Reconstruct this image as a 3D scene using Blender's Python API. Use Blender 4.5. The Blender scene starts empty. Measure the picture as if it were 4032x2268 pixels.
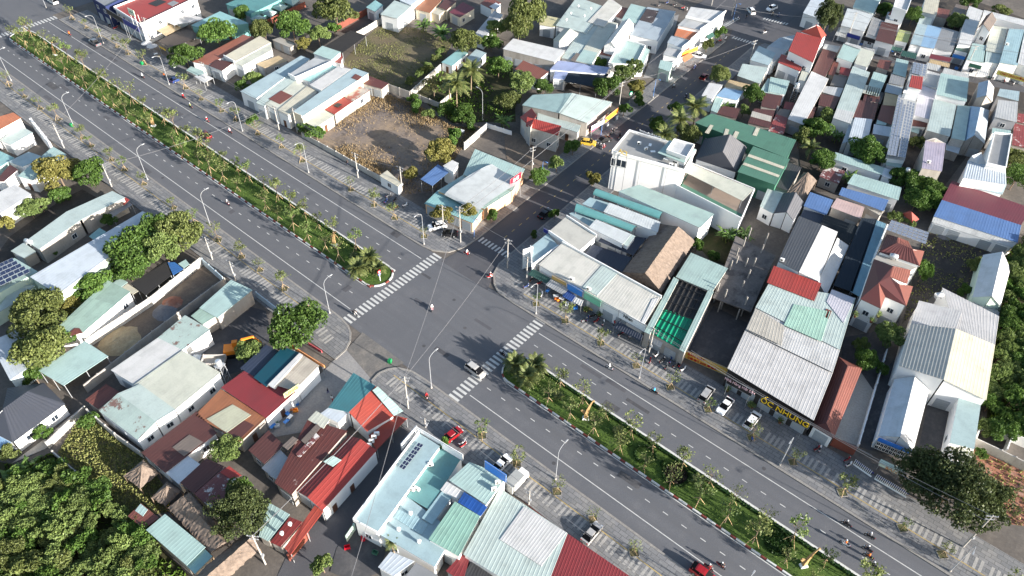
import bpy, math, random
import numpy as np
from mathutils import Vector, Matrix

R = math.radians
scene = bpy.context.scene
COL = scene.collection

# ------------------------------------------------------------------ camera
cam_data = bpy.data.cameras.new('camera')
cam_data.sensor_width = 36.0
cam_data.lens = 26.3393
cam_data.clip_start = 1.0
cam_data.clip_end = 4000.0
camera = bpy.data.objects.new('camera', cam_data)
camera.matrix_world = Matrix([[0.763874, -0.468208, 0.44416, 80.28], [0.644923, 0.528305, -0.55224, -76.5], [0.023911, 0.708291, 0.705516, 120.0], [0.0, 0.0, 0.0, 1.0]])
COL.objects.link(camera)
scene.camera = camera

# ------------------------------------------------------------------ sky, sun, exposure
SUN_EL, SUN_AZ = R(15.5), R(6.0)          # azimuth from +X towards +Y
world = bpy.data.worlds.new('World')
scene.world = world
world.use_nodes = True
wn = world.node_tree
sky = wn.nodes.new('ShaderNodeTexSky')
sky.sky_type = 'NISHITA'
sky.sun_disc = False
sky.sun_elevation = SUN_EL
sky.sun_rotation = R(90) - SUN_AZ
sky.air_density = 1.0
sky.dust_density = 1.5
sky.ozone_density = 1.0
wn.nodes['Background'].inputs[1].default_value = 0.1
wn.links.new(sky.outputs[0], wn.nodes['Background'].inputs[0])
sun_data = bpy.data.lights.new('sun', 'SUN')
sun_data.energy = 5.0
sun_data.angle = R(0.6)
sun_data.color = (1.0, 0.94, 0.87)
sun = bpy.data.objects.new('sun', sun_data)
to_sun = Vector((math.cos(SUN_EL) * math.cos(SUN_AZ), math.cos(SUN_EL) * math.sin(SUN_AZ), math.sin(SUN_EL)))
sun.rotation_euler = to_sun.to_track_quat('Z', 'Y').to_euler()
sun.location = (200, 20, 150)
COL.objects.link(sun)
scene.view_settings.view_transform = 'Standard'
scene.view_settings.look = 'None'
scene.view_settings.exposure = 1.58
scene.view_settings.gamma = 1.0
scene.cycles.max_bounces = 5
scene.cycles.diffuse_bounces = 3
scene.cycles.glossy_bounces = 2
scene.cycles.transparent_max_bounces = 6
scene.cycles.use_denoising = True

# ------------------------------------------------------------------ helpers
def lin(c):
    return tuple((v / 255 / 12.92) if v / 255 <= 0.04045 else ((v / 255 + 0.055) / 1.055) ** 2.4 for v in c) + (1.0,)

MATS = {}
def base_mat(name):
    m = bpy.data.materials.new(name)
    m.use_nodes = True
    nt = m.node_tree
    return m, nt, nt.nodes['Principled BSDF']

def N(nt, t, **kw):
    n = nt.nodes.new(t)
    for k, v in kw.items():
        setattr(n, k, v)
    return n

def pos_scaled(nt, scale):
    g = N(nt, 'ShaderNodeNewGeometry')
    mp = N(nt, 'ShaderNodeMapping')
    mp.inputs['Scale'].default_value = scale
    nt.links.new(g.outputs['Position'], mp.inputs['Vector'])
    return mp.outputs['Vector']

def noise(nt, vec, scale, detail=4, rough=0.6):
    n = N(nt, 'ShaderNodeTexNoise')
    n.inputs['Scale'].default_value = scale
    n.inputs['Detail'].default_value = detail
    n.inputs['Roughness'].default_value = rough
    nt.links.new(vec, n.inputs['Vector'])
    return n.outputs['Fac']

def ramp(nt, fac, a, b):
    r = N(nt, 'ShaderNodeMapRange')
    r.inputs['From Min'].default_value = a
    r.inputs['From Max'].default_value = b
    nt.links.new(fac, r.inputs['Value'])
    return r.outputs['Result']

def mixc(nt, fac, a, b, mode='MIX'):
    m = N(nt, 'ShaderNodeMix', data_type='RGBA', blend_type=mode)
    for sock, v in ((m.inputs[0], fac), (m.inputs[6], a), (m.inputs[7], b)):
        if isinstance(v, (int, float)):
            sock.default_value = v
        elif isinstance(v, tuple):
            sock.default_value = v
        else:
            nt.links.new(v, sock)
    return m.outputs[2]

def surface(name, col, dark=None, dirt=0.35, rough=0.6, streak=(0.25, 0.25, 0.25), rust=None, rustlo=0.6, scale=1.0, tint=0.1, metal=0.0, bump=0.0, spec=0.35):
    """weathered paint / metal / concrete: colour, large stains, fine grain, optional rust blotches, per-sheet tint"""
    if name in MATS:
        return MATS[name]
    m, nt, p = base_mat(name)
    c = lin(col)
    d = lin(dark) if dark else tuple(v * 0.55 for v in c[:3]) + (1.0,)
    v = pos_scaled(nt, streak)
    big = noise(nt, v, 0.9 * scale, 5, 0.65)
    fine = noise(nt, pos_scaled(nt, (1, 1, 1)), 2.6 * scale, 3, 0.7)
    out = mixc(nt, ramp(nt, big, 0.48, 0.85), c, d)
    mm = N(nt, 'ShaderNodeMath', operation='MULTIPLY')
    nt.links.new(ramp(nt, big, 0.45, 0.8), mm.inputs[0]); mm.inputs[1].default_value = dirt
    out = mixc(nt, mm.outputs[0], c, d)
    m2 = N(nt, 'ShaderNodeMath', operation='MULTIPLY')
    nt.links.new(ramp(nt, fine, 0.5, 0.8), m2.inputs[0]); m2.inputs[1].default_value = dirt * 0.7
    out = mixc(nt, m2.outputs[0], out, d)
    if rust:
        rn = noise(nt, pos_scaled(nt, (0.5, 0.5, 0.5)), 0.8, 6, 0.7)
        out = mixc(nt, ramp(nt, rn, rustlo, rustlo + 0.05), out, lin(rust))
    if tint:
        a = N(nt, 'ShaderNodeAttribute', attribute_name='tint')
        s = N(nt, 'ShaderNodeMapRange')
        s.inputs['From Min'].default_value = 0.0; s.inputs['From Max'].default_value = 1.0
        s.inputs['To Min'].default_value = 1.0; s.inputs['To Max'].default_value = 1.0 - 2 * tint
        nt.links.new(a.outputs['Fac'], s.inputs['Value'])
        hs = N(nt, 'ShaderNodeHueSaturation')
        nt.links.new(s.outputs['Result'], hs.inputs['Value'])
        nt.links.new(out, hs.inputs['Color'])
        out = hs.outputs['Color']
    nt.links.new(out, p.inputs['Base Color'])
    p.inputs['Roughness'].default_value = rough
    p.inputs['Metallic'].default_value = metal
    p.inputs['Specular IOR Level'].default_value = spec
    if bump:
        b = N(nt, 'ShaderNodeBump')
        b.inputs['Strength'].default_value = bump
        b.inputs['Distance'].default_value = 0.05
        nt.links.new(noise(nt, pos_scaled(nt, (1, 1, 1)), 8.0, 4, 0.7), b.inputs['Height'])
        nt.links.new(b.outputs['Normal'], p.inputs['Normal'])
    MATS[name] = m
    return m

def plain(name, col, rough=0.5, metal=0.0, spec=0.4, emit=0.0):
    if name in MATS:
        return MATS[name]
    m, nt, p = base_mat(name)
    f = noise(nt, pos_scaled(nt, (1, 1, 1)), 3.0, 3, 0.6)
    c = lin(col)
    nt.links.new(mixc(nt, ramp(nt, f, 0.4, 0.8), c, tuple(x * 0.8 for x in c[:3]) + (1.0,)), p.inputs['Base Color'])
    p.inputs['Roughness'].default_value = rough
    p.inputs['Metallic'].default_value = metal
    p.inputs['Specular IOR Level'].default_value = spec
    MATS[name] = m
    return m

def leafmat(name, col, col2, trans=0.25):
    if name in MATS:
        return MATS[name]
    m, nt, p = base_mat(name)
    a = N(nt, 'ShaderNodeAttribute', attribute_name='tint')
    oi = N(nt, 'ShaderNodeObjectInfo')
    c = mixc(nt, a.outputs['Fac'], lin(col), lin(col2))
    hs = N(nt, 'ShaderNodeHueSaturation')
    mr = N(nt, 'ShaderNodeMapRange')
    mr.inputs['To Min'].default_value = 0.78; mr.inputs['To Max'].default_value = 1.2
    nt.links.new(oi.outputs['Random'], mr.inputs['Value'])
    nt.links.new(mr.outputs['Result'], hs.inputs['Value'])
    nt.links.new(c, hs.inputs['Color'])
    nt.links.new(hs.outputs['Color'], p.inputs['Base Color'])
    p.inputs['Roughness'].default_value = 0.55
    p.inputs['Specular IOR Level'].default_value = 0.25
    t = N(nt, 'ShaderNodeBsdfTranslucent')
    nt.links.new(hs.outputs['Color'], t.inputs['Color'])
    mx = N(nt, 'ShaderNodeMixShader')
    mx.inputs[0].default_value = trans
    nt.links.new(p.outputs[0], mx.inputs[1]); nt.links.new(t.outputs[0], mx.inputs[2])
    nt.links.new(mx.outputs[0], nt.nodes['Material Output'].inputs['Surface'])
    MATS[name] = m
    return m

def ground_mat(name, cols, scale=0.2, detail=6, bump=0.25, rough=0.9, fine=3.0, thr=(0.35, 0.65), brick=None):
    """earth / asphalt / paving: three colours mixed by two noises; brick=(w,h,rowcolour mix) adds paver joints"""
    if name in MATS:
        return MATS[name]
    m, nt, p = base_mat(name)
    cols = [tuple(q * .85 for q in c_) for c_ in cols]
    v = pos_scaled(nt, (1, 1, 1))
    a = noise(nt, v, scale, detail, 0.65)
    b = noise(nt, v, fine, 4, 0.7)
    c = mixc(nt, ramp(nt, a, *thr), lin(cols[0]), lin(cols[1]))
    a2 = noise(nt, pos_scaled(nt, (1.3, 0.8, 1)), scale * 2.7, detail, 0.7)
    c = mixc(nt, ramp(nt, a2, 0.5, 0.72), c, lin(cols[2]))
    c = mixc(nt, ramp(nt, b, 0.3, 0.8), c, tuple(x * 0.72 for x in lin(cols[0])[:3]) + (1.0,), 'MIX') if False else c
    hs = N(nt, 'ShaderNodeHueSaturation')
    mr = N(nt, 'ShaderNodeMapRange')
    mr.inputs['From Min'].default_value = 0.25; mr.inputs['From Max'].default_value = 0.75
    mr.inputs['To Min'].default_value = 0.78; mr.inputs['To Max'].default_value = 1.2
    nt.links.new(b, mr.inputs['Value']); nt.links.new(mr.outputs['Result'], hs.inputs['Value'])
    nt.links.new(c, hs.inputs['Color'])
    c = hs.outputs['Color']
    if 'asphalt' in name:
        tr = noise(nt, pos_scaled(nt, (0.012, 0.55, 1) if name == 'asphalt' else (0.5, 0.012, 1)), 1.0, 4, 0.6)
        st = noise(nt, pos_scaled(nt, (0.35, 0.6, 1)), 0.8, 6, 0.75)
        c = mixc(nt, ramp(nt, tr, 0.35, 0.7), c, tuple(x * 0.84 for x in lin(cols[0])[:3]) + (1.0,))
        c = mixc(nt, ramp(nt, st, 0.62, 0.8), c, tuple(x * 0.62 for x in lin(cols[0])[:3]) + (1.0,))
    if brick:
        bt = N(nt, 'ShaderNodeTexBrick')
        bt.inputs['Scale'].default_value = 1.0
        bt.inputs['Brick Width'].default_value = brick[0]
        bt.inputs['Row Height'].default_value = brick[1]
        bt.inputs['Mortar Size'].default_value = brick[2]
        bt.inputs['Color1'].default_value = (1, 1, 1, 1); bt.inputs['Color2'].default_value = (0.72, 0.74, 0.76, 1)
        bt.inputs['Mortar'].default_value = (0.5, 0.5, 0.5, 1)
        nt.links.new(v, bt.inputs['Vector'])
        c = mixc(nt, 1.0, c, bt.outputs['Color'], 'MULTIPLY')
    nt.links.new(c, p.inputs['Base Color'])
    p.inputs['Roughness'].default_value = rough
    p.inputs['Specular IOR Level'].default_value = 0.25
    if bump:
        bm = N(nt, 'ShaderNodeBump')
        bm.inputs['Strength'].default_value = bump
        bm.inputs['Distance'].default_value = 0.08
        nt.links.new(b, bm.inputs['Height'])
        nt.links.new(bm.outputs['Normal'], p.inputs['Normal'])
    MATS[name] = m
    return m

class MB:
    def __init__(s):
        s.v = []; s.f = []; s.m = []; s.t = []
    def quad(s, pts, m=0, t=0.0):
        b = len(s.v); s.v += [tuple(p) for p in pts]; s.f.append(tuple(range(b, b + len(pts)))); s.m.append(m); s.t.append(t)
    def box(s, c, size, rz=0.0, m=0, t=0.0, taper=1.0):
        cx, cy, cz = c; a, b_, h = size[0] / 2, size[1] / 2, size[2] / 2
        cs, sn = math.cos(rz), math.sin(rz)
        b = len(s.v)
        for z, k in ((-h, 1.0), (h, taper)):
            for x, y in ((-a, -b_), (a, -b_), (a, b_), (-a, b_)):
                x *= k; y *= k
                s.v.append((cx + x * cs - y * sn, cy + x * sn + y * cs, cz + z))
        for f in ((3, 2, 1, 0), (4, 5, 6, 7), (0, 1, 5, 4), (1, 2, 6, 5), (2, 3, 7, 6), (3, 0, 4, 7)):
            s.f.append(tuple(b + i for i in f)); s.m.append(m); s.t.append(t)
    def tube(s, path, rad, n=6, m=0, cap=True):
        path = [Vector(p) for p in path]
        if not isinstance(rad, (list, tuple)):
            rad = [rad] * len(path)
        rings = []
        for i, p in enumerate(path):
            d = (path[min(i + 1, len(path) - 1)] - path[max(i - 1, 0)]).normalized()
            u = d.orthogonal().normalized() if i == 0 else (u - d * u.dot(d)).normalized()
            w = d.cross(u)
            b = len(s.v)
            for k in range(n):
                a = 2 * math.pi * k / n
                s.v.append(tuple(p + (u * math.cos(a) + w * math.sin(a)) * rad[i]))
            rings.append(b)
        for a, b in zip(rings, rings[1:]):
            for k in range(n):
                s.f.append((a + k, a + (k + 1) % n, b + (k + 1) % n, b + k)); s.m.append(m); s.t.append(0.0)
        if cap:
            s.f.append(tuple(rings[0] + k for k in reversed(range(n)))); s.m.append(m); s.t.append(0.0)
            s.f.append(tuple(rings[-1] + k for k in range(n))); s.m.append(m); s.t.append(0.0)
    def mesh(s, name, mats, smooth=False):
        me = bpy.data.meshes.new(name)
        me.from_pydata(s.v, [], s.f)
        for mt in (mats if isinstance(mats, (list, tuple)) else [mats]):
            me.materials.append(mt)
        if any(s.m):
            me.polygons.foreach_set('material_index', s.m)
        if any(s.t):
            at = me.attributes.new('tint', 'FLOAT', 'FACE')
            at.data.foreach_set('value', s.t)
        if smooth:
            me.polygons.foreach_set('use_smooth', [True] * len(s.f))
        me.update()
        return me

def link(name, me, parent=None, loc=None, rz=None, scale=None):
    o = bpy.data.objects.new(name, me)
    COL.objects.link(o)
    if parent is not None:
        o.parent = parent
    if loc is not None:
        o.location = loc
    if rz is not None:
        o.rotation_euler = (0, 0, rz)
    if scale is not None:
        o.scale = scale
    return o

def tag(o, label=None, cat=None, group=None, kind=None):
    if label: o['label'] = label
    if cat: o['category'] = cat
    if group: o['group'] = group
    if kind: o['kind'] = kind
    return o

def thing(name, label, cat, loc=(0, 0, 0), rz=0.0, group=None, scale=None):
    return tag(link(name, None, None, loc, rz, scale), label, cat, group)

def copy_tree(o, parent=None):
    c = o.copy()
    COL.objects.link(c)
    c.parent = parent
    for ch in KIDS.get(o.name, ()):
        copy_tree(ch, c)
    return c

KIDS = {}
def register(o):
    for ch in [x for x in COL.objects if x.parent == o]:
        KIDS.setdefault(o.name, []).append(ch)
        for g in [x for x in COL.objects if x.parent == ch]:
            KIDS.setdefault(ch.name, []).append(g)
    return o

def tri_poly(me_pts):
    return me_pts

ORD = ['first', 'second', 'third', 'fourth', 'fifth', 'sixth', 'seventh', 'eighth', 'ninth', 'tenth', 'eleventh', 'twelfth', 'thirteenth', 'fourteenth', 'fifteenth', 'sixteenth', 'seventeenth', 'eighteenth', 'nineteenth', 'twentieth', 'twenty-first', 'twenty-second', 'twenty-third', 'twenty-fourth', 'twenty-fifth', 'twenty-sixth', 'twenty-seventh', 'twenty-eighth', 'twenty-ninth', 'thirtieth']

# ------------------------------------------------------------------ materials
WHITE = (232, 232, 228)
def S(name, col, **k): return surface(name, col, **k)
def roofmat(n):
    return MATS['roof_' + n]
ROOF = dict(
    red=((172, 68, 61), {}), redrib=((140, 54, 58), {}), reddark=((136, 53, 50), {}), redorange=((182, 80, 66), {}), redrust=((150, 72, 70), dict(rust=(186, 170, 165), rustlo=0.58)),
    grey=((150, 152, 154), {}), greystripe=((212, 212, 212), dict(tint=.22)), greystripe2=((222, 220, 218), dict(tint=.14)), greytile=((118, 117, 118), dict(tint=.12)), greyblue=((180, 192, 200), {}), greywhite=((206, 208, 208), {}),
    greybrown=((128, 116, 108), {}), dark=((48, 46, 46), {}), darkrib=((70, 70, 72), dict(tint=.2)), blackrib=((34, 33, 34), dict(tint=.25)), navy=((52, 62, 82), {}), navyflat=((52, 60, 76), {}),
    navynet=((26, 42, 56), dict(rough=.9)), navynet2=((20, 32, 40), dict(rough=.9)), blacknet=((46, 45, 46), dict(rough=.95)), bluesheet=((124, 164, 182), dict(tint=.2)),
    tan=((206, 182, 142), {}), darkbrown=((74, 62, 54), dict(tint=.3)), brown=((96, 60, 56), dict(dark=(64, 44, 42))), brownred=((136, 84, 72), dict(tint=.15)), rust=((128, 76, 66), dict(dark=(86, 54, 50), tint=.2)), rustdark=((104, 58, 53), dict(rust=(150, 132, 124), rustlo=.64, tint=.15)),
    rustwhite=((196, 188, 178), dict(rust=(140, 84, 74), rustlo=.5)), orangebrown=((164, 108, 76), dict(dark=(110, 72, 58))), terracotta=((158, 102, 86), dict(dark=(122, 70, 58))),
    mint=((180, 207, 202), {}), mintrib=((182, 208, 202), dict(tint=.1)), mintgreen=((152, 194, 178), {}), mintgreenpale=((172, 210, 192), {}), mintstripe=((170, 198, 184), dict(tint=.2)), mintstripe2=((184, 214, 208), dict(tint=.14)), mintrust=((190, 210, 203), dict(rust=(108, 84, 78), rustlo=.57)),
    palemint=((204, 220, 215), {}), palemintflat=((188, 212, 212), dict(tint=0)), palecream=((222, 224, 208), {}), cream=((226, 220, 198), {}), creamrib=((230, 228, 218), dict(tint=.1)), creamflat=((216, 214, 204), {}), yellowpale=((212, 204, 160), {}), yellowgreen=((190, 196, 124), {}), yellowstripe=((196, 196, 172), dict(tint=.25)),
    paleteal=((150, 196, 196), {}), teal=((96, 150, 150), {}), tealroof=((84, 146, 152), {}), tealflat=((116, 168, 168), dict(tint=0)), tealbarrel=((108, 170, 170), {}), darkteal=((30, 80, 96), dict(rough=.25, tint=.2)),
    paleblue=((186, 208, 214), {}), paleblue2=((168, 200, 208), {}), paleblueflat=((172, 198, 204), dict(tint=0)), lightblue=((150, 186, 218), {}), blue=((98, 132, 184), {}), blue2=((150, 178, 208), {}), bluerib=((38, 92, 176), dict(tint=.25)), bluetarp=((58, 110, 176), {}), lilacblue=((172, 184, 220), {}), lilac=((196, 186, 204), {}), lilacwhite=((214, 212, 222), {}),
    white=((236, 236, 234), {}), whiteflat=((226, 228, 228), dict(tint=0)), whiterib=((228, 234, 234), dict(tint=.1)), whitestripe=((226, 226, 224), dict(tint=.16)), whiteblue=((220, 230, 238), {}), whitepatch=((216, 218, 216), dict(tint=.2)), whitebarrel=((230, 234, 232), {}),
    orange=((214, 132, 92), {}), maroon=((118, 54, 66), {}), green=((88, 134, 114), dict(tint=.12)), darkgreen=((52, 92, 84), {}), emerald=((22, 150, 112), dict(tint=.22, rough=.4)), slate=((72, 76, 86), dict(tint=.1)), slategrey=((112, 112, 116), dict(tint=.1)),
    tile=((140, 84, 72), dict(tint=.14)), darktile=((104, 58, 56), dict(tint=.14)), checker=((168, 168, 166), dict(tint=.3)), terracedeck=((170, 152, 138), dict(tint=0)), concretelight=((196, 192, 184), dict(tint=0)), concretedark=((120, 116, 112), dict(tint=0)), slatbeige=((212, 202, 186), dict(tint=.3)), beigepatch=((208, 202, 190), dict(tint=.15)), pinkish=((214, 186, 180), dict(tint=.2)),  # darker tile tone paints shade on slopes turned away from the sun
    mottled=((126, 74, 72), dict(rust=(190, 186, 182), rustlo=.52, tint=.2)), mottleddark=((78, 64, 62), dict(rust=(176, 172, 168), rustlo=.6, tint=.2)),
)
for k, (c, kw) in ROOF.items():
    kw = dict(kw); kw['tint'] = kw.get('tint', .08) * .4; c = tuple(v * (.8 if min(c) > 180 else .84) for v in c); kw.setdefault('dirt', 0.55); kw.setdefault('scale', 1.6); kw.setdefault('dark', tuple(int(v * .62 + 22) for v in c)); kw.setdefault('rough', 0.55)
    surface('roof_' + k, c, **kw)
WALLC = dict(white=(236, 236, 234), cream=(224, 214, 192), concrete=(176, 170, 162), stained=(206, 202, 194), palegreenwall=(206, 226, 210), navy=(40, 52, 96), tan=(200, 178, 140), dark=(60, 56, 54), grey=(150, 150, 150), teal=(120, 176, 172), mint=(186, 212, 202), paleblue=(190, 206, 214), rustwall=(132, 74, 60), greenwall=(70, 124, 100), peach=(232, 190, 150), greywall=(170, 172, 176))
for k, c in WALLC.items():
    surface('wall_' + k, tuple(v * (.97 if k == 'white' else .9) for v in c), dirt=0.7 if k in ('stained', 'concrete') else 0.14 if k == 'white' else 0.3, rough=0.8, streak=(0.6, 0.6, 0.12), tint=0, dark=(120, 112, 104) if k in ('stained', 'concrete') else None)
M_post = plain('steel_grey', (150, 152, 154), 0.5, 0.3)
M_white = plain('white_paint', (236, 236, 232), 0.5)
M_lampw = plain('lamp_paint', (150, 153, 157), 0.4)
M_conc = surface('pole_concrete', (164, 160, 154), dirt=.4, rough=.85, tint=0)
M_carglass = plain('car_glass', (14, 15, 18), 0.5, 0.0, 0.1)
M_glass = plain('window_glass', (38, 46, 56), 0.08, 0.0, 0.8)
M_frame = plain('window_frame', (214, 216, 216), 0.5)
M_shut = surface('roller_shutter', (160, 166, 170), dirt=.3, rough=.45, tint=.1)
M_door = plain('door_brown', (94, 62, 44), 0.6)
M_solar = plain('solar_cell', (44, 52, 78), 0.22, 0.1, 0.6)
M_solarg = plain('solar_cell_grey', (120, 128, 142), 0.22, 0.1, 0.6)
M_alu = plain('aluminium', (200, 202, 204), 0.35, 0.6)
M_black = plain('black_plastic', (26, 26, 28), 0.5)
M_tyre = plain('tyre_rubber', (24, 24, 25), 0.85)
M_cable = plain('cable', (116, 116, 118), 0.7)
M_gold = surface('gold_paint', (166, 136, 96), dirt=.25, rough=.45, tint=0)
M_bark = surface('bark', (120, 104, 88), dirt=.6, rough=.95, tint=0, scale=3)
M_barkp = surface('palm_bark', (138, 122, 100), dirt=.6, rough=.95, tint=0, scale=3)
M_stake = plain('stake_wood', (186, 160, 120), 0.85)
M_thatch = surface('thatch', (124, 110, 99), dark=(80, 70, 62), dirt=.8, rough=1.0, scale=6, tint=.09, bump=.8)
L_broad = leafmat('leaf_broad', (48, 76, 36), (92, 118, 54))
L_lime = leafmat('leaf_lime', (72, 92, 50), (120, 136, 78))
L_olive = leafmat('leaf_olive', (70, 84, 46), (114, 122, 70))
L_yellow = leafmat('leaf_yellow', (88, 92, 46), (134, 128, 72))
L_feather = leafmat('leaf_feather', (44, 58, 38), (88, 98, 58))
L_dry = leafmat('leaf_dry', (100, 96, 70), (125, 125, 81))
L_palm = leafmat('leaf_palm', (70, 86, 46), (122, 126, 76))
L_banana = leafmat('leaf_banana', (53, 85, 35), (107, 129, 67))
L_hedge = leafmat('leaf_hedge', (34, 58, 26), (60, 88, 36))
L_grass = leafmat('leaf_grass', (66, 92, 34), (92, 116, 46), .15)
L_drygrass = leafmat('leaf_drygrass', (138, 118, 86), (172, 150, 112), .15)
L_weed = leafmat('leaf_weed', (100, 110, 60), (146, 146, 90), .15)
L_young = leafmat('leaf_young', (70, 84, 44), (120, 128, 78))

G_asphalt = ground_mat('asphalt', [(112, 113, 117), (104, 106, 111), (119, 119, 122)], 0.06, 5, 0.15, 0.85, 5.0)
G_asphalt2 = ground_mat('old_asphalt', [(98, 98, 102), (92, 92, 97), (106, 105, 107)], 0.06, 5, 0.15, 0.85, 5.0)
G_pave = ground_mat('paving_grey', [(150, 149, 148), (138, 138, 140), (160, 157, 152)], 0.1, 5, 0.1, 0.85, 4.0, brick=(1.6, 0.8, 0.05))
G_bar = ground_mat('paving_light', [(178, 175, 170), (168, 166, 162), (188, 184, 177)], 0.3, 4, 0.1, 0.85, 4.0)
G_kerb = ground_mat('kerb_stone', [(158, 154, 148), (146, 142, 138), (168, 164, 156)], 0.4, 4, 0.1, 0.85, 4.0)
G_dirt = ground_mat('dirt', [(128, 114, 100), (108, 98, 90), (146, 132, 114)], 0.08, 7, 0.5, 0.95, 2.0)
G_base = ground_mat('town_ground', [(118, 111, 104), (98, 93, 89), (132, 124, 115)], 0.06, 7, 0.4, 0.95, 1.5)
G_darkdirt = ground_mat('dark_dirt', [(84, 78, 72), (66, 62, 60), (106, 96, 86)], 0.12, 7, 0.5, 0.95, 2.0)
G_burnt = ground_mat('burnt_lot', [(160, 140, 118), (128, 119, 115), (58, 55, 57)], 0.06, 9, 0.4, 0.95, 1.6, thr=(.4, .6))
G_dry = ground_mat('dry_earth', [(150, 130, 102), (130, 114, 94), (118, 104, 90)], 0.12, 7, 0.5, 0.95, 2.0)
G_field = ground_mat('field', [(134, 118, 96), (92, 94, 66), (120, 104, 86)], 0.06, 7, 0.5, 0.95, 1.6)
G_weed = ground_mat('weedy_soil', [(120, 112, 80), (88, 96, 58), (134, 116, 88)], 0.12, 7, 0.5, 0.95, 1.6)
G_grass = ground_mat('lawn', [(76, 100, 40), (86, 108, 44), (62, 86, 36)], 0.15, 6, 0.6, 0.95, 3.0)
G_conc = ground_mat('concrete_yard', [(158, 156, 154), (142, 141, 142), (170, 166, 160)], 0.1, 6, 0.15, 0.85, 2.5)
G_concd = ground_mat('dark_concrete', [(92, 92, 94), (76, 76, 80), (112, 110, 110)], 0.1, 7, 0.2, 0.9, 1.6)
G_apron = ground_mat('worn_apron', [(128, 124, 119), (108, 106, 105), (146, 139, 130)], 0.15, 8, 0.2, 0.9, 2.0)
G_slab = ground_mat('weathered_slab', [(132, 126, 122), (112, 107, 104), (58, 56, 57)], 0.12, 7, 0.2, 0.9, 1.6)
G_pale = ground_mat('pale_driveway', [(196, 190, 180), (184, 178, 170), (204, 198, 188)], 0.1, 5, 0.1, 0.85, 3.0)
G_brick = ground_mat('brick_rubble', [(176, 120, 96), (150, 104, 88), (196, 168, 150)], 0.12, 7, 0.7, 0.95, 1.5)
G_redtile = ground_mat('red_tile_paving', [(132, 74, 68), (118, 64, 60), (146, 88, 80)], 0.2, 4, 0.1, 0.8, 3.0, brick=(.8, .8, .05))
G_sand = ground_mat('sand', [(196, 176, 140), (180, 160, 126), (206, 190, 156)], 0.3, 5, 0.4, 0.95, 3.0)
G_gravel = ground_mat('gravel', [(136, 136, 138), (116, 116, 120), (150, 150, 152)], 0.5, 5, 0.7, 0.95, 4.0)
G_grove = ground_mat('grove_soil', [(70, 66, 46), (60, 68, 36), (92, 82, 60)], 0.12, 7, 0.6, 0.95, 1.6)
M_roadpaint = surface('road_paint', (184, 184, 180), dark=(120, 120, 122), dirt=.55, rough=.7, tint=0, scale=4)
M_yellowpaint = surface('yellow_paint', (172, 148, 90), dark=(120, 112, 90), dirt=.55, rough=.7, tint=0, scale=4)
M_redkerb = surface('red_kerb', (124, 62, 54), dirt=.45, rough=.7, tint=0, scale=3)
M_whitekerb = surface('white_kerb', (196, 196, 192), dirt=.35, rough=.7, tint=0, scale=3)

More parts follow.
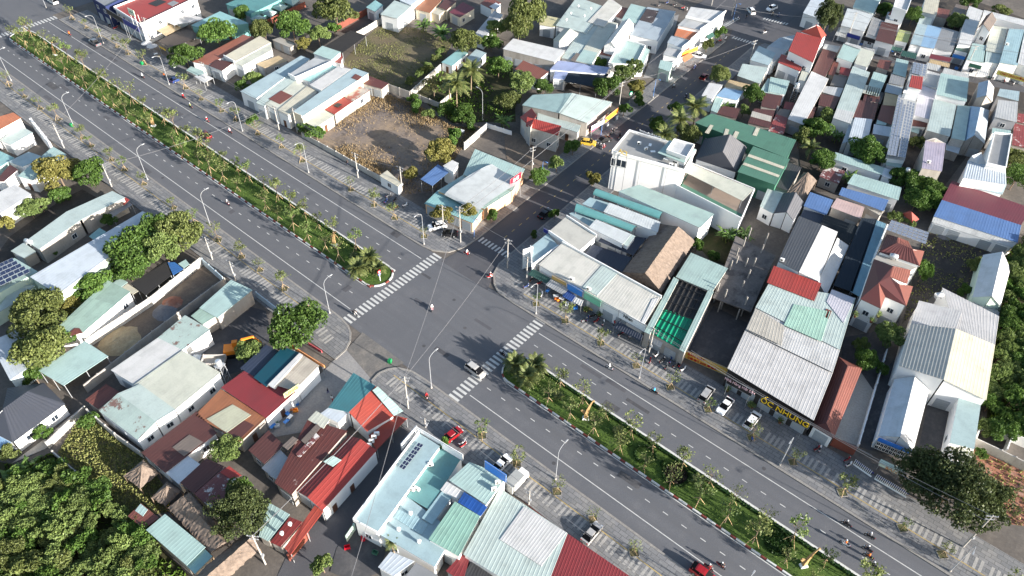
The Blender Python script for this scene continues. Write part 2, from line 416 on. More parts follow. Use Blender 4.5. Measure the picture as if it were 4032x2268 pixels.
# ------------------------------------------------------------------ where things stand (metres)
BUILDINGS = [
('store_building','red roofed white walled store with dark sign fascia near the far crosswalk','building','white','red|f p0123|-157.7,24.3,7 -161.9,47.9,7 -177.3,47.4,7 -175.1,24.9,7;dark|n|-169.7,34.2,7.1 -166,34.9,7.1 -166.6,39.2,7.1 -170.3,38.5,7.1;grey|n|-165.2,38.4,7.1 -162.2,38.5,7.1 -163.1,41.5,7.1 -165.9,41.3,7.1'),
('store_building','navy blue fronted store at the upper edge behind the crosswalk','building','navy','grey|f p01|-187.1,23.5,7 -177,23.2,7 -180,34.5,7 -190.8,34.7,7'),
('awning_canopy','tan cloth awning over the tables beside the white store','canopy','tan','tan|c|-160.2,29.4,3.2 -153,29,3.2 -154.2,35.6,3.2 -160.8,35.4,3.2'),
('slatted_canopy','dark brown slatted canopy behind the white umbrellas','canopy','dark','darkbrown|c|-151.9,25.6,3 -144.2,25.4,3 -145.3,36.7,3 -154.5,37.2,3'),
('metal_shelter','grey striped metal shelter roof between red store and teal roof','shelter','grey','greystripe|c|-161.6,33.7,4.2 -155.7,34,4.2 -151.6,43.8,4.2 -161,41.8,4.2'),
('restaurant_hall','teal roofed restaurant hall with green side sheet','building','teal','paleteal||-151,37.5,4.5 -144.5,39.1,4.5 -138.4,51.2,4.5 -152.9,49.9,4.5'),
('restaurant_hall','long teal roofed hall beside the four pyramid pavilions','building','teal','teal||-157.3,55,4 -144.7,56.3,4 -147.1,75,4 -159.1,76,4'),
('narrow_house','narrow house with terracotta lean-to and cream roof behind two round trees','house','white','terracotta||-130.9,24.6,3.78 -125.6,26.7,3.78 -128.3,47.3,3.78 -134.4,46,3.78;cream|p0|-125.1,32.3,4.68 -119.6,32.3,4.68 -121.9,47.7,4.68 -128.2,48,4.68;brown||-124.8,26.5,3.96 -119.1,27.3,3.96 -120.9,32.8,3.96 -126.1,30.4,3.96;palecream||-120,32.3,4.5 -116.1,32.6,4.5 -117.8,44.8,4.5 -122.2,47.9,4.5'),
('market_stall','pale mint sidewalk stall roof in front of the terracotta house','stall','mint','mint|c|-129.4,21.2,2.8 -123.5,21.7,2.8 -123.8,24.7,2.8 -130.5,23.6,2.8'),
('market_stall','white sidewalk stall roof beside a parked dark car','stall','white','white|c|-124.5,20.8,2.8 -119,20.6,2.8 -119.3,24,2.8 -123.7,23.7,2.8'),
('corner_house','white house with orange roof at the far side of the wide road','house','white','orange||-132.6,-34.1,5.4 -134.6,-25.4,5.4 -138.9,-25.6,5.4 -140.3,-32.4,5.4;palemint||-131.3,-33.4,3.6 -127,-32.4,3.6 -128.6,-25.9,3.6 -134.7,-26.6,3.6;orange||-130.2,-38.5,5.4 -132.6,-34.1,5.4 -140.3,-32.4,5.4 -139.9,-36.4,5.4'),
('small_shed','teal roofed shed at the image edge below the orange roof','shed','mint','paleteal||-119.1,-40.9,3.6 -119.4,-38.8,3.6 -120.7,-34.5,3.6 -126.4,-35.6,3.6'),
('small_shop','light blue roofed shop beside the blue fenced yard','shop','white','paleblue||-119.5,-36.5,4 -114.6,-35.1,4 -114.8,-29.5,4 -120,-31,4'),
('small_shed','brown roofed shed beside the light blue roofed shop','shed','white','brown||-114.2,-42.4,3.6 -112.5,-40.9,3.6 -114.9,-36.3,3.6 -118.7,-36.6,3.6'),
('small_shop','pale mint shop roof in front of the big yellow green tree','shop','white','mint||-111.6,-37.8,4 -107.1,-36,4 -111.7,-25.1,4 -117.7,-25.7,4'),
('small_house','white roofed house with red lean-to at the edge above the rubble yard','house','white','white||-99.1,-47.5,4.5 -101.2,-39.1,4.5 -108.1,-39.9,4.5 -107.2,-47.6,4.5;terracotta||-99.7,-48,2.7 -101.2,-41.2,2.7 -103.3,-41,2.7 -102.2,-47.5,2.7'),
('long_house','long pale green roofed concrete house beside the rubble yard','house','concrete','palemint||-80.2,-47.4,4.5 -83.1,-36.1,4.5 -88.5,-36.8,4.5 -85.2,-48,4.5;palemint||-83.1,-36.1,4.5 -83.2,-24.8,4.5 -87.9,-25.5,4.5 -88.5,-36.8,4.5;palemint||-86.4,-51.5,3.06 -81.7,-50.6,3.06 -81.9,-47.8,3.06 -87.1,-48.2,3.06;grey|c|-83.7,-29.7,2.7 -81,-30,2.7 -81.9,-24.3,2.7 -84.4,-24.2,2.7;rust|c|-85.3,-29.1,3.15 -83.2,-29.3,3.15 -83.8,-26.4,3.15 -85.5,-26.6,3.15;red|n|-84,-26.2,3.25 -82.5,-25.9,3.25 -83.5,-24,3.25 -85.2,-24.1,3.25;paleteal||-79.1,-37.1,2.34 -76.4,-36.9,2.34 -77.7,-33.6,2.34 -80.2,-33.9,2.34'),
('large_hall','big pale blue white roofed hall behind the cluster of round trees','building','palegreenwall','whiteblue||-71,-53.2,6 -61.4,-51.9,6 -67.8,-24.6,6 -73.4,-25.5,6'),
('solar_house','mint roofed house carrying a rooftop array of dark blue solar panels','house','palegreenwall','mint||-72.3,-61,4.95 -72.8,-51.1,4.95 -80.8,-52.4,4.95 -80.7,-58.7,4.95;palemint||-68.9,-63.3,3.15 -69.3,-59.1,3.15 -71.4,-53,3.15 -74.6,-56.3,3.15'),
('striped_roof_house','mint and lilac striped roof house with white side wall of small window hoods','house','white','mintstripe||-54.2,-58.2,4.05 -49.7,-53.5,4.05 -53.3,-40.9,4.05 -60.2,-42.3,4.05;rust|n|-51.3,-56.4,4.15 -49.6,-53.5,4.15 -51.3,-53.3,4.15 -52.1,-54,4.15;mint||-59.9,-41.8,2.88 -57.4,-41.5,2.88 -57.8,-39.4,2.88 -60.4,-39.8,2.88;cream|c|-57.4,-41,2.7 -53.7,-40.7,2.7 -53.8,-39.2,2.7 -57.7,-39.6,2.7'),
('shade_canopy','black shade net canopy with blue tarp beside the dirt lot wall','canopy','dark','blacknet|c|-56.8,-39.3,3 -51.1,-39.1,3 -52.6,-31.9,3 -57.3,-30.3,3;bluetarp|c|-56.9,-30.2,3 -52.3,-31.7,3 -52.3,-29.1,3 -55.7,-29.1,3;mint|c|-52.5,-28.9,3 -52.7,-27.3,3 -54.7,-27,3 -54.7,-28.9,3'),
('metal_canopy','mint metal canopy on thin posts at the end of the dirt lot','canopy','grey','mint|c|-47,-64,4 -39.7,-62.6,4 -40.2,-53.3,4 -47.4,-54.3,4'),
('rusty_shed','pale blue rusting roof shed at the edge below the round trees','shed','paleblue','whiteblue||-48.5,-68.6,4.05 -49.1,-63.2,4.05 -60.3,-61.7,4.05 -61.2,-66.8,4.05'),
('roadside_workshop','pale mint roadside workshop roof beside the dirt lot','shop','concrete','mint||-38.3,-34,4 -33,-33.2,4 -34.4,-23.4,4 -40.5,-24.6,4;mintstripe||-37.8,-36.4,3.8 -33.9,-36.2,3.8 -33.8,-32.4,3.8 -38.3,-33.5,3.8;paleblue|n|-36.3,-31,3.9 -33.9,-30.7,3.9 -34,-28.7,3.9 -36.6,-29.2,3.9'),
('long_warehouse','long warehouse of mint white striped and cream roofs beside the excavator yard','warehouse','white','mintrust||-36.8,-44.4,4.5 -30.3,-43,4.5 -30.8,-36.2,4.5 -38.2,-37.3,4.5;whitestripe||-36.1,-54.9,4.5 -29.6,-53.8,4.5 -30.3,-43,4.5 -36.8,-44.4,4.5;palecream||-29.4,-53.9,4.68 -18.4,-52,4.68 -19.6,-41.4,4.68 -30.1,-43.1,4.68;palemint||-29.6,-57,4.86 -18.5,-55.8,4.86 -18.2,-52,4.86 -28.5,-53.1,4.86;mintrust||-29.6,-61.2,3.78 -18.3,-59.9,3.78 -18.5,-55.8,4.86 -29.6,-57,4.86'),
('rusty_shed','two storey house block at the lot edge with rusty brown roof sheet','shed','concrete','rust||-34.4,-61.5,3.15 -30.6,-61,3.15 -31.3,-56.3,3.15 -35,-57,3.15'),
('corner_restaurant','restaurant with dark teal glazed roof and beige slatted roof at the corner','restaurant','white','darkteal|f|-14,-37.9,4.5 -10.4,-37.7,4.5 -12.3,-28.2,4.5 -16.1,-29.3,4.5;white|f|-10.3,-37.3,4.8 -8.9,-37.1,4.8 -11.2,-28.2,4.8 -12.1,-28.3,4.8;slatbeige||-9.7,-36.3,4.5 -5.6,-34.8,4.5 -6.9,-27.7,4.5 -11.4,-28.1,4.5'),
('dark_canopy','dark blue canopy roof beside the teal glazed restaurant roof','canopy','dark','navy|c|-18.3,-38.1,4 -14.1,-37.5,4 -15.6,-30.3,4 -19.5,-31,4'),
('red_roof_house','bright red corrugated roof behind the beige slatted roof','house','white','redrib||-17.1,-43.3,3.96 -4.8,-42,3.96 -5.6,-34.5,3.96 -17.2,-36.9,3.96'),
('patched_roof_house','orange brown patched roof house next to the red corrugated roof','house','concrete','orangebrown||-15.5,-50.1,3.6 -4.3,-48.1,3.6 -5.2,-41.9,3.6 -17.1,-43.4,3.6;yellowstripe|n|-13.1,-49.2,3.7 -7.8,-48.6,3.7 -7.7,-43.3,3.7 -12.3,-44.1,3.7;brown|n|-7.6,-48.7,3.7 -4.8,-48.1,3.7 -5.4,-44.3,3.7 -7.6,-44.8,3.7'),
('brown_shed','long chocolate brown roof shed behind the thatched huts','shed','white','brown||-15.6,-60.9,3.6 -8.8,-60.4,3.6 -9.1,-49.7,3.6 -16.1,-49.4,3.6;greybrown|n|-12.4,-56.7,3.7 -9.2,-56.4,3.7 -9.3,-52.5,3.7 -12.5,-53.2,3.7;whiteblue||-9,-60.3,3.42 -5.3,-60.1,3.42 -5.9,-55.4,3.42 -9.5,-55.9,3.42'),
('mottled_shed','brown and mottled white roof shed beside the long thatched roof','shed','concrete','brown||-5.6,-59.8,3.42 -1.7,-59.4,3.42 -2.4,-52.9,3.42 -6.1,-54,3.42;mottled||-1.6,-59.4,3.42 3.3,-59.1,3.42 3.4,-53.1,3.42 -2.2,-52.8,3.42;red|n|-1.9,-54.1,3.52 0.7,-53.7,3.52 1.5,-52,3.52 -1.7,-52.3,3.52'),
('rusty_shop_row','long dark red rusted roof shop row facing the cluttered courtyard','shop','concrete','rustdark||7.6,-49.4,4.5 11.6,-49,4.5 8.9,-34.2,4.5 1.5,-37.3,4.5;palecream||1.7,-37.4,4.7 5.4,-36.8,4.7 4.7,-34.7,4.7 1.3,-35.1,4.7;greybrown|n|4.4,-41.1,4.8 3.7,-36.9,4.8 4.9,-37,4.8 5.8,-41.1,4.8;greybrown|n|2.8,-44,4.8 4.2,-43.9,4.8 3.9,-41.3,4.8 2.6,-41.5,4.8;mottled|n|5.9,-43.5,4.8 7.1,-43.6,4.8 6.3,-38.4,4.8 5.2,-38.3,4.8'),
('striped_lean_to','grey white striped lean-to roof beside the long rusted roof','shed','concrete','greystripe||2.7,-48.8,3.24 6.5,-48.6,3.24 5.9,-44.5,3.24 2,-44.3,3.24'),
('brown_shed','brown square roof beside the striped lean-to','shed','concrete','brown||-1.8,-48.2,3.6 2.6,-48.1,3.6 2,-43.4,3.6 -2.6,-43.2,3.6'),
('red_gable_shop','bright red gabled roof shop house along the narrow alley','shop','white','reddark||11.3,-47.8,4 14.1,-47.5,4.6 12.1,-33.8,4.6 9.6,-34.5,4;red||14.1,-47.5,4.6 17.6,-47.3,4 15.7,-33.3,4 12.1,-33.8,4.6;mint|n|11,-41.4,5.08 12.8,-40.9,4.77 12.9,-39,4.71 11.2,-39.5,5.01;redorange|c|17.6,-55.4,3 19.3,-55.5,3 17.3,-47.1,3 15.3,-47.2,3'),
('red_vent_shed','dark red roof with two white turbine vents near the utility pole','shed','concrete','reddark||15.1,-56.3,3.15 17,-55.7,3.15 16.2,-50.6,3.15 13.9,-51.4,3.15;mint||12.8,-56.9,3.06 14.7,-56.4,3.06 13.5,-51.1,3.06 9.1,-52,3.06'),
('corner_roof_house','corner house with teal slope red slope and mint strip roof','house','white','tealroof||2.3,-33.1,4.5 6.3,-31.5,5.04 5.5,-24.1,5.04 -0.5,-24.5,4.5;whiteblue||2.1,-35.1,4.32 6.2,-34,4.32 5.8,-31.2,4.32 2.2,-33,4.32;redorange||6.3,-31.5,5.04 11.3,-31.7,3.87 12.5,-26,3.87 5.5,-24.1,5.04;mint|n|6.1,-25.4,5.48 12.5,-26.1,3.96 13,-24.2,3.95 6.2,-24.1,5.52;redorange|c|11.6,-31.7,2.88 15,-32.9,2.88 14.2,-24.4,2.88 11.9,-25.5,2.88'),
('flat_roof_block','pale blue flat roof commercial block with white panel sign wall','building','white','paleblueflat|f p03|23.6,-45.5,5.6 28.2,-44.5,5.6 24.4,-25.9,5.6 19.6,-26.5,5.6;tealflat|f|26.7,-36.4,4.6 31.1,-35.7,4.6 28.4,-24.4,4.6 24,-25.3,4.6;paleblueflat|f|27.9,-44.1,4.4 38.8,-42.1,4.4 37.2,-35.8,4.4 26.6,-36.3,4.4;paleblue2|n|27.8,-40.5,4.5 33.4,-39.7,4.5 32.9,-37.6,4.5 27.3,-38.3,4.5;paleblue2|f|31.4,-37.6,4.7 33.5,-37.3,4.7 32.5,-31.4,4.7 30.4,-31.6,4.7'),
('sign_roof_building','mint roof building with small white gable tower and blue roof signboard','building','white','mint||30.5,-30,6 38.4,-29.3,6 37.5,-23,6 30.7,-25.1,6;white||30.4,-32.1,5.4 33.9,-31.3,5.4 33.8,-29.7,5.4 30.1,-30.2,5.4;bluerib||34.3,-31.9,5.6 38.9,-31.3,5.6 38.6,-29.3,5.6 33.8,-29.8,5.6;mintgreen||35.2,-39.8,5.5 40.9,-38.7,5.5 38.8,-31.3,5.5 33.8,-32.1,5.5'),
('striped_warehouse','long warehouse roof in mint white and red beside the lower sidewalk','warehouse','white','palemint||41,-37.8,4.95 55.2,-35.7,4.95 51.5,-24,4.95 37.7,-25,4.95;whitestripe|n|43.8,-32.1,5.05 51.7,-31.2,5.05 51.3,-24,5.05 43,-25,5.05;redrib||55.2,-35.7,4.95 66.6,-34,4.95 63.3,-23.3,4.95 51.5,-24,4.95'),
('small_red_shed','small red roof strip at the lower edge beside the mint warehouse','shed','concrete','redrib||40.3,-41.2,3.6 43.6,-40.8,3.6 41.8,-37.3,3.6 40.3,-37.4,3.6'),
('small_grey_shed','dark grey ribbed roof at the lower edge beside the red strip','shed','concrete','darkrib||43.2,-41.3,3.6 48.7,-40.3,3.6 46.9,-36.9,3.6 42.3,-37.3,3.6'),
('small_house','small white and blue roof house at the bottom of the cluttered yard','house','white','whiteblue||31.7,-47.8,3.6 34.7,-47.2,3.6 35.4,-43.3,3.6 31.3,-44.7,3.6'),
('small_grey_shed','grey flat roof at the bottom edge beside the small white roof','shed','concrete','grey|f|36.1,-45.9,3.6 40.4,-45.3,3.6 39.8,-42.5,3.6 35.7,-43.3,3.6'),
('mint_long_shed','mint striped long shed beside the dense grove','shed','concrete','mintstripe2||-1.7,-68.3,3.6 8.6,-67.4,3.6 8.2,-63.7,3.6 -1.9,-64.7,3.6;paleteal||8.3,-67.4,3.15 10.5,-67.3,3.15 10.1,-63.8,3.15 8.1,-63.9,3.15'),
('rust_hut','small rust and mint roof hut next to the mint striped shed','shed','rustwall','rust||-6.6,-68.9,3.06 -2.5,-68.4,3.06 -2.4,-65.7,3.06 -7.1,-66.2,3.06;mint|n|-6.5,-67.6,3.16 -4.6,-67.3,3.16 -5.1,-66.1,3.16 -7,-66.3,3.16'),
('slate_house','dark slate hip roofed white house at the edge beside the concrete lane','house','white','slate|t|-35,-74.7,3.24 -36.2,-64.4,3.24 -41.8,-67.7,5.58 -41.2,-72.6,5.58;slate|t|-36.2,-64.4,3.24 -44,-64.6,3.24 -41.8,-67.7,5.58;slate|t|-41.2,-72.6,5.58 -42,-76.6,3.24 -35,-74.7,3.24;slate|t k|-41.8,-67.7,5.58 -44,-64.6,3.24 -47.9,-69.7,3.24 -41.2,-72.6,5.58'),
('blue_lean_to','light blue corrugated lean-to at the edge beside the slate roof','shed','white','lightblue|c|-35.8,-77.7,2.7 -35.8,-74.8,2.7 -38.8,-75,2.7 -39.3,-77.6,2.7'),
('corner_shop_row','long cream roofed shop row with fascia signs and awnings at the corner','shop','white','creamrib|p2|7.5,23.2,5 35.5,23.6,5 34.2,32.1,5.7 7.5,31.9,5.7;palemint|n|19.3,23.7,5.13 23.2,23.8,5.13 22.9,32.1,5.82 18.8,31.8,5.79;white|n|34.7,23.6,5.1 35.5,23.6,5.1 33.9,31.6,5.76 33,30.4,5.67'),
('corner_block','white corner block with cream roof and tall white sign wall','building','white','paleblueflat|f p03|6.6,22,4.8 7,31.3,4.8 2.3,33.2,4.8 2.3,26.8,4.8;creamflat|f p02|2.5,33.2,5.4 11.9,32.2,5.4 11.8,39.5,5.4 2.2,40.5,5.4'),
('restaurant_complex','restaurant complex of white roofs and teal barrel canopies','restaurant','white','paleblueflat|f|1.5,42.5,4.8 8.4,41.9,4.8 7.9,45.2,4.8 2.3,44.1,4.8;whiterib||8.8,40.5,5.8 18.3,40.9,5.8 17.8,45.1,5.8 8.4,44,5.8;palemint||18.1,41.2,5.5 19.4,41.1,5.5 18.7,45.5,5.5 17.6,45.4,5.5;whiterib||8.2,47.3,6 22.2,49.6,6 20.6,53.3,6 7.3,51.2,6;paleblueflat|f|1.9,47.4,5 7.6,48.3,5 6.9,52.2,5 1.8,50.8,5;mintrib||6.6,55.8,6.5 29.1,57.1,6.5 29,64,6.5 9,61.6,6.5'),
('barrel_canopy','teal barrel canopy running behind the white restaurant roofs','canopy','dark','tealbarrel|b|2.2,51.3,5.8 19.7,54.2,5.8 19.2,56.7,5.8 1.9,53.5,5.8'),
('barrel_canopy','teal barrel canopy between the two white restaurant roofs','canopy','dark','tealbarrel|b|2.6,43.2,5.6 17.3,46.1,5.6 17.4,48.2,5.6 1.5,45.7,5.6'),
('courtyard_canopy','dark navy courtyard canopy beside the big thatched hall','canopy','dark','navyflat|c|12.6,33.8,4 22.5,34.7,4 21.5,40.2,4 12.1,37.9,4;navyflat|c|12.5,39.4,4.3 21.5,40.7,4.3 20.4,48,4.3 12.1,42.2,4.3'),
('emerald_roof_shop','mint and emerald open roofed shop beside the land sale yard','shop','concrete','mintrib||32.9,40.4,5 41.4,41.6,5 40.3,50.7,5 31.3,49.7,5;emerald||37,23,4.4 44.6,23.1,4.4 42.3,32.2,4.4 35.8,30.5,4.4;blackrib||35.8,30.6,4.4 42.5,32.3,4.4 40.3,41.4,4.4 33.5,40.9,4.4;mintrib|k|36.6,21.9,5 37.9,22,5 33.9,40,5 32.6,40.1,5;mintrib|k|44.6,22.5,5 45.8,22.5,5 41.6,41.9,5 40.4,41.7,5'),
('seafood_restaurant','long seafood restaurant of patched white and mint roofs with yellow letter sign','restaurant','dark','greystripe2||54.5,24.2,5.5 72.8,23.7,5.5 70.8,37.1,5.5 52.3,35.9,5.5;whitestripe||52.4,35.6,5.8 70.8,36.8,5.8 69.5,43.4,5.8 51,42.8,5.8;palemint||51,42.6,6 69.5,43.2,6 66.1,59.7,6 49.8,51.3,6;mintgreenpale|n|57.9,41.8,6.1 65.7,42.7,6.1 63.6,52,6.1 56.8,48.9,6.1;lilacwhite|n|61.8,54.3,6.1 67.1,50.7,6.1 66,59.4,6.1 61.1,58.7,6.1;rust|n|63,49.7,6.1 64.2,49.7,6.1 63.8,52.4,6.1 62.6,52.3,6.1;beigepatch|n|52.5,35.6,6.1 60,36.3,6.1 58,41.7,6.1 51.2,42.3,6.1;red||49.4,51,6.2 59.7,52.6,6.2 58.6,58.8,6.2 48.1,57.1,6.2'),
('grey_roof_hall','grey roofed hall with white slope and curved white lean-to behind the red strip','building','white','greytile||48.1,59.2,6 53.5,57.9,7 50.6,76.9,7 44.6,77.8,6;white||53.5,57.9,7 57.8,59,6.2 54.2,78.1,6.2 50.6,76.9,7;whiteflat||57.8,59,6.2 60.8,57.6,4.6 57.9,77.2,4.6 55,76,6.2'),
('shade_house','long shade house under navy netting beside the villa','canopy','dark','navynet|c|60.7,61.4,5 64.8,62.3,5 59.3,90.9,5 56.2,88.8,5;bluesheet|c|64.3,62.1,5 66.5,61.8,5 61.6,90.6,5 59.1,90.5,5;navynet2|c|49.4,80.5,4.8 57.8,77.2,4.8 57.1,85.4,4.8 48.8,84.3,4.8'),
('white_villa','white two storey villa with dark red hipped tile roofs and curved balcony','villa','white','darktile|t|67.2,57.7,8 68.5,63.2,9.6 69.6,66.7,9.6 68.9,70.6,9.6 64.6,72.1,8;tile|t|68.9,70.6,9.6 72.3,74,8 73.1,69.1,8 69.6,66.7,9.6;darktile|t|67.2,57.7,8 71.6,57.8,8 68.5,63.2,9.6;tile|t k|68.5,63.2,9.6 71.6,57.8,8 71,61.9,8;darktile|t|71,61.9,8 75.4,62.2,8 71.8,66.1,9.4 69.6,66.7,9.6 68.5,63.2,9.6;tile|t|71.8,66.1,9.4 75.4,62.2,8 74.4,69.1,8;darktile|t|64.5,75.3,8 73.2,76.8,8 70.1,79.4,9.4 66.6,79.2,9.4;tile|t|73.2,76.8,8 72.3,82.5,8 70.1,79.4,9.4;darktile|t|64.5,75.3,8 66.6,79.2,9.4 66.2,81.2,9.4 63.6,82.6,8;tile|t k|66.6,79.2,9.4 70.1,79.4,9.4 68.4,82.7,8.5 66.2,81.2,9.4;concretelight|f|64.5,73.2,7.2 64.4,76.1,7.2 73.2,77.7,7.2 72.2,75.1,7.2'),
('hip_roof_house','terracotta hipped roof gatehouse beside the pale driveway','house','white','darktile|t|72.9,24.3,3.24 74.8,25.4,4.68 72.3,41.5,4.68 69.9,44.1,3.24;tile|t|74.8,25.4,4.68 77.2,24.3,3.24 74.7,44.4,3.24 72.3,41.5,4.68;darktile|t|72.9,24.3,3.24 77.2,24.3,3.24 74.8,25.4,4.68;tile|t|72.3,41.5,4.68 74.7,44.4,3.24 69.9,44.1,3.24'),
('blue_shed','bright blue roof shed behind the netted shade house','shed','white','blue||43.3,84.3,4.5 49.1,84.6,4.5 47.9,91.6,4.5 42.1,90.8,4.5;navyflat||44.4,80,4.14 49.4,81,4.14 48.7,85.1,4.14 43.8,83.5,4.14'),
('blue_workshop','blue roofed workshop with pink lean-to behind the shade house','shed','concrete','blue||48.2,93.9,5.04 59.3,94.9,5.04 58.6,100.3,5.04 47.6,97.4,5.04;pinkish||48.6,88.7,4.32 56,89.3,4.32 54.9,94.6,4.32 48.2,93.3,4.32;beigepatch||54.9,94.6,4.32 59.3,93.7,4.32 59.3,96.5,4.32 54.8,97.4,4.32'),
('slate_gable_house','dark slate gabled small house beside the thatch peak','house','white','slate|t|38.9,77.1,4.14 41.5,77.7,5.58 39.7,86.7,5.58 37,86.1,4.14;slategrey|t|41.5,77.7,5.58 43.9,77.6,4.14 42.7,86.1,4.14 39.7,86.7,5.58'),
('small_shed','pale mint flat roof beside the slate gabled house','shed','white','palemint||35,77.3,4.05 38.8,76.9,4.05 37.1,86.4,4.05 33,85.7,4.05'),
('maroon_blue_shed','long shed with maroon back roof and bright blue front roof','shed','white','blue||69.3,103.1,3.96 88,106.5,3.96 86.8,112.1,5.22 68.8,109.2,5.22;maroon||68.8,109.2,5.22 86.8,112.1,5.22 86.9,122.9,4.14 68,121.2,4.14;whitepatch||69.6,101.8,3.06 87.5,105,3.06 88,106.8,3.78 69.3,103.4,3.78'),
('white_barn','white gabled barn with mint gable wall above the ribbed warehouse','building','palegreenwall','whiteblue||85.4,78.4,5 88.4,78.2,7.5 86,95.2,7.5 83,94.7,5;white||88.4,78.2,7.5 90.9,79.6,5 89.2,93.8,5 86,95.2,7.5;greystripe||86.2,77,3.8 91.6,77.5,3.8 91.1,81.3,3.8 85.7,79.9,3.8'),
('cream_warehouse','large cream gabled warehouse with pale ribbed back roof','warehouse','white','creamflat||80.1,46.6,6.4 88,46.9,8.2 85.5,62.3,8.2 77.9,59.7,6.4;cream||88,46.9,8.2 95.9,49.2,6.4 93.1,65.2,6.4 85.5,62.3,8.2;greystripe||77.9,60.5,5.76 85.6,65.4,5.76 85,71.8,5.49 76.8,68.8,5.49;greystripe2||85.6,65.8,5.4 93.2,66.4,5.4 91.5,75.7,5.4 79.3,76.5,5.4'),
('white_workshop','white gabled workshop with blue fascia and a row of dark windows','building','white','whiteblue||83.3,29.7,4 86.4,30.7,5.6 83.5,47,5.6 80.7,45.1,4;white||86.4,30.7,5.6 89.4,30.9,4 86.6,48.7,4 83.5,47,5.6'),
('mint_flat_house','pale mint flat roofed long house behind the giant dark tree','house','white','palemintflat|f|93.9,36.5,4.5 97.8,38.1,4.5 95.5,50.4,4.5 91.8,48.8,4.5;palecream||95.6,34.5,3.42 98.7,35.8,3.42 97.9,39.1,3.42 94.1,37.5,3.42'),
('academy_building','white three storey academy building with tiled roof terrace','building','white','checker|f k p0123|-0.5,62.3,11.5 17.3,67.6,11.5 15.1,77,11.5 -2.6,73.2,11.5;whiteflat|f p0123|11.2,68.6,14 16.5,69.2,14 15.1,75.2,14 10.1,74,14;mint|f n2|9.4,67.6,13.2 16.7,68.3,13.2 15.9,75.3,13.2 8.7,74.4,13.2'),
('terrace_wing','white lower wing with planted roof terrace and pale canopy','building','white','terracedeck|f k p0123|16.2,67.3,6.5 34.9,66.5,6.5 31.8,79.1,6.5 14.1,78.1,6.5;green|f n|16.3,67.8,6.6 34.6,66.8,6.6 34.4,68.3,6.6 16,69.3,6.6;green|f n|16.3,67.8,6.6 17.3,67.8,6.6 15.2,77.3,6.6 14.3,77.4,6.6;palecream|c|16.1,70.7,9 32.8,69.9,9 32.6,75.9,9 15.9,74.6,9'),
('green_hall','deep green long roofed hall with pale skylight strips','building','greenwall','green||4.5,96.9,6 31.7,98.4,6 29.7,108.2,6 5.6,104.4,6;cream|n|9.2,94.2,6.1 10.3,94.4,6.1 9.2,98.9,6.1 8.3,98.8,6.1;cream|n|14.1,95.4,6.1 15.1,95.6,6.1 13.5,100.1,6.1 12.5,99.9,6.1;cream|n|16,97.1,6.1 17.1,97.4,6.1 16.2,100.8,6.1 15.1,100.7,6.1;cream|n|19.6,102.1,6.1 20.7,102.4,6.1 19.6,106.5,6.1 18.6,106.3,6.1;green||24.7,84,6 34.8,85.4,6 32.4,98.5,6 22.3,97.4,6;cream|n|24.2,87.6,6.1 33.8,88.8,6.1 33.6,89.9,6.1 24.1,88.8,6.1;cream|n|23.4,91.9,6.1 33.1,93,6.1 32.9,94.2,6.1 23.2,93.2,6.1'),
('slate_hip_house','dark slate hip roofed house beside the green hall','house','white','slate|t|12.8,83.6,4.6 18.8,85.7,8.6 16.2,94.4,8.6 9.8,93.4,4.6;slategrey|t|18.8,85.7,8.6 24,85.5,4.6 20.5,98,4.6 16.2,94.4,8.6;slate|t|12.8,83.6,4.6 24,85.5,4.6 18.8,85.7,8.6;slate|t k|9.8,93.4,4.6 16.2,94.4,8.6 20.5,98,4.6'),
('orange_sign_shop','mint roofed hardware shop with orange sign on the side street','shop','concrete','mint||-38.4,72.8,4.8 -26.8,75.1,6 -30.5,86.3,6 -39.7,79.3,4.8;palemint||-26.8,75.1,6 -18.8,77.9,4.8 -19.9,91.9,4.8 -30.5,86.3,6'),
('red_roof_house','red roofed old house with stained white wall beside the empty lot','house','stained','red|t|-29.8,64.1,5.6 -20.4,66.4,5.6 -21.7,69.5,6.6 -31.6,66.6,6.6;red|t|-34.5,67.2,5 -27.5,63.3,6.6 -30.1,69.1,6.6 -34.5,72.4,5.6;palemint||-31.2,70.9,3.78 -18.7,73.7,3.78 -20.3,77.1,3.78 -33.5,74.1,3.78'),
('netted_house','lilac blue roofed house with navy netted yard canopy','house','white','lilacblue||-45.9,95.4,4.14 -31.5,105,4.14 -32.9,109.4,4.14 -47.5,101.9,4.14;lilacblue||-42.2,92.4,3.78 -39.2,94.2,3.78 -42.1,101,3.78 -45.2,97.6,3.78;navynet|c|-38.9,93.6,3.6 -29.2,97.3,3.6 -31.2,106.6,3.6 -42.4,101.5,3.6'),
('brown_roof_house','brown tiled roof house behind the lime green tree','house','white','brownred|t|-54.4,88.6,3.96 -44.8,88.5,3.96 -45.5,94.5,3.96 -55.9,94.6,3.96'),
('white_hall','long white roofed hall beside the olive conifers','building','concrete','white||-64.3,94.4,5 -46.7,99,5 -48.9,107.3,5 -66.4,102.1,5'),
('white_gable_house','small white gabled house beside the long white hall','house','white','palecream||-56.8,111.1,4.5 -53.7,110.1,5.4 -56.5,119.9,5.4 -59.3,120.8,4.5;palecream||-53.7,110.1,5.4 -51.5,111.7,4.5 -53.5,120.6,4.5 -56.5,119.9,5.4'),
('yellow_roof_house','pale yellow roofed house beside the olive conifers','house','white','yellowpale||-67.5,117.2,4.14 -62.5,119.1,4.14 -64.7,125.9,4.14 -72,123.5,4.14'),
('vent_roof_house','large pale mint roofed house with five roof vents near the market corner','house','white','palemint||-62.5,119.8,4.5 -51.6,122.4,4.5 -57.4,143.1,4.5 -70.8,143,4.5'),
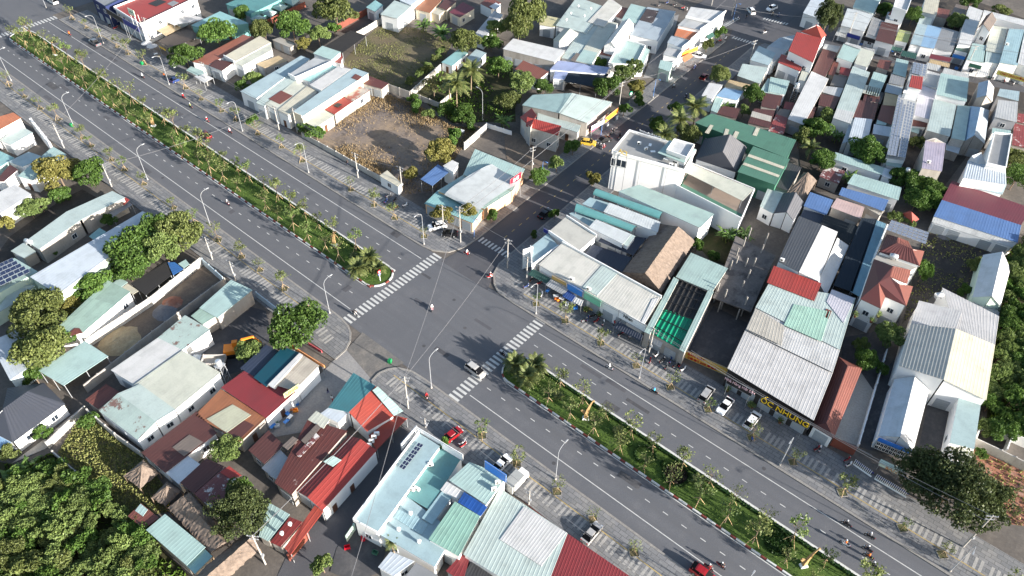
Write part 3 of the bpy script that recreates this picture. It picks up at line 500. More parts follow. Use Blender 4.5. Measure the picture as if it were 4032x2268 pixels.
('narrow_house','cream white narrow roof beside the vented mint roof','house','white','creamrib||-56,129.1,4.68 -49.8,129.9,4.68 -54.1,147.3,4.68 -61.2,150,4.68'),
('twin_roof_house','long pale green twin roof house behind the small white gable','house','white','palemint||-47.9,103.9,4.14 -43.1,105.2,4.14 -51.5,130.3,4.14 -56.5,129.2,4.14;palecream||-43,104.9,4.32 -37.8,106.2,4.32 -48.1,136.1,4.32 -53.7,134.6,4.32;mint|n|-43.2,105.2,4.42 -37.9,106.5,4.42 -41,114,4.42 -45.6,112.7,4.42;greybrown|n|-44.6,104.2,4.42 -42.7,104.2,4.42 -44.6,109.5,4.42 -46,109.4,4.42'),
('steep_gable_house','steep white gabled house with small brown lean-to','house','white','white||-40.3,116.3,6.2 -38.1,116.8,8 -43.4,134.8,8 -45.9,134.8,6.2;white||-38.1,116.8,8 -36.4,117.5,6.2 -41.5,135.5,6.2 -43.4,134.8,8;rust||-41,114.9,3.6 -36.3,116.4,3.6 -38.4,122,3.6 -42.9,120.9,3.6'),
('parapet_house','mint flat roof house with white parapets facing the side lane','house','white','mint|p0123|-34,110.1,4.5 -27.1,114.9,4.5 -31.8,127.9,4.5 -40.5,127.3,4.5;mint||-27.8,116.1,3.78 -26,117.5,3.78 -30.1,128.2,3.78 -32.5,129.1,3.78'),
('mottled_roof_house','blue grey roof house with black mottled roof square','house','white','mint||-48.2,138.1,4.68 -42,139.8,4.68 -46.5,152.7,4.68 -53,151.3,4.68;greyblue||-39.8,130.8,4.86 -30.6,133.5,4.86 -37.8,156.7,4.86 -47.1,152.8,4.86;mottleddark|n|-43.5,142,4.96 -38.7,143,4.96 -42.3,152.6,4.96 -46.4,151.1,4.96'),
('small_shed','brown roofed lean-to beside the blue grey roof','shed','white','rust||-54.4,141.3,3.6 -48.6,140.9,3.6 -51.4,149.9,3.6 -56.6,148.7,3.6'),
('corner_building','white three storey corner building at the market junction','building','white','white|p01|-29.9,148.8,8 -21.4,150.9,8 -21.9,161.9,8 -32.6,156.9,8;greywhite|p1|-29.1,142.5,7.5 -21.8,144.6,7.5 -21.8,151.9,7.5 -30.3,151,7.5'),
('orange_roof_shop','orange roofed shop house between white and grey roofs on the side street','shop','white','orange|p1|-27.1,137.6,6.4 -21.5,138.5,6.4 -22.1,145.9,6.4 -29.6,144.1,6.4'),
('grey_roof_shop','grey roofed shop house with orange awning beside the orange roof','shop','white','greyblue|p1|-26.6,132.4,6 -21.1,132.6,6 -21.5,139.9,6 -28.2,137.7,6'),
('grey_roof_shop','small white grey roofed shop next to the mint kiosk','shop','white','greywhite|p1|-24.2,126.4,5 -19.7,127.8,5 -20.9,133.3,5 -25.8,131.4,5'),
('mint_kiosk','pale mint kiosk at the end of the side street shop row','kiosk','palegreenwall','mint||-21.5,119.7,4 -17.5,120.1,4 -19.8,125.9,4 -23.8,124.6,4'),
('white_roof_house','white roofed house behind the round street tree beside the side street kerb','house','concrete','palemint||-0.3,131.4,4.5 7.3,131.8,4.5 4.5,142.7,4.5 -2.7,139.5,4.5'),
('tan_shed','tan roof shed between white roof and blue roof','shed','white','tan||-0.8,124.4,3.6 4.9,126.5,3.6 5,130.9,3.6 -1.6,129.2,3.6'),
('white_shed','bright white roof canopy beside the side street palms','shed','white','white||-2.5,113.4,4.5 0.9,113.8,4.5 -0.9,123.4,4.5 -4.6,121.7,4.5'),
('blue_roof_house','blue roofed small house beside the bright white roof','house','white','lightblue||0.5,116.9,4.14 6.6,118.9,4.14 5.3,124.7,4.14 -0,122.7,4.14;mint||3,109.5,3.6 5.1,109.5,3.6 2.6,118.3,3.6 0.1,117.9,3.6'),
('pale_blue_shop','pale blue roofed shop with white sign at the street bend','shop','white','paleblue||-1.7,142.4,5 4.5,143.2,5 2.3,152.3,5 -4.1,153.1,5'),
('brown_shed','brown roofed shed beside the palm clump','shed','concrete','brown||4.9,109.4,3.42 10.7,110.8,3.42 8.9,116.5,3.42 4.3,114.4,3.42'),
('brown_row_house','long brown roof row house beside the green hall','house','concrete','brown||14.5,110.3,3.96 20.5,111.9,3.96 17.3,121.8,3.96 12.3,118.6,3.96;beigepatch|n|13.6,113.7,4.06 19.2,115,4.06 18.2,117.9,4.06 12.6,116.7,4.06'),
('brown_row_house','small brown and grey roof house behind the dark round tree','house','concrete','brown||13.2,121.1,3.96 17.2,122.4,3.96 14.9,130.8,3.96 10.3,128.6,3.96'),
('far_corner_shop','white roofed blue edged shop at the far junction','shop','white','whiteblue||-3.9,186.3,5 2.4,185.9,5 -1.3,203.1,5 -6.9,200.2,5'),
('market_building','white and mint long roof building on the market street','building','white','whiterib||10.3,185.2,5.4 18.1,186.4,5.4 15.1,202.6,5.4 6.5,200,5.4;mint||7.9,201.1,5.8 15.2,201.2,5.8 12.8,215.7,5.8 4.9,213.4,5.8'),
('red_temple','red tiled temple hall with a pointed front gable','temple','white','red|t|6.6,150.6,8 15.8,148.6,8 11.2,166.1,8 2.8,164.6,8;redorange|t k|3.4,166.8,7.5 10.8,166.8,7.5 7.1,168.6,10.5;redorange|t k|10.8,166.8,7.5 10.9,170.3,7.5 7.9,170.5,9.5 7.1,168.6,10.5'),
('curved_front_building','pale curved front building beside the red temple','building','white','greyblue||-2,155.7,4.6 4.1,157.7,4.6 1.3,169.8,4.6 -1.9,163.8,4.6;greywhite||-0.1,146.3,4.6 4.2,146.9,4.6 4.1,157.7,4.6 -2,155.7,4.6'),
('red_roof_small_house','small red roofed white house in front of the temple','house','white','red|t|5.6,147,5.04 13.4,146.4,5.04 12,153.5,5.04 4,152.8,5.04;palecream||14.9,142.7,4.32 17,143.3,4.32 13.6,155.6,4.32 11.7,154.4,4.32'),
('brown_long_house','long brown roofed house with white front awning beside the temple','house','concrete','brown||15.7,151.1,4.14 20.4,150.1,4.14 16.7,167.9,4.14 12,167.5,4.14;whitepatch||11.6,168.4,3.78 16.4,169.2,3.78 15.4,173.9,3.78 10.8,172.1,3.78'),
('white_long_house','long bright white roofed house in the second row','house','concrete','white||22.5,119,4.5 27.2,119.2,4.5 21.8,149.2,4.5 15.8,150,4.5'),
('market_shop','pale mint roofed market shop with low white parapet','shop','white','mint||18.3,163.3,5 23.5,163.4,5 21.9,174.4,5 16.1,174,5;whitepatch|n2|16.5,173.6,5.2 21.9,173.4,5.2 21.4,175.7,5.2 16.5,175.1,5.2'),
('market_shop','cream mint roofed market shop with a roof box','shop','white','palecream||24.1,163.3,5 28.2,163.6,5 26.2,175.1,5 21.4,175.2,5'),
('mint_long_house','long pale mint roofed house with two stage slope','house','white','palemint||32.1,128.3,4.5 37.1,128.8,4.5 29.9,162.1,4.5 24.2,162.3,4.5;whitepatch|n|32.1,128.3,4.6 37.1,128.8,4.6 35.5,135.5,4.6 30.8,134.1,4.6'),
('rust_shed','small rust red roof behind the mint market shop','shed','concrete','reddark||22.7,155.4,3.96 26.1,156.3,3.96 24.6,161.3,3.96 21.3,160.2,3.96;concretedark|f|23.2,147.7,3.6 27,149,3.6 25.3,156.2,3.6 21.5,154.9,3.6'),
('grey_shed','white grey ribbed lean-to beside the long white house','shed','concrete','greywhite||23,141.1,3.96 28.5,142,3.96 27.3,148,3.96 22.5,145.3,3.96'),
('brown_house','brown roofed house beside the blue water tank','house','concrete','brown||25.6,133.3,3.96 30.1,134.5,3.96 28.6,142.3,3.96 23.5,139.9,3.96;brown||26.7,122.3,3.78 28.2,122.2,3.78 25.7,132,3.78 24.3,131.7,3.78'),
('mint_narrow_house','pale green roofed narrow house between dark alleys','house','concrete','mint||33.7,148.6,4.5 37.4,149.3,4.5 34.8,163.9,4.5 30.6,163.4,4.5;palecream|n2|31.8,153.5,4.5 36.2,154.5,4.5 37.4,149.3,4.5 33,148.2,4.5'),
('dark_brown_house','dark brown wide roof house in the middle of the block','house','concrete','brown||36.2,133,4.14 41.3,136.3,4.14 38.7,146.1,4.14 33.8,144.1,4.14;brown||34.8,144,4.14 38.7,147.1,4.14 37.6,150.6,4.14 33.5,149,4.14'),
('white_back_house','white blue roofed back house beside the large dark tree','house','white','whiteblue||40.1,119.6,4.5 44.7,122,4.5 40.9,135.6,4.5 36.7,133.1,4.5;greyblue||39.2,118.4,3.96 39.9,120.3,3.96 36.6,133.8,3.96 36,132.3,3.96'),
('rust_shop','rust brown small roof at the market lane','shop','concrete','rust||30.1,167,4.6 33.8,167,4.6 32.5,174.1,4.6 29,172.3,4.6'),
('grey_market_shop','pale grey roof shop with rear grey slope on the market street','shop','concrete','mint||35.7,165.2,5 39.6,165.7,5 36.6,176.9,5 33,176,5;grey||36.8,159,4.8 40.9,160.3,4.8 39.4,166.8,4.8 35.3,165.6,4.8'),
('tan_row_house','grey and tan roof row house beside the solar roof','house','concrete','greyblue||37.7,153.8,4.32 42.3,154.9,4.32 40.8,161.1,4.32 36.5,159.3,4.32;tan||40.1,146.1,4.14 43.5,148.3,4.14 41.9,155.1,4.14 38,153.8,4.14;rust||41.9,137.3,4.05 46.8,137.4,4.05 43.7,148.6,4.05 39.8,146.3,4.05'),
('white_small_house','white roofed small house at the foot of the solar roof row','house','concrete','whiteblue||43.7,128.9,4.14 48.1,130.7,4.14 46.5,135.9,4.14 42.1,134.1,4.14;mint||42.5,134.9,3.96 44.9,136.1,3.96 44.3,139.3,3.96 41.7,137.9,3.96'),
('solar_long_house','long house roofed by two columns of grey solar panels','house','white','greywhite||51.3,117.5,5.4 55.6,119.7,5.4 47.5,152.3,5.4 41.7,154.1,5.4;mint||52.2,116.5,4.05 55.7,117.7,4.05 55.2,122,4.05 51,119.8,4.05'),
('solar_market_shop','market shop under a small grey solar roof','shop','white','greywhite||40.5,165.4,6.4 45.1,166.3,6.4 42.7,175.5,6.4 38.4,174.1,6.4'),
('red_tower_house','slim white tower house with bright red roof','house','white','red|t|43.8,151.4,9.5 47.3,152.2,9.5 45.1,160.1,9.5 42.1,158.6,9.5;white|f p0|43,151.4,7.5 46.9,152.5,7.5 46.7,156.4,7.5 43.1,155.5,7.5'),
('lilac_house','lilac white roofed house beside the slim tower house','house','white','lilacwhite||49.5,145,5.04 54,146.1,5.04 49.5,164.2,5.04 44.7,164.1,5.04;greywhite||45.2,164.5,5.04 49.4,165.1,5.04 47.2,175.1,5.04 43.1,174.8,5.04;rust||50.5,141.6,3.6 54,143.7,3.6 53.5,148.5,3.6 49.3,146.1,3.6'),
('wide_mint_house','wide pale mint roofed house with white rear wall','house','white','mint||50.7,158.4,6.6 58.9,160.2,6.6 55.1,175.3,6.6 47.5,172.6,6.6'),
('twin_gutter_house','pale twin roofed house split by a dark gutter line','house','stained','palemint||55,138.9,5.4 61,139.9,5.4 56.9,158.9,5.4 50.8,157.8,5.4;mint||61.5,139.5,5.4 64.8,140.7,5.4 60.3,160.8,5.4 57.2,159.1,5.4'),
('curved_blue_hall','blue grey curved roof hall with teal netting edge','building','concrete','lightblue||64.8,141.5,5 66.2,142.4,7 63,159.1,7 60.1,161.7,5;greyblue||66.2,142.4,7 69.4,143.7,5 65.2,163.2,5 63,159.1,7'),
('lilac_tall_house','tall lilac flat roofed house with small roof unit','house','concrete','lilac||60.7,114.9,8 65.1,117,8 61.6,130.9,8 57,128.6,8;white|k|57.1,128.6,8 59.9,130.3,8 61.4,130.9,8 58.8,129.1,9.4'),
('grey_flat_house','tall grey flat roofed house at the block edge','house','white','grey|f p0123|72.9,127.5,8.4 77.2,128.8,8.4 74,146.5,8.4 70.2,144.3,8.4;mint||69.3,150.3,5.4 73.8,152.1,5.4 73.1,155.1,5.4 68.7,153,5.4'),
('white_tile_house','white tiled roof house with small front gable above the maroon roof','house','white','whiteblue|t|70,119.5,7 79.4,124,7 77.2,131.5,7 68.6,128.4,7;whiteblue||68.6,128.4,7 71.1,128.6,7 70.3,131.9,8.6 68.9,128.6,8.6;white|k|71.1,128.6,7 72.8,129.9,7 70.3,131.9,8.6;paleblue||71.1,120.5,4.5 79.8,123.2,4.5 79.4,128.4,4.5 69.8,123.8,4.5'),
('steep_blue_house','steep blue and white gabled house near the porridge stall','house','concrete','blue2||60.5,163.8,7 62.7,162.1,9.5 60.6,171.7,9.5 58.3,173.5,7;white||62.7,162.1,9.5 64.7,164.6,7 62.7,173.8,7 60.6,171.7,9.5'),
('white_roof_house','white roofed two storey house behind the market edge','house','greywall','greywhite||67.7,156.3,7 73.2,157.6,7 70.5,169.7,7 65.7,167.1,7;paleblue||64.6,172.8,5.4 70.3,173.9,5.4 69,180.2,5.4 64,177.9,5.4'),
('rust_red_house','rust red roof house at the image edge','house','concrete','redrust||75.3,149.4,4.5 79.6,150.5,4.5 77.1,162.9,4.5 72.7,161.8,4.5'),
('rust_red_house','rust red small roof above the rust red house','house','concrete','redrust||73.1,163.1,4.5 76.8,164.1,4.5 75.7,170.2,4.5 72.1,168.4,4.5'),
('white_long_shop','long white roofed house with brown gable tower across the market street','shop','white','white||45.2,197.7,5.6 48.6,200.1,5.6 43.6,231.6,5.6 38.7,232.2,5.6;mint||50.5,190.4,5.2 55.7,192.3,5.2 52.7,205.3,5.2 48.4,203.9,5.2;darkgreen||45.2,196.2,4.6 49.3,196.9,4.6 48.4,202.6,4.6 44.9,200.1,4.6'),
('brown_gable_tower','brown slate gable roof tower among white roofs','house','white','brown|t|47.2,208.8,8 48,210.4,9.5 47.5,222.2,9.5 46.4,221.4,8;greybrown|t|48,210.4,9.5 51,209.2,8 50.1,220.4,8 47.5,222.2,9.5'),
('pale_market_shop','pale mint market shop beside the brown gable tower','shop','white','palemint||55.1,192.3,5.2 59.2,195,5.2 57.8,202.6,5.2 53,201.8,5.2;palecream||53.3,200.9,5.4 58,202.2,5.4 54,223.6,5.4 49.4,222,5.4'),
('porridge_shop','large pale blue and white roofed porridge shop','shop','white','paleblue2||59.3,194,6 64.2,195.8,6 59.3,224.9,6 54.8,222,6;white||63.1,197.7,6 68.2,196.6,6 61.7,226.4,6 58.9,225.1,6'),
('white_back_building','long white wall roof behind the porridge shop','building','white','white||44.3,229.7,5 60.3,230.6,5 59.4,236,5 43.5,234,5'),
('light_blue_shop','light blue roofed market shop','shop','white','lightblue||35.9,189.9,5 39.9,191.1,5 36.8,208.7,5 32.1,207.7,5'),
('pale_blue_market_shop','pale blue narrow market shop beside the light blue roof','shop','white','paleblue||32.9,189.1,5 35.9,190.1,5 32.4,207.4,5 29.4,206.1,5'),
('dull_grey_shop','dull grey roofed market shop','shop','white','grey||39.8,191.8,5 45.3,193.1,5 42.3,209.8,5 36.6,209.4,5'),
('yellow_green_stall','yellow green roofed market stall','stall','white','yellowgreen||27.7,190.3,4.2 31.5,191.2,4.2 29.6,200.2,4.2 25.8,199.1,4.2'),
('brown_market_house','brown roofed market house with white front','house','white','brown||22.9,184.5,4.68 28.7,185.3,4.68 24.5,202,4.68 19.3,199.7,4.68;greywhite||20.2,199.8,4.86 25.3,201.1,4.86 23,210.1,4.86 18.1,208.5,4.86'),
('grey_market_house','grey roofed market house with black sign','house','white','grey||18.7,187.6,4.5 22.8,187.5,4.5 20.1,201.1,4.5 15.3,201.9,4.5'),
('cream_back_house','cream roofed house behind the market trees','house','white','cream||27.3,217.3,4.86 32,218.3,4.86 28.6,231.8,4.86 23.9,230.7,4.86;palemint||29.3,207.2,4.5 33.1,208.7,4.5 31.7,215.1,4.5 27.8,214.3,4.5'),
('rust_back_shed','rust roofed shed behind the dull grey shop','shed','concrete','rust||31.3,218.9,4.14 35.6,219.5,4.14 34,227.7,4.14 29.8,226.3,4.14;greybrown||35.4,223.9,4.14 39.7,225,4.14 38,235.2,4.14 34,234.5,4.14'),
('ornate_villa','ornate white villa tower behind the market street','villa','white','white|f p0123|20.6,202.7,9 25.2,202.7,9 22.9,213.6,9 18,213.4,9;reddark||19.3,204.8,5.5 24.1,205,5.5 23.4,211.5,5.5 18.9,210.9,5.5'),
('mint_back_shed','long mint roof behind the big dark tree','shed','white','mint||40.6,110,3.78 53,111.7,3.78 52.3,115.5,3.78 39.4,113.5,3.78;whiteblue||53.2,111.2,3.78 55.5,111.7,3.78 54.8,115.7,3.78 52,115.4,3.78'),
('rusty_shack','rusty patched roof shack beside the banana plants','shed','concrete','mottled||40.6,100.6,3.24 45.8,100.9,3.24 44.8,107.7,3.24 39.8,107.2,3.24'),
('mint_workshop','mint roofed workshop beside the water tower','shed','white','mint||47.8,100.8,4.5 60.4,102.7,4.5 59.1,108.6,4.5 47.4,106.2,4.5'),
('dark_lean_to','dark ribbed lean-to at the foot of the green hall','shed','concrete','darkrib||33.4,88.2,3.6 37.2,88.7,3.6 35.5,100.7,3.6 30.8,100.5,3.6'),
('grey_ribbed_shed','grey ribbed roof beside the pale gabled barn','shed','white','mint||8.8,129.2,3.6 14.4,131.2,3.6 12.8,138.2,3.6 7,138.2,3.6;brown||13.7,124.8,3.42 17,125.9,3.42 14.7,132.9,3.42 11.2,130.7,3.42'),
('red_patched_shed','red patched roof sheds in the second row behind the green hall','shed','concrete','redrust||20.6,111,3.42 24.6,112.8,3.42 21.7,121.4,3.42 18.2,121,3.42;greybrown||18.2,121,3.42 21.7,121.4,3.42 20.4,126,3.42 17.7,124.5,3.42;reddark||18.2,125.8,3.24 20.9,126.3,3.24 19.4,130.9,3.24 17,129.7,3.24'),
('teal_second_house','teal roofed house at the far edge of the second row','house','white','mint||10.9,130.2,3.96 15.6,132,3.96 13,140.7,3.96 7.4,138.9,3.96'),
('white_field_house','white house with pale roof at the head of the green field','house','white','palemint||-110.8,84.6,5.04 -104.1,86.2,5.04 -107.5,96.1,5.04 -115.3,95.4,5.04'),
('white_gable_house','white gabled house behind the pale roofed white house','house','white','whiteblue||-113.6,96.2,5.4 -107.4,96,5.4 -110,105.6,5.4 -117,106.6,5.4;paleteal||-120.2,86.4,3.96 -115.2,86.2,3.96 -117,91.6,3.96 -122.2,92.6,3.96'),
('orange_brown_house','orange brown roofed house beside the banana clump','house','cream','orangebrown||-107.1,97.4,3.78 -101.2,98.7,3.78 -105.4,108.9,3.78 -111.5,107.7,3.78;brown|t|-102.6,104.2,3.78 -98.4,104.2,3.78 -100.9,111.7,3.78 -105.8,111.9,3.78'),
('maroon_house','maroon roofed cream walled house behind the banana clump','house','cream','maroon||-97.1,103.9,3.6 -91.6,103.5,3.6 -92.6,112.4,3.6 -99.1,113.2,3.6;cream|f|-102.7,100,3.24 -98.5,100.4,3.24 -100,106.9,3.24 -103.3,106.6,3.24'),
('rust_top_shed','rust and white roofed shed at the top beside the conifers','shed','white','rust||-94,116.5,3.6 -87.9,115.7,3.6 -88.8,122.1,3.6 -94.8,122.5,3.6;whiteblue|n|-89.8,116.8,3.7 -86.5,116.2,3.7 -87.1,120.1,3.7 -90.1,120.7,3.7'),
('pale_long_shed','long pale corrugated roof beside the olive trees','shed','white','greystripe||-79.2,96.8,3.6 -74.7,96.7,3.6 -82,115.2,3.6 -86.5,115.8,3.6;paleteal||-75.2,77.4,3.06 -71,77.9,3.06 -73.1,87.6,3.06 -77.1,87.5,3.06;paleblue||-71.1,84.7,3.06 -66.9,85.1,3.06 -68.7,91.6,3.06 -73,91.3,3.06'),
('black_net_shed','black shade net shed at the green field edge','shed','dark','blacknet|c|-109.1,58.6,3.6 -101.8,59.8,3.6 -104.9,72.7,3.6 -111.6,71.9,3.6'),
('mint_small_house','mint roofed small house beside the black net shed','house','white','mint||-106.8,52.3,4.5 -99.3,53.5,4.5 -101.1,58.8,4.5 -108.6,57.5,4.5;reddark||-101,54.7,3.06 -97.6,55.5,3.06 -100.8,59,3.06 -102.9,60,3.06'),
('tan_concrete_shed','tan roofed concrete shed behind the shop row','shed','concrete','tan||-116.4,37.5,3.24 -112.5,37.7,3.24 -110.9,45.3,3.24 -115.6,45.4,3.24;concretelight|f|-126.3,50.9,2.88 -117.6,51.6,2.88 -118.5,54.5,2.88 -125.9,53.8,2.88'),
('pale_shop_row','row of shops with long pale blue and cream roofs along the sidewalk','shop','white','paleblue||-103.8,23.1,4.8 -97.1,23.8,4.8 -104.2,49,4.8 -107.9,48.5,4.8;palemint||-95.7,22.6,4.6 -92.4,23,4.6 -97.4,38.2,4.6 -102.6,38.2,4.6;palecream||-93.5,23.9,4.6 -88,23.9,4.6 -91.5,38.4,4.6 -97.7,38.4,4.6;rust|n|-94.6,26.2,4.7 -89.9,26.6,4.7 -90.9,31.9,4.7 -95.7,31.5,4.7;cream||-87.7,24,4.8 -83.6,24.4,4.8 -87.4,38.1,4.8 -92.1,38.1,4.8'),
('flat_shop_block','white flat roofed shop block with pale blue rear roof','shop','white','greywhite|f p01|-99.5,37.4,6 -96.1,37.4,6 -95.8,50.9,6 -101.9,49.1,6;paleteal||-96.6,39.3,5 -92.9,40,5 -94,51.2,5 -97.1,51.1,5;whitestripe||-90.8,38.2,5.6 -85.9,38.4,5.6 -88.9,52.5,5.6 -93.1,51,5.6'),
('long_blue_shop','long pale blue roofed shop house with cream side wall','shop','cream','paleblue|p0|-82.7,25.3,5.6 -78.8,25.7,5.6 -83.2,54.5,5.6 -88.9,53.6,5.6;rust|n|-84.8,49,5.7 -82.2,49.3,5.7 -83,51.6,5.7 -85.7,51.4,5.7'),
('decayed_shed_row','low decayed row of red and rusty roofs beside the dry grass lot','shed','stained','palecream||-80.1,26.5,3.42 -74.7,26.9,3.42 -75.6,34.3,3.42 -80.9,34.3,3.42;red||-80.6,34.5,3.42 -76.1,34.8,3.42 -77.5,43.2,3.42 -82.6,42.7,3.42;rustwhite||-82.3,42.4,3.42 -77.3,42.7,3.42 -78.4,50.4,3.42 -83.5,50.1,3.42;rustdark||-83.1,51.4,3.6 -76.2,53.1,3.6 -77.1,56.7,3.6 -84.9,55.7,3.6;dark|n|-79.5,37.3,3.7 -77.7,37.5,3.7 -78.2,39.4,3.7 -79.8,39.1,3.7'),
('corner_cafe','corner cafe with mint roof and white barrel vault roof','cafe','peach','mint||-28.7,37.3,4.2 -14.9,40.8,4.2 -18.5,50,4.2 -34.2,48,4.2;paleteal||-28.7,23.2,3.2 -14.6,25.6,3.2 -16.3,31.6,3.2 -29.9,29,3.2;mint||-29.2,28.4,3.9 -15.7,30.9,3.9 -15.1,41.1,3.9 -29,37.6,3.9;whitebarrel|b|-26.6,28.2,4.1 -15.7,28.7,4.1 -15.1,44.7,4.1 -26,46,4.1'),
('blue_pergola','blue slatted pergola beside the corner cafe','pergola','white','blue|c|-35.7,28.9,4 -31.5,28.9,4 -32.5,36.4,4 -36.9,36.5,4'),
('white_box_room','white box room beside the blue pergola','building','white','white||-34.5,35.9,5 -30.5,35.7,5 -32.2,39.5,5 -34.5,39.4,5'),
('cream_shed','low cream roofed shed at the burnt lot corner','shed','white','cream||-45.6,23.7,3.06 -38.4,23.7,3.06 -38.9,25.3,3.06 -45.8,26.7,3.06'),
('gap_shed','rust red roof shed wedged beside the long brown roofed house','shed','concrete','rust||19.9,154,3.42 21.9,154.1,3.42 19.3,163.8,3.42 17.6,164,3.42'),
('gap_shed','brown roof shed behind the cream mint market shop','shed','concrete','greybrown||23.6,165.9,3.24 27.5,166.5,3.24 26.6,171,3.24 23.5,170.5,3.24'),
('gap_shed','grey lean-to behind the tan row house','shed','concrete','concretedark|f|37.2,147.7,3.24 39.1,148,3.24 37.6,155.3,3.24 35.9,154.8,3.24'),
('gap_shed','rusty lean-to between the solar house and the lilac house','shed','concrete','mint||50.5,139.8,2.88 53.3,140,2.88 52.5,143.9,2.88 49.8,143.4,2.88'),
('gap_shed','brown yard roof at the foot of the twin gutter house','shed','concrete','whiteblue||61.8,137.1,2.88 65.2,137.6,2.88 64.3,142.9,2.88 60.6,142.1,2.88')
]
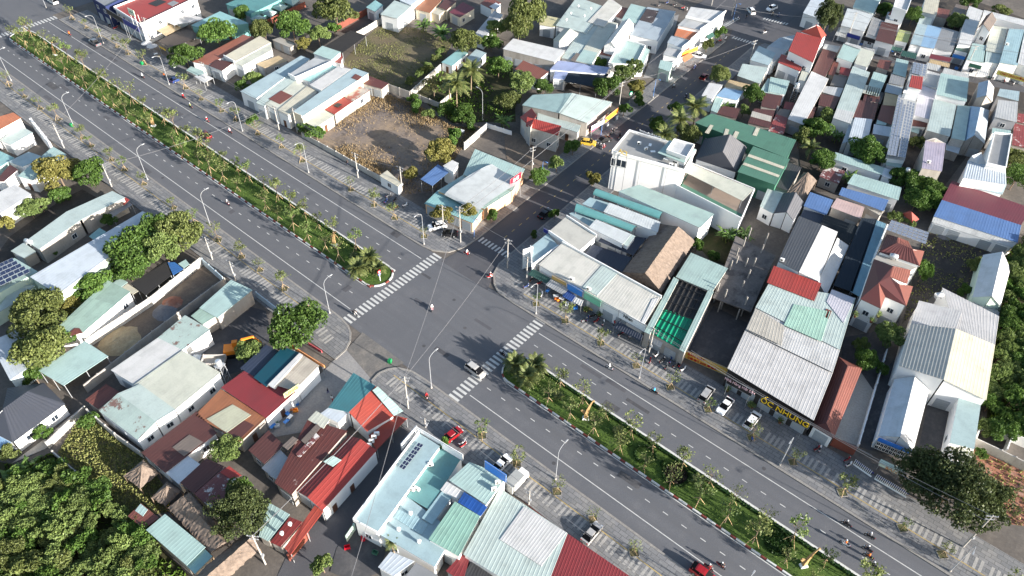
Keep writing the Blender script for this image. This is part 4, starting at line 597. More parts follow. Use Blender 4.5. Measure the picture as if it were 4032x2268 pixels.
TREES = [
('broad',-139.4,39.5,6.2,9.0,'between the teal roof and the terracotta house'),
('broad',-134.8,24.9,6.0,8.0,'behind the white sidewalk stall'),
('yellow',-105.0,-30.6,6.5,8.0,'beside the pale mint roadside shop'),
('broad',-99.8,-25.3,5.2,7.5,'shading the sidewalk next to the yellowish tree'),
('bush',-149.7,56.3,3.6,5.0,'among the teal restaurant roofs'),
('bush',-109.5,26.9,2.6,4.0,'in front of the white walled yard'),
('lime',-109.9,31.9,3.0,5.0,'beside the tan concrete shed'),
('bush',-93.1,19.1,2.0,3.0,'at the front of the pale shop row'),
('broad',-124.0,57.9,7.0,10.0,'behind the cream roofed narrow house'),
('olive',-121.2,74.1,8.0,11.0,'behind the orange brick wall'),
('olive',-130.5,51.4,5.0,8.0,'beside the pyramid pavilions'),
('yellow',-116.3,55.9,3.2,5.0,'beside the concrete ruin wall'),
('lime',-115.8,61.8,4.2,7.0,'next to the black net shed'),
('bush',-117.9,70.0,2.8,4.5,'between the black net shed and the orange wall'),
('banana',-89.2,92.1,4.5,6.0,'at the head of the green field'),
('banana',-98.5,92.6,3.6,5.0,'beside the white field house'),
('olive',-76.1,90.3,6.0,9.0,'along the field wall beside the pale long shed'),
('lime',-76.7,106.0,4.2,7.0,'behind the long white hall'),
('broad',-71.8,97.4,3.8,6.0,'at the end of the pale long shed'),
('olive',-71.4,115.0,6.5,13.0,'tallest beside the pale yellow roof'),
('olive',-68.8,107.6,5.5,11.0,'in front of the tallest olive tree'),
('coconut',-56.7,64.7,4.5,9.0,'beside the field wall, nearer the road'),
('coconut',-58.8,73.2,4.2,9.0,'beside the field wall, farther up'),
('coconut',-61.3,66.6,3.4,6.0,'leaning over the small garden wall'),
('dry',-65.7,64.3,4.2,7.0,'with bare branches beside the field wall'),
('bush',-67.0,56.8,2.2,3.5,'at the corner of the dry grass lot'),
('bush',-63.2,55.3,2.2,3.5,'beside the planks of the dry grass lot'),
('lime',-57.5,53.6,2.6,4.0,'in the middle of the dry grass lot edge'),
('bush',-55.2,58.4,3.2,4.5,'behind the dry grass lot'),
('broad',-49.6,59.5,4.2,6.0,'beside the lone lamp in the garden'),
('bush',-45.4,59.6,2.4,3.5,'at the garden wall bend'),
('bush',-44.3,50.7,2.8,4.5,'beside the concrete well wall'),
('yellow',-40.6,40.7,4.6,7.0,'over the burnt lot corner'),
('yellow',-40.9,30.2,2.4,4.0,'beside the low cream shed'),
('broad',-78.7,25.6,2.4,3.5,'at the front of the decayed shed row'),
('broad',-74.0,26.1,3.0,4.0,'in front of the dry grass lot wall'),
('banana',-39.3,65.8,3.2,5.0,'in the garden beside the lone lamp'),
('broad',-59.3,86.6,4.4,7.0,'in the garden below the long white hall'),
('olive',-44.8,73.1,4.2,6.0,'in the shaded garden'),
('lime',-46.5,82.6,4.8,8.0,'beside the brown tiled roof'),
('broad',-42.0,87.4,3.6,5.0,'behind the hardware shop'),
('bush',-58.8,77.3,1.6,2.5,'in the garden beside the curved path'),
('olive',-44.6,75.7,3.2,5.0,'behind the red roofed old house'),
('broad',-38.6,112.1,2.6,4.0,'beside the mint parapet house'),
('broad',-25.9,98.9,5.0,8.0,'behind the orange sign shop'),
('lime',-27.0,108.6,4.0,8.0,'beside the netted yard canopy'),
('lime',-28.1,115.8,3.0,6.0,'at the side lane mouth'),
('yellow',-20.2,105.4,3.6,6.0,'beside the side street lamp'),
('bush',-17.0,102.9,2.2,4.0,'on the side street sidewalk'),
('broad',-17.1,94.3,2.4,4.0,'in front of the orange sign shop'),
('bush',-16.4,68.3,2.6,4.0,'beside the yellow car'),
('lime',-14.8,59.0,2.6,5.0,'on the sidewalk beside the leaning pole'),
('broad',-14.8,51.1,3.2,5.0,'on the sidewalk beside the cafe sign'),
('yellow',-4.1,60.6,2.6,4.0,'in front of the academy building'),
('olive',-18.7,145.9,2.4,5.0,'in front of the grey shop row'),
('bush',-19.5,156.8,2.4,5.0,'beside the junction corner building'),
('olive',-5.2,128.6,4.0,7.0,'leaning over the side street kerb'),
('broad',-5.0,104.0,2.6,5.0,'across the street from the orange sign'),
('coconut',1.5,103.2,4.4,8.0,'beside the dark street trees'),
('coconut',1.5,93.8,4.0,8.0,'above the academy terrace'),
('coconut',0.5,87.5,3.6,6.0,'closest to the academy roof letters'),
('broad',-4.2,92.0,3.2,6.0,'behind the academy sign'),
('olive',4.9,92.6,4.2,7.0,'beside the slate hip roofed house'),
('broad',8.3,125.4,3.8,7.0,'beside the blue roofed small house'),
('banana',5.1,117.0,2.8,4.0,'beside the brown palm shed'),
('lime',9.5,118.1,2.4,4.0,'between brown roofs'),
('bush',14.4,85.9,2.0,3.5,'in front of the slate hip roofed house'),
('bush',21.6,86.7,1.5,2.5,'beside the pale terrace canopy'),
('feather',6.7,180.4,5.0,15.0,'tall behind the red temple'),
('broad',15.3,212.8,3.6,6.0,'behind the white market building'),
('broad',25.6,214.1,3.6,7.0,'beside the ornate villa tower'),
('lime',39.0,219.5,4.0,7.0,'behind the dull grey market shop'),
('broad',37.6,241.0,4.2,7.0,'at the top behind the white long shop'),
('olive',47.5,245.3,3.6,4.0,'behind the white wall roof'),
('lime',29.4,131.0,3.0,5.0,'beside the blue water tank'),
('broad',30.4,120.8,5.0,7.0,'at the end of the long white house'),
('olive',29.1,114.1,3.0,6.0,'at the corner of the green hall'),
('broad',46.3,118.5,6.0,8.0,'the large dome in the middle of the block'),
('broad',38.2,107.7,4.2,6.0,'beside the rusty shack'),
('coconut',33.7,110.6,2.8,5.0,'beside the green hall corner'),
('banana',46.8,107.3,2.8,4.5,'beside the rusty patched shack'),
('lime',48.9,114.0,1.8,3.0,'beside the long mint back shed'),
('bush',50.6,113.4,1.8,3.0,'in front of the long mint back shed'),
('broad',56.8,114.9,4.0,6.0,'behind the water tower'),
('broad',60.6,114.7,4.4,6.5,'below the solar long house'),
('olive',53.9,136.9,2.6,4.0,'beside the solar long house'),
('broad',64.7,115.8,4.0,6.0,'below the tall lilac house'),
('olive',77.3,143.2,4.2,7.0,'beside the tall grey house'),
('broad',80.6,134.8,4.5,7.0,'below the tall grey house'),
('banana',35.8,124.4,3.0,4.5,'in the dark garden of the second row'),
('broad',-63.4,-34.5,7.6,9.0,'with yellow tips over the big white hall'),
('broad',-60.7,-37.5,4.5,6.0,'at the foot of the yellow tipped tree'),
('lime',-59.3,-29.1,5.0,8.5,'over the black net canopy'),
('olive',-61.5,-24.2,6.0,9.0,'beside the sidewalk above the dirt lot'),
('broad',-66.2,-27.1,4.5,9.0,'behind the olive tree at the big white hall'),
('broad',-61.7,-45.2,4.6,6.5,'beside the mint and lilac striped roof'),
('yellow',-61.4,-51.3,3.2,4.0,'along the striped roof house'),
('olive',-61.1,-57.3,6.6,8.5,'in front of the solar house'),
('olive',-51.6,-61.0,6.0,8.0,'beside the rusting blue shed'),
('broad',-52.3,-57.4,3.0,5.0,'at the end of the striped roof house'),
('bush',-47.8,-65.0,2.8,4.0,'beside the mint canopy'),
('lime',-98.3,-41.7,3.4,5.0,'in the rubble yard'),
('lime',-98.9,-38.8,2.2,4.0,'beside the lime tree of the rubble yard'),
('yellow',-97.7,-47.8,2.6,4.0,'at the edge of the rubble yard'),
('bush',-99.5,-34.7,2.6,4.0,'along the rubble yard, beside the pale house'),
('bush',-99.3,-32.6,2.2,3.5,'at the top of the rubble yard'),
('broad',-81.5,-31.2,2.2,3.5,'beside the pale concrete house window'),
('bush',-82.2,-45.0,1.5,2.0,'beside the concrete house wall'),
('broad',-18.4,-24.7,6.8,9.0,'spreading over the road corner sidewalk'),
('lime',-21.9,-33.9,3.4,5.0,'beside the excavator'),
('yellow',-22.5,23.3,3.2,5.5,'at the cafe front, beside the white car'),
('yellow',-18.4,28.4,3.2,5.5,'at the cafe front, beside the blue lamp'),
('bush',-13.6,31.4,1.6,4.0,'on the sidewalk beside the cafe'),
('lime',-5.5,-50.8,3.3,5.0,'between the brown roofs'),
('feather',8.0,-56.9,5.6,9.0,'over the long thatched roof'),
('broad',4.8,-54.5,3.2,7.0,'behind the feathery tree'),
('bush',24.5,-24.9,1.3,6.0,'growing on the pale blue block parapet'),
('lime',24.3,-53.2,2.4,4.0,'beside the lower alley bend'),
('coconut',30.4,-43.5,1.5,4.0,'beside the pale blue flat block'),
('bush',-2.7,42.7,1.5,3.5,'beside the parked black car'),
('bush',-2.4,33.5,1.3,2.5,'beside the white corner sign wall'),
('bush',30.0,55.6,2.0,4.0,'at the peak of the thatched hall'),
('banana',33.5,64.3,3.0,5.0,'behind the concrete frame'),
('banana',36.5,67.0,2.8,5.0,'behind the concrete frame, farther up'),
('bush',34.1,56.5,1.8,2.5,'in the dark garden behind the thatched hall'),
('lime',75.4,56.5,3.5,6.5,'round crowned at the villa gate'),
('lime',71.8,51.4,1.8,4.0,'beside the villa portal'),
('broad',74.4,47.2,3.2,5.5,'beside the terracotta gatehouse'),
('bush',77.6,48.7,1.6,3.0,'along the driveway wall'),
('broad',74.3,81.8,2.6,6.0,'beside the villa side wall'),
('olive',82.5,93.6,2.4,4.0,'beside the white gabled barn'),
('bush',83.6,83.9,2.0,3.0,'in the rubble yard below the barn'),
('lime',61.8,99.1,2.0,3.5,'beside the red pavilion roof'),
('lime',65.5,99.4,1.8,3.0,'at the solar roof of the villa'),
('broad',63.8,107.9,4.0,6.0,'behind the red pavilion roof'),
('broad',66.4,110.7,4.0,6.0,'beside the maroon and blue shed'),
('feather',96.9,25.3,8.6,11.5,'giant and dark beside the lower right sidewalk'),
('feather',92.5,25.8,5.5,9.0,'dark side crown over the picket fence'),
('feather',101.7,27.4,6.0,9.5,'dark side crown over the brick rubble'),
('bush',99.4,41.2,1.4,2.0,'on the brick rubble beside the white walls'),
('bush',-31.7,-63.6,2.4,2.5,'in the overgrown lot beside the lane'),
('banana',-29.5,-75.7,2.6,4.0,'beside the concrete lane at the grove'),
('banana',-28.6,-78.4,2.6,4.0,'at the edge of the grove, beside the lane'),
('bush',-34.6,-70.4,1.8,3.0,'in front of the slate roofed house'),
('olive',-34.8,-76.2,2.0,3.0,'in front of the blue lean-to')
]
YARDS = [
('burnt_lot','G_burnt',[(-79.6,25.2),(-80.9,38.1),(-81.5,53.1),(-76.5,56.1),(-64.6,57.8),(-50.6,56.2),(-43.2,62.9),(-41.7,51.6),(-36.7,39.4),(-33.3,30.9),(-37.8,25.3),(-55.3,25.0)]),
('green_field','G_field',[(-102.3,59.0),(-110.0,76.6),(-112.9,86.0),(-103.1,92.4),(-86.4,94.6),(-77.7,79.3),(-73.8,61.8),(-89.5,59.3)]),
('overgrown_lot','G_weed',[(-34.1,-62.7),(-18.6,-60.5),(-8.3,-61.6),(-4.1,-63.4),(-6.5,-66.7),(-9.0,-69.0),(-19.0,-69.5),(-30.0,-70.4),(-32.9,-65.7)]),
('dirt_lot','G_dirt',[(-50.7,-53.8),(-55.1,-24.9),(-47.0,-24.1),(-41.6,-60.1),(-46.1,-65.7)]),
('rubble_yard','G_darkdirt',[(-90.5,-55.2),(-96.1,-48.4),(-100.5,-33.9),(-100.7,-28.2),(-93.2,-27.3),(-91.1,-43.9),(-86.9,-49.6),(-83.0,-53.2)]),
('dark_yard','G_concd',[(-32.8,-42.4),(-35.6,-32.6),(-34.8,-25.1),(-30.7,-23.6),(-23.6,-27.5),(-19.9,-35.2),(-23.1,-41.2)]),
('courtyard','G_conc',[(-9.1,-22.5),(-9.4,-19.4),(0.8,-21.3),(1.8,-26.4),(2.2,-30.2),(1.0,-36.9),(-2.9,-42.2),(-6.9,-43.8),(-6.4,-38.6)]),
('sale_yard','G_concd',[(44.8,25.9),(53.5,28.3),(51.1,43.4),(42.1,43.0)]),
('pale_driveway','G_pale',[(77.1,27.5),(81.4,28.5),(78.9,45.1),(77.1,51.9),(73.6,50.7),(75.1,41.4)]),
('villa_court','G_concd',[(67.9,53.1),(72.1,58.8),(75.4,67.5),(76.7,55.9),(78.6,43.5),(74.7,46.5),(70.0,48.0)]),
('side_court','G_concd',[(81.7,28.4),(88.9,31.6),(94.8,40.6),(91.8,53.3),(87.1,53.2),(90.1,36.5),(83.9,31.9),(78.7,55.2),(78.2,48.2),(80.5,34.6)]),
('scrap_yard','G_darkdirt',[(70.9,89.7),(69.5,104.3),(73.3,102.8),(84.3,106.1),(83.4,102.7),(84.4,84.9),(79.2,82.5),(77.1,71.7),(76.3,65.7),(73.8,78.9)]),
('brick_rubble','G_brick',[(97.5,41.4),(100.2,45.3),(108.0,45.2),(111.1,32.5),(108.3,30.7),(102.1,37.8)]),
('empty_lot','G_dirt',[(-36.4,62.6),(-35.5,66.2),(-19.4,68.3),(-16.8,65.6),(-17.8,54.0),(-28.7,54.8)]),
('garden_floor','G_grove',[(-72.6,61.8),(-78.9,80.5),(-72.1,92.8),(-64.7,99.7),(-38.8,70.7),(-45.1,64.9),(-52.0,57.7)]),
('side_lane','G_conc',[(-25.1,117.5),(-21.3,121.0),(-28.0,137.4),(-40.6,165.0),(-41.6,161.1),(-32.6,135.6)]),
('red_paving','G_redtile',[(37.0,-21.9),(37.6,-20.7),(50.0,-21.4),(50.2,-22.5)]),
('rear_yard','G_concd',[(21.3,-44.3),(28.4,-42.9),(31.0,-47.4),(29.5,-50.9),(24.9,-52.6),(22.6,-49.2)]),
('concrete_lane','G_pale',[(-33.9,-76.8),(-32.4,-71.4),(-33.6,-62.4),(-36.4,-62.0),(-34.5,-70.9),(-34.1,-75.5)]),
('grove_floor','G_grove',[(-38.4,-79.2),(-32.8,-76.6),(-30.5,-70.9),(-17.5,-70.3),(-8.0,-69.3),(-3.4,-68.6),(7.9,-67.8),(11.1,-69.7),(-13.9,-93.9)]),
('thatch_garden','G_grove',[(28.0,59.1),(27.1,68.4),(32.1,72.9),(36.1,69.6),(38.5,57.1),(34.2,55.8)]),
('block_alleys','G_darkdirt',[(4.1,143.2),(2.0,165.1),(9.2,178.8),(21.5,179.5),(34.6,180.6),(69.8,192.4),(81.9,143.9),(67.0,143.0),(66.8,120.9),(55.5,112.9),(47.0,103.1),(39.1,95.9),(26.8,119.1),(17.3,117.0)]),  # dark ground sheet standing in for shade in the gaps between houses
('market_back','G_darkdirt',[(7.7,197.1),(24.7,195.2),(39.1,199.5),(49.7,200.6),(68.5,207.1),(58.0,249.9),(38.8,253.2),(20.4,248.8),(5.7,235.0)]),
('forest_floor','G_grove',[(86.4,105.3),(92.6,122.2),(108.7,53.1),(98.8,48.5),(94.0,71.1),(91.9,84.8)])
]
YARD_alley = [
(13.2,-23.8),
(15.1,-23.0),
(17.5,-27.6),
(20.8,-43.8),
(22.5,-49.1),
(23.7,-51.3),
(22.6,-56.9),
(19.5,-59.6),
(17.4,-55.5),
(16.1,-46.7),
(13.5,-32.0)
]
SCATTER = [
('green_field',9000,0.16,0.12,'L_weed','patchy low grass on the walled field'),
('overgrown_lot',4500,0.35,0.14,'L_weed','overgrown weeds beside the thatched huts'),
('burnt_lot',60000,0.4,0.08,'L_drygrass','dry tan grass thinning towards the burnt middle of the lot'),
('brick_rubble',500,0.3,0.2,'L_weed','sparse weeds on the brick rubble'),
('garden_floor',2500,0.5,0.3,'L_grass','shaded undergrowth in the walled garden'),
('grove_floor',5000,0.5,0.3,'L_grass','undergrowth beneath the grove trees'),
('forest_floor',5000,0.7,0.35,'L_grass','dense undergrowth at the edge of the woods'),
('scrap_yard',900,0.3,0.2,'L_weed','thin weeds on the scrap yard')
]
THATCH = [
('thatched_hall','big thatched hall with sharp ridge beside the navy courtyard canopy','hall',[[(22.5,34.6,4.0),(19.6,54.7,4.0),(25.5,52.8,7.6),(28.3,34.3,7.6)],[(29.3,55.2,4.0),(32.6,35.1,4.0),(28.3,34.3,7.6),(25.5,52.8,7.6)],[(32.6,35.1,4.0),(22.5,34.6,4.0),(28.3,34.3,7.6)],[(19.6,54.7,4.0),(29.3,55.2,4.0),(25.5,52.8,7.6)]],[(22.5,34.6,4),(32.6,35.1,4),(29.3,55.2,4),(19.6,54.7,4),(27.4,34.6,4),(31.0,44.7,4),(21.2,44.2,4)]),
('thatched_hut','larger thatched hut with pointed top in the overgrown lot','hut',[[(-14.7,-65.2,2.4),(-10.4,-64.7,2.4),(-12.5,-62.3,4.6)],[(-10.4,-64.7,2.4),(-10.7,-60.9,2.4),(-12.5,-62.3,4.6)],[(-10.7,-60.9,2.4),(-15.1,-61.3,2.4),(-12.5,-62.3,4.6)],[(-15.1,-61.3,2.4),(-14.7,-65.2,2.4),(-12.5,-62.3,4.6)]],[(-14.7,-65.2,2.4),(-10.4,-64.7,2.4),(-10.7,-60.9,2.4),(-15.1,-61.3,2.4)]),
('thatched_hut','smaller thatched hut beside the long thatched roof','hut',[[(-7.3,-64.4,2.4),(-4.2,-63.7,2.4),(-5.9,-61.8,4.2)],[(-4.2,-63.7,2.4),(-4.6,-60.4,2.4),(-5.9,-61.8,4.2)],[(-4.6,-60.4,2.4),(-8.0,-61.0,2.4),(-5.9,-61.8,4.2)],[(-8.0,-61.0,2.4),(-7.3,-64.4,2.4),(-5.9,-61.8,4.2)]],[(-7.3,-64.4,2.4),(-4.2,-63.7,2.4),(-4.6,-60.4,2.4),(-8.0,-61.0,2.4)]),
('thatched_shelter','long grey thatched shelter roof beside the feathery tree','shelter',[[(9.3,-63.7,3.0),(-3.0,-63.6,3.0),(-1.7,-61.2,4.8),(10.4,-61.4,4.8)],[(-2.7,-59.5,3.0),(10.2,-60.6,3.0),(10.4,-61.4,4.8),(-1.7,-61.2,4.8)],[(-3.0,-63.6,3.0),(-2.7,-59.5,3.0),(-1.7,-61.2,4.8)],[(10.2,-60.6,3.0),(9.3,-63.7,3.0),(10.4,-61.4,4.8)]],[(-3.0,-63.6,3),(9.3,-63.7,3),(10.2,-60.6,3),(-2.7,-59.5,3)]),
('thatched_gatehouse','pale thatched roof at the lower edge beside the utility pole','shelter',[[(10.8,-67.3,3.2),(10.7,-58.2,3.2),(12.9,-57.9,4.6),(13.1,-66.9,4.6)],[(14.7,-58.1,3.2),(14.9,-67.1,3.2),(13.1,-66.9,4.6),(12.9,-57.9,4.6)],[(14.9,-67.1,3.2),(10.8,-67.3,3.2),(13.1,-66.9,4.6)],[(10.7,-58.2,3.2),(14.7,-58.1,3.2),(12.9,-57.9,4.6)]],[(10.8,-67.3,3.2),(14.9,-67.1,3.2),(14.7,-58.1,3.2),(10.7,-58.2,3.2)]),
('thatched_hut','pointed thatched hut with orange ridge beside the dark lean-to','hut',[[(37.4,88.3,3.5),(42.0,87.2,3.5),(38.5,96.1,6.0)],[(42.0,87.2,3.5),(40.9,98.3,3.5),(38.5,96.1,6.0)],[(40.9,98.3,3.5),(36.8,99.2,3.5),(38.5,96.1,6.0)],[(36.8,99.2,3.5),(37.4,88.3,3.5),(38.5,96.1,6.0)]],[(37.4,88.3,3.5),(42.0,87.2,3.5),(40.9,98.3,3.5),(36.8,99.2,3.5)])
]
SOLAR = [
('dark blue solar panel array on the mint roof',[(-73.0,-59.8,5.75),(-72.5,-52.2,5.75),(-79.9,-53.2,5.75),(-80.4,-58.4,5.75)],6,5,'M_solar'),
('grey solar panel array above the villa rear roof',[(63.1,82.1,9.2),(71.9,83.1,9.2),(71.0,88.0,9.2),(62.7,86.5,9.2)],8,4,'M_solarg'),
('first column of grey panels on the solar long house',[(51.2,117.5,6.25),(53.3,118.6,6.25),(46.4,145.4,6.25),(41.9,151.8,6.25)],3,20,'M_solarg'),
('second column of grey panels on the solar long house',[(53.7,118.5,6.25),(55.5,119.4,6.25),(47.8,149.1,6.25),(45.3,149.4,6.25)],3,18,'M_solarg'),
('small grey solar array on the market shop',[(40.7,165.7,6.65),(44.6,166.6,6.65),(42.6,174.5,6.65),(38.7,173.3,6.65)],4,5,'M_solarg'),
('narrow blue solar strip on the pale blue flat roof',[(22.2,-33.9,5.85),(23.3,-33.7,5.85),(22.2,-27.8,5.85),(21.2,-28.1,5.85)],2,7,'M_solar')
]
PYRAMIDS = [
('garden_pavilion','first mint pyramid pavilion counted from the red store side','pavilion',[(-144.5,55.4,2.6),(-139.5,55.9,2.6),(-141.1,59.9,2.6),(-145.8,59.4,2.6)],(-140.6,56.5,4.2),'mint'),
('garden_pavilion','second mint pyramid pavilion counted from the red store side','pavilion',[(-145.4,60.4,2.6),(-140.4,61.0,2.6),(-142.0,65.1,2.6),(-146.8,64.5,2.6)],(-141.6,61.6,4.2),'mint'),
('garden_pavilion','third mint pyramid pavilion counted from the red store side','pavilion',[(-146.5,65.7,2.6),(-141.4,66.2,2.6),(-143.0,70.4,2.6),(-147.9,69.9,2.6)],(-142.6,66.8,4.2),'mint'),
('garden_pavilion','fourth mint pyramid pavilion counted from the red store side','pavilion',[(-147.3,71.3,2.6),(-142.1,71.7,2.6),(-143.7,76.1,2.6),(-148.7,75.6,2.6)],(-143.3,72.4,4.2),'mint'),
('garden_pavilion','small red tiled pavilion behind the villa solar array','pavilion',[(62.7,100.7,2.6),(66.1,98.8,2.6),(66.8,101.5,2.6),(63.8,103.4,2.6)],(64.6,100.4,4.4),'redorange')
]
WALLS = [
('pale concrete wall of the dirt lot beside the striped house',[(-49.5,-53.8),(-50.6,-38.9),(-53.6,-24.1)],2.4,'wall_stained',0.2),
('low bluish front wall of the dirt lot along the sidewalk',[(-53.5,-24.0),(-44.8,-24.4)],2.0,'wall_paleblue',0.2),
('long concrete wall of the dirt lot beside the warehouse',[(-43.8,-24.6),(-41.4,-43.6),(-38.8,-60.0)],2.4,'wall_concrete',0.2),
('stained front wall of the burnt lot along the sidewalk',[(-77.8,24.1),(-63.9,24.5),(-38.9,24.9)],1.8,'wall_stained',0.2),
('grey wall between the walled field and the burnt lot',[(-78.2,57.5),(-70.4,58.8)],2.6,'wall_concrete',0.2),
('pale wall along the small palms of the walled field',[(-70.8,59.5),(-75.6,77.5)],2.4,'wall_stained',0.2),
('white wall behind the black net shed',[(-111.6,74.2),(-112.3,80.2),(-113.6,87.2)],2.2,'wall_stained',0.2),
('garden wall dividing the dry lot from the shaded garden',[(-71.3,59.9),(-60.5,61.1),(-61.8,67.5)],1.8,'wall_stained',0.2),
('stained wall behind the yellow corner tree',[(-40.3,50.2),(-42.1,61.6)],2.4,'wall_stained',0.2),
('white garden wall below the banana plant',[(-43.2,62.8),(-35.1,64.6)],1.4,'wall_white',0.2),
('old mossy wall between the grove and the overgrown lot',[(-29.6,-70.9),(-18.9,-69.9),(-7.7,-68.9)],1.6,'wall_stained',0.2),
('pale wall along the concrete lane',[(-32.1,-70.8),(-34.6,-62.0)],1.8,'wall_stained',0.2),
('grey lot wall of the warehouse beside the overgrown lot',[(-33.1,-62.3),(-24.3,-61.7),(-17.1,-60.7)],2.2,'wall_stained',0.2),
('white yard wall beside the cream roofed narrow house',[(-115.6,32.6),(-116.2,36.5)],2.0,'wall_white',0.2),
('white driveway wall beside the dark side court',[(81.3,27.8),(78.5,43.7)],1.6,'wall_white',0.2),
('white villa driveway wall with creeping plants',[(78.4,44.4),(76.6,54.9)],1.6,'wall_white',0.2),
('red capped gate wall in front of the pale driveway',[(77.1,25.2),(81.5,26.0)],2.6,'wall_rustwall',0.2),
('white ruined room wall beside the brick rubble',[(97.7,43.0),(102.2,43.4),(107.2,43.7)],2.4,'wall_stained',0.2),
('white rear wall of the roofless rooms',[(97.4,47.9),(102.7,48.9),(105.9,49.3)],2.4,'wall_white',0.2),
('white cross wall of the roofless rooms',[(102.7,48.9),(102.9,44.4)],2.4,'wall_white',0.2),
('white end wall of the roofless rooms',[(97.5,47.7),(97.7,43.0)],2.4,'wall_white',0.2),
('green panel fence at the bottom of the alley',[(22.4,-45.0),(23.0,-47.4)],2.0,'wall_palegreenwall',0.2),
('red capped wall along the alley below the red roof',[(18.4,-55.6),(17.6,-50.8)],2.0,'wall_rustwall',0.2),
('white stepped gate wall in front of the orange roofed house',[(-135.1,-23.3),(-120.2,-25.4)],4.0,'wall_white',0.5),
('blue yard fence beside the corner tree',[(-35.5,-22.3),(-27.8,-22.3)],1.8,'wall_paleblue',0.2),
('orange brick wall behind the olive tree',[(-120.4,72.6),(-122.5,88.9)],2.2,'wall_rustwall',0.2),
('orange brick wall beside the pyramid pavilions',[(-140.9,59.5),(-142.9,77.6)],2.0,'wall_rustwall',0.2),
('white wall beside the villa and the shade house',[(64.3,74.3),(62.2,88.7)],6.5,'wall_white',0.3)
]
FENCES = [
('white picket fence with navy rails, the gate side section',(82.2,23.9),(85.8,23.5)),
('white picket fence with navy rails, the section under the giant tree',(86.4,23.5),(92.2,23.5))
]
LAMPS = [
('tall',-167.0,-15.5,1.5707963267948966,'tall white street lamp at the edge beside the planters'),
('tall',-129.3,-15.4,1.5707963267948966,'tall white street lamp beside the green bin across from the orange roof'),
('tall',-91.9,-15.1,1.5707963267948966,'tall white street lamp beside the young tree near the big yellowish tree'),
('tall',-64.4,-14.9,1.5707963267948966,'tall white street lamp beside the dirt lot sidewalk'),
('tall',-19.9,-14.9,1.5707963267948966,'tall white street lamp at the crosswalk corner beside the spreading tree'),
('tall',11.0,-14.9,1.5707963267948966,'tall white street lamp beside the utility pole opposite the van'),
('tall',42.3,-14.9,1.5707963267948966,'tall white street lamp beside the small box truck'),
('tall',-207.8,15.4,-1.5707963267948966,'tall white street lamp beside the parked white car at the far corner'),
('tall',-169.1,15.3,-1.5707963267948966,'tall white street lamp beside the grey pickup'),
('tall',-130.2,15.1,-1.5707963267948966,'tall white street lamp with an orange band beside the white umbrellas'),
('tall',-92.8,14.8,-1.5707963267948966,'tall white street lamp beside the pale shop row'),
('tall',-63.6,14.7,-1.5707963267948966,'tall white street lamp in front of the burnt lot'),
('tall',-20.6,14.7,-1.5707963267948966,'tall white street lamp with a pink band at the cafe corner'),
('tall',13.9,14.7,-1.5707963267948966,'tall white street lamp at the shop row crosswalk'),
('tall',40.9,14.7,-1.5707963267948966,'tall white street lamp with a red band beside the parked motorbikes'),
('tall',71.9,14.7,-1.5707963267948966,'tall white street lamp in front of the terracotta gatehouse'),
('tall',102.7,14.7,-1.5707963267948966,'tall white street lamp beside the leaning double pole at the lower corner'),
('tall',78.0,-14.9,1.5707963267948966,'tall white street lamp near the red car at the lower edge'),
('short',-15.4,80.4,0.0,'slim blue street lamp beside the dark parked car on the side street'),
('short',-16.2,109.3,0.0,'slim blue street lamp beside the yellowing street tree'),
('short',-13.0,24.2,0.0,'slim blue street lamp at the cafe corner crossing'),
('short',-15.2,53.3,0.0,'slim blue street lamp beside the cafe street tree'),
('short',-23.5,173.7,0.0,'slim blue street lamp at the market junction'),
('tall',-46.4,64.7,3.141592653589793,'tall white street lamp standing alone in the garden')
]
POLES = [
(-14.6,21.1,11,0.4,'concrete utility pole at the cafe corner'),
(-0.3,21.7,9,0.4,'concrete utility pole white on the shop row corner island'),
(11.1,-21.4,10,0.6,'concrete utility pole at the mouth of the narrow alley'),
(15.9,-58.6,10,0.6,'concrete utility pole at the lower end of the alley beside the thatch'),
(103.0,20.6,11,0.6,'concrete utility pole leaning double at the lower corner'),
(5.4,21.8,7,0.2,'concrete utility pole in front of the green awning'),
(38.8,21.5,8,0.2,'concrete utility pole in front of the emerald roof shop'),
(-121.4,-22.3,8,0.2,'concrete utility pole beside the white stepped gate wall'),
(-96.1,-22.7,7,0.2,'concrete utility pole beside the yellowish tree sidewalk'),
(-121.2,22.6,8,0.2,'concrete utility pole beside the white sidewalk stall'),
(-85.6,22.0,8,0.2,'concrete utility pole in front of the cream shop roofs'),
(-81.1,24.8,8,0.2,'concrete utility pole in front of the long pale blue shop'),
(-52.2,21.9,8,0.2,'concrete utility pole in front of the burnt lot wall'),
(-39.3,25.5,8,0.2,'concrete utility pole beside the low cream shed'),
(-53.4,-21.7,7,0.2,'concrete utility pole beside the dirt lot wall corner'),
(-43.7,-22.3,6,0.2,'concrete utility pole beside the pale mint workshop'),
(-19.9,54.9,8,1.2,'concrete utility pole beside the cafe sign on the side street'),
(-18.7,93.9,11,1.2,'concrete utility pole beside the orange sign'),
(-4.5,149.9,8,1.2,'concrete utility pole beside the pale blue shop'),
(-26.0,177.4,10,1.2,'concrete utility pole at the market junction corner'),
(13.7,185.6,11,0.9,'concrete utility pole beside the red temple on the market street'),
(51.3,191.2,10,0.9,'concrete utility pole among the market street cables'),
(-20.6,21.4,8,0.3,'concrete utility pole beside the parked white car at the cafe'),
(-35.7,180.0,10,0.3,'concrete utility pole behind the junction shops'),
(16.7,-22.3,3,0.3,'concrete utility pole short with a small round sign beside the panel sign wall'),
(41.8,-21.9,5,0.3,'concrete utility pole short on the red paving strip'),
(-157.6,25.9,9,0.3,'concrete utility pole beside the two white umbrellas')
]
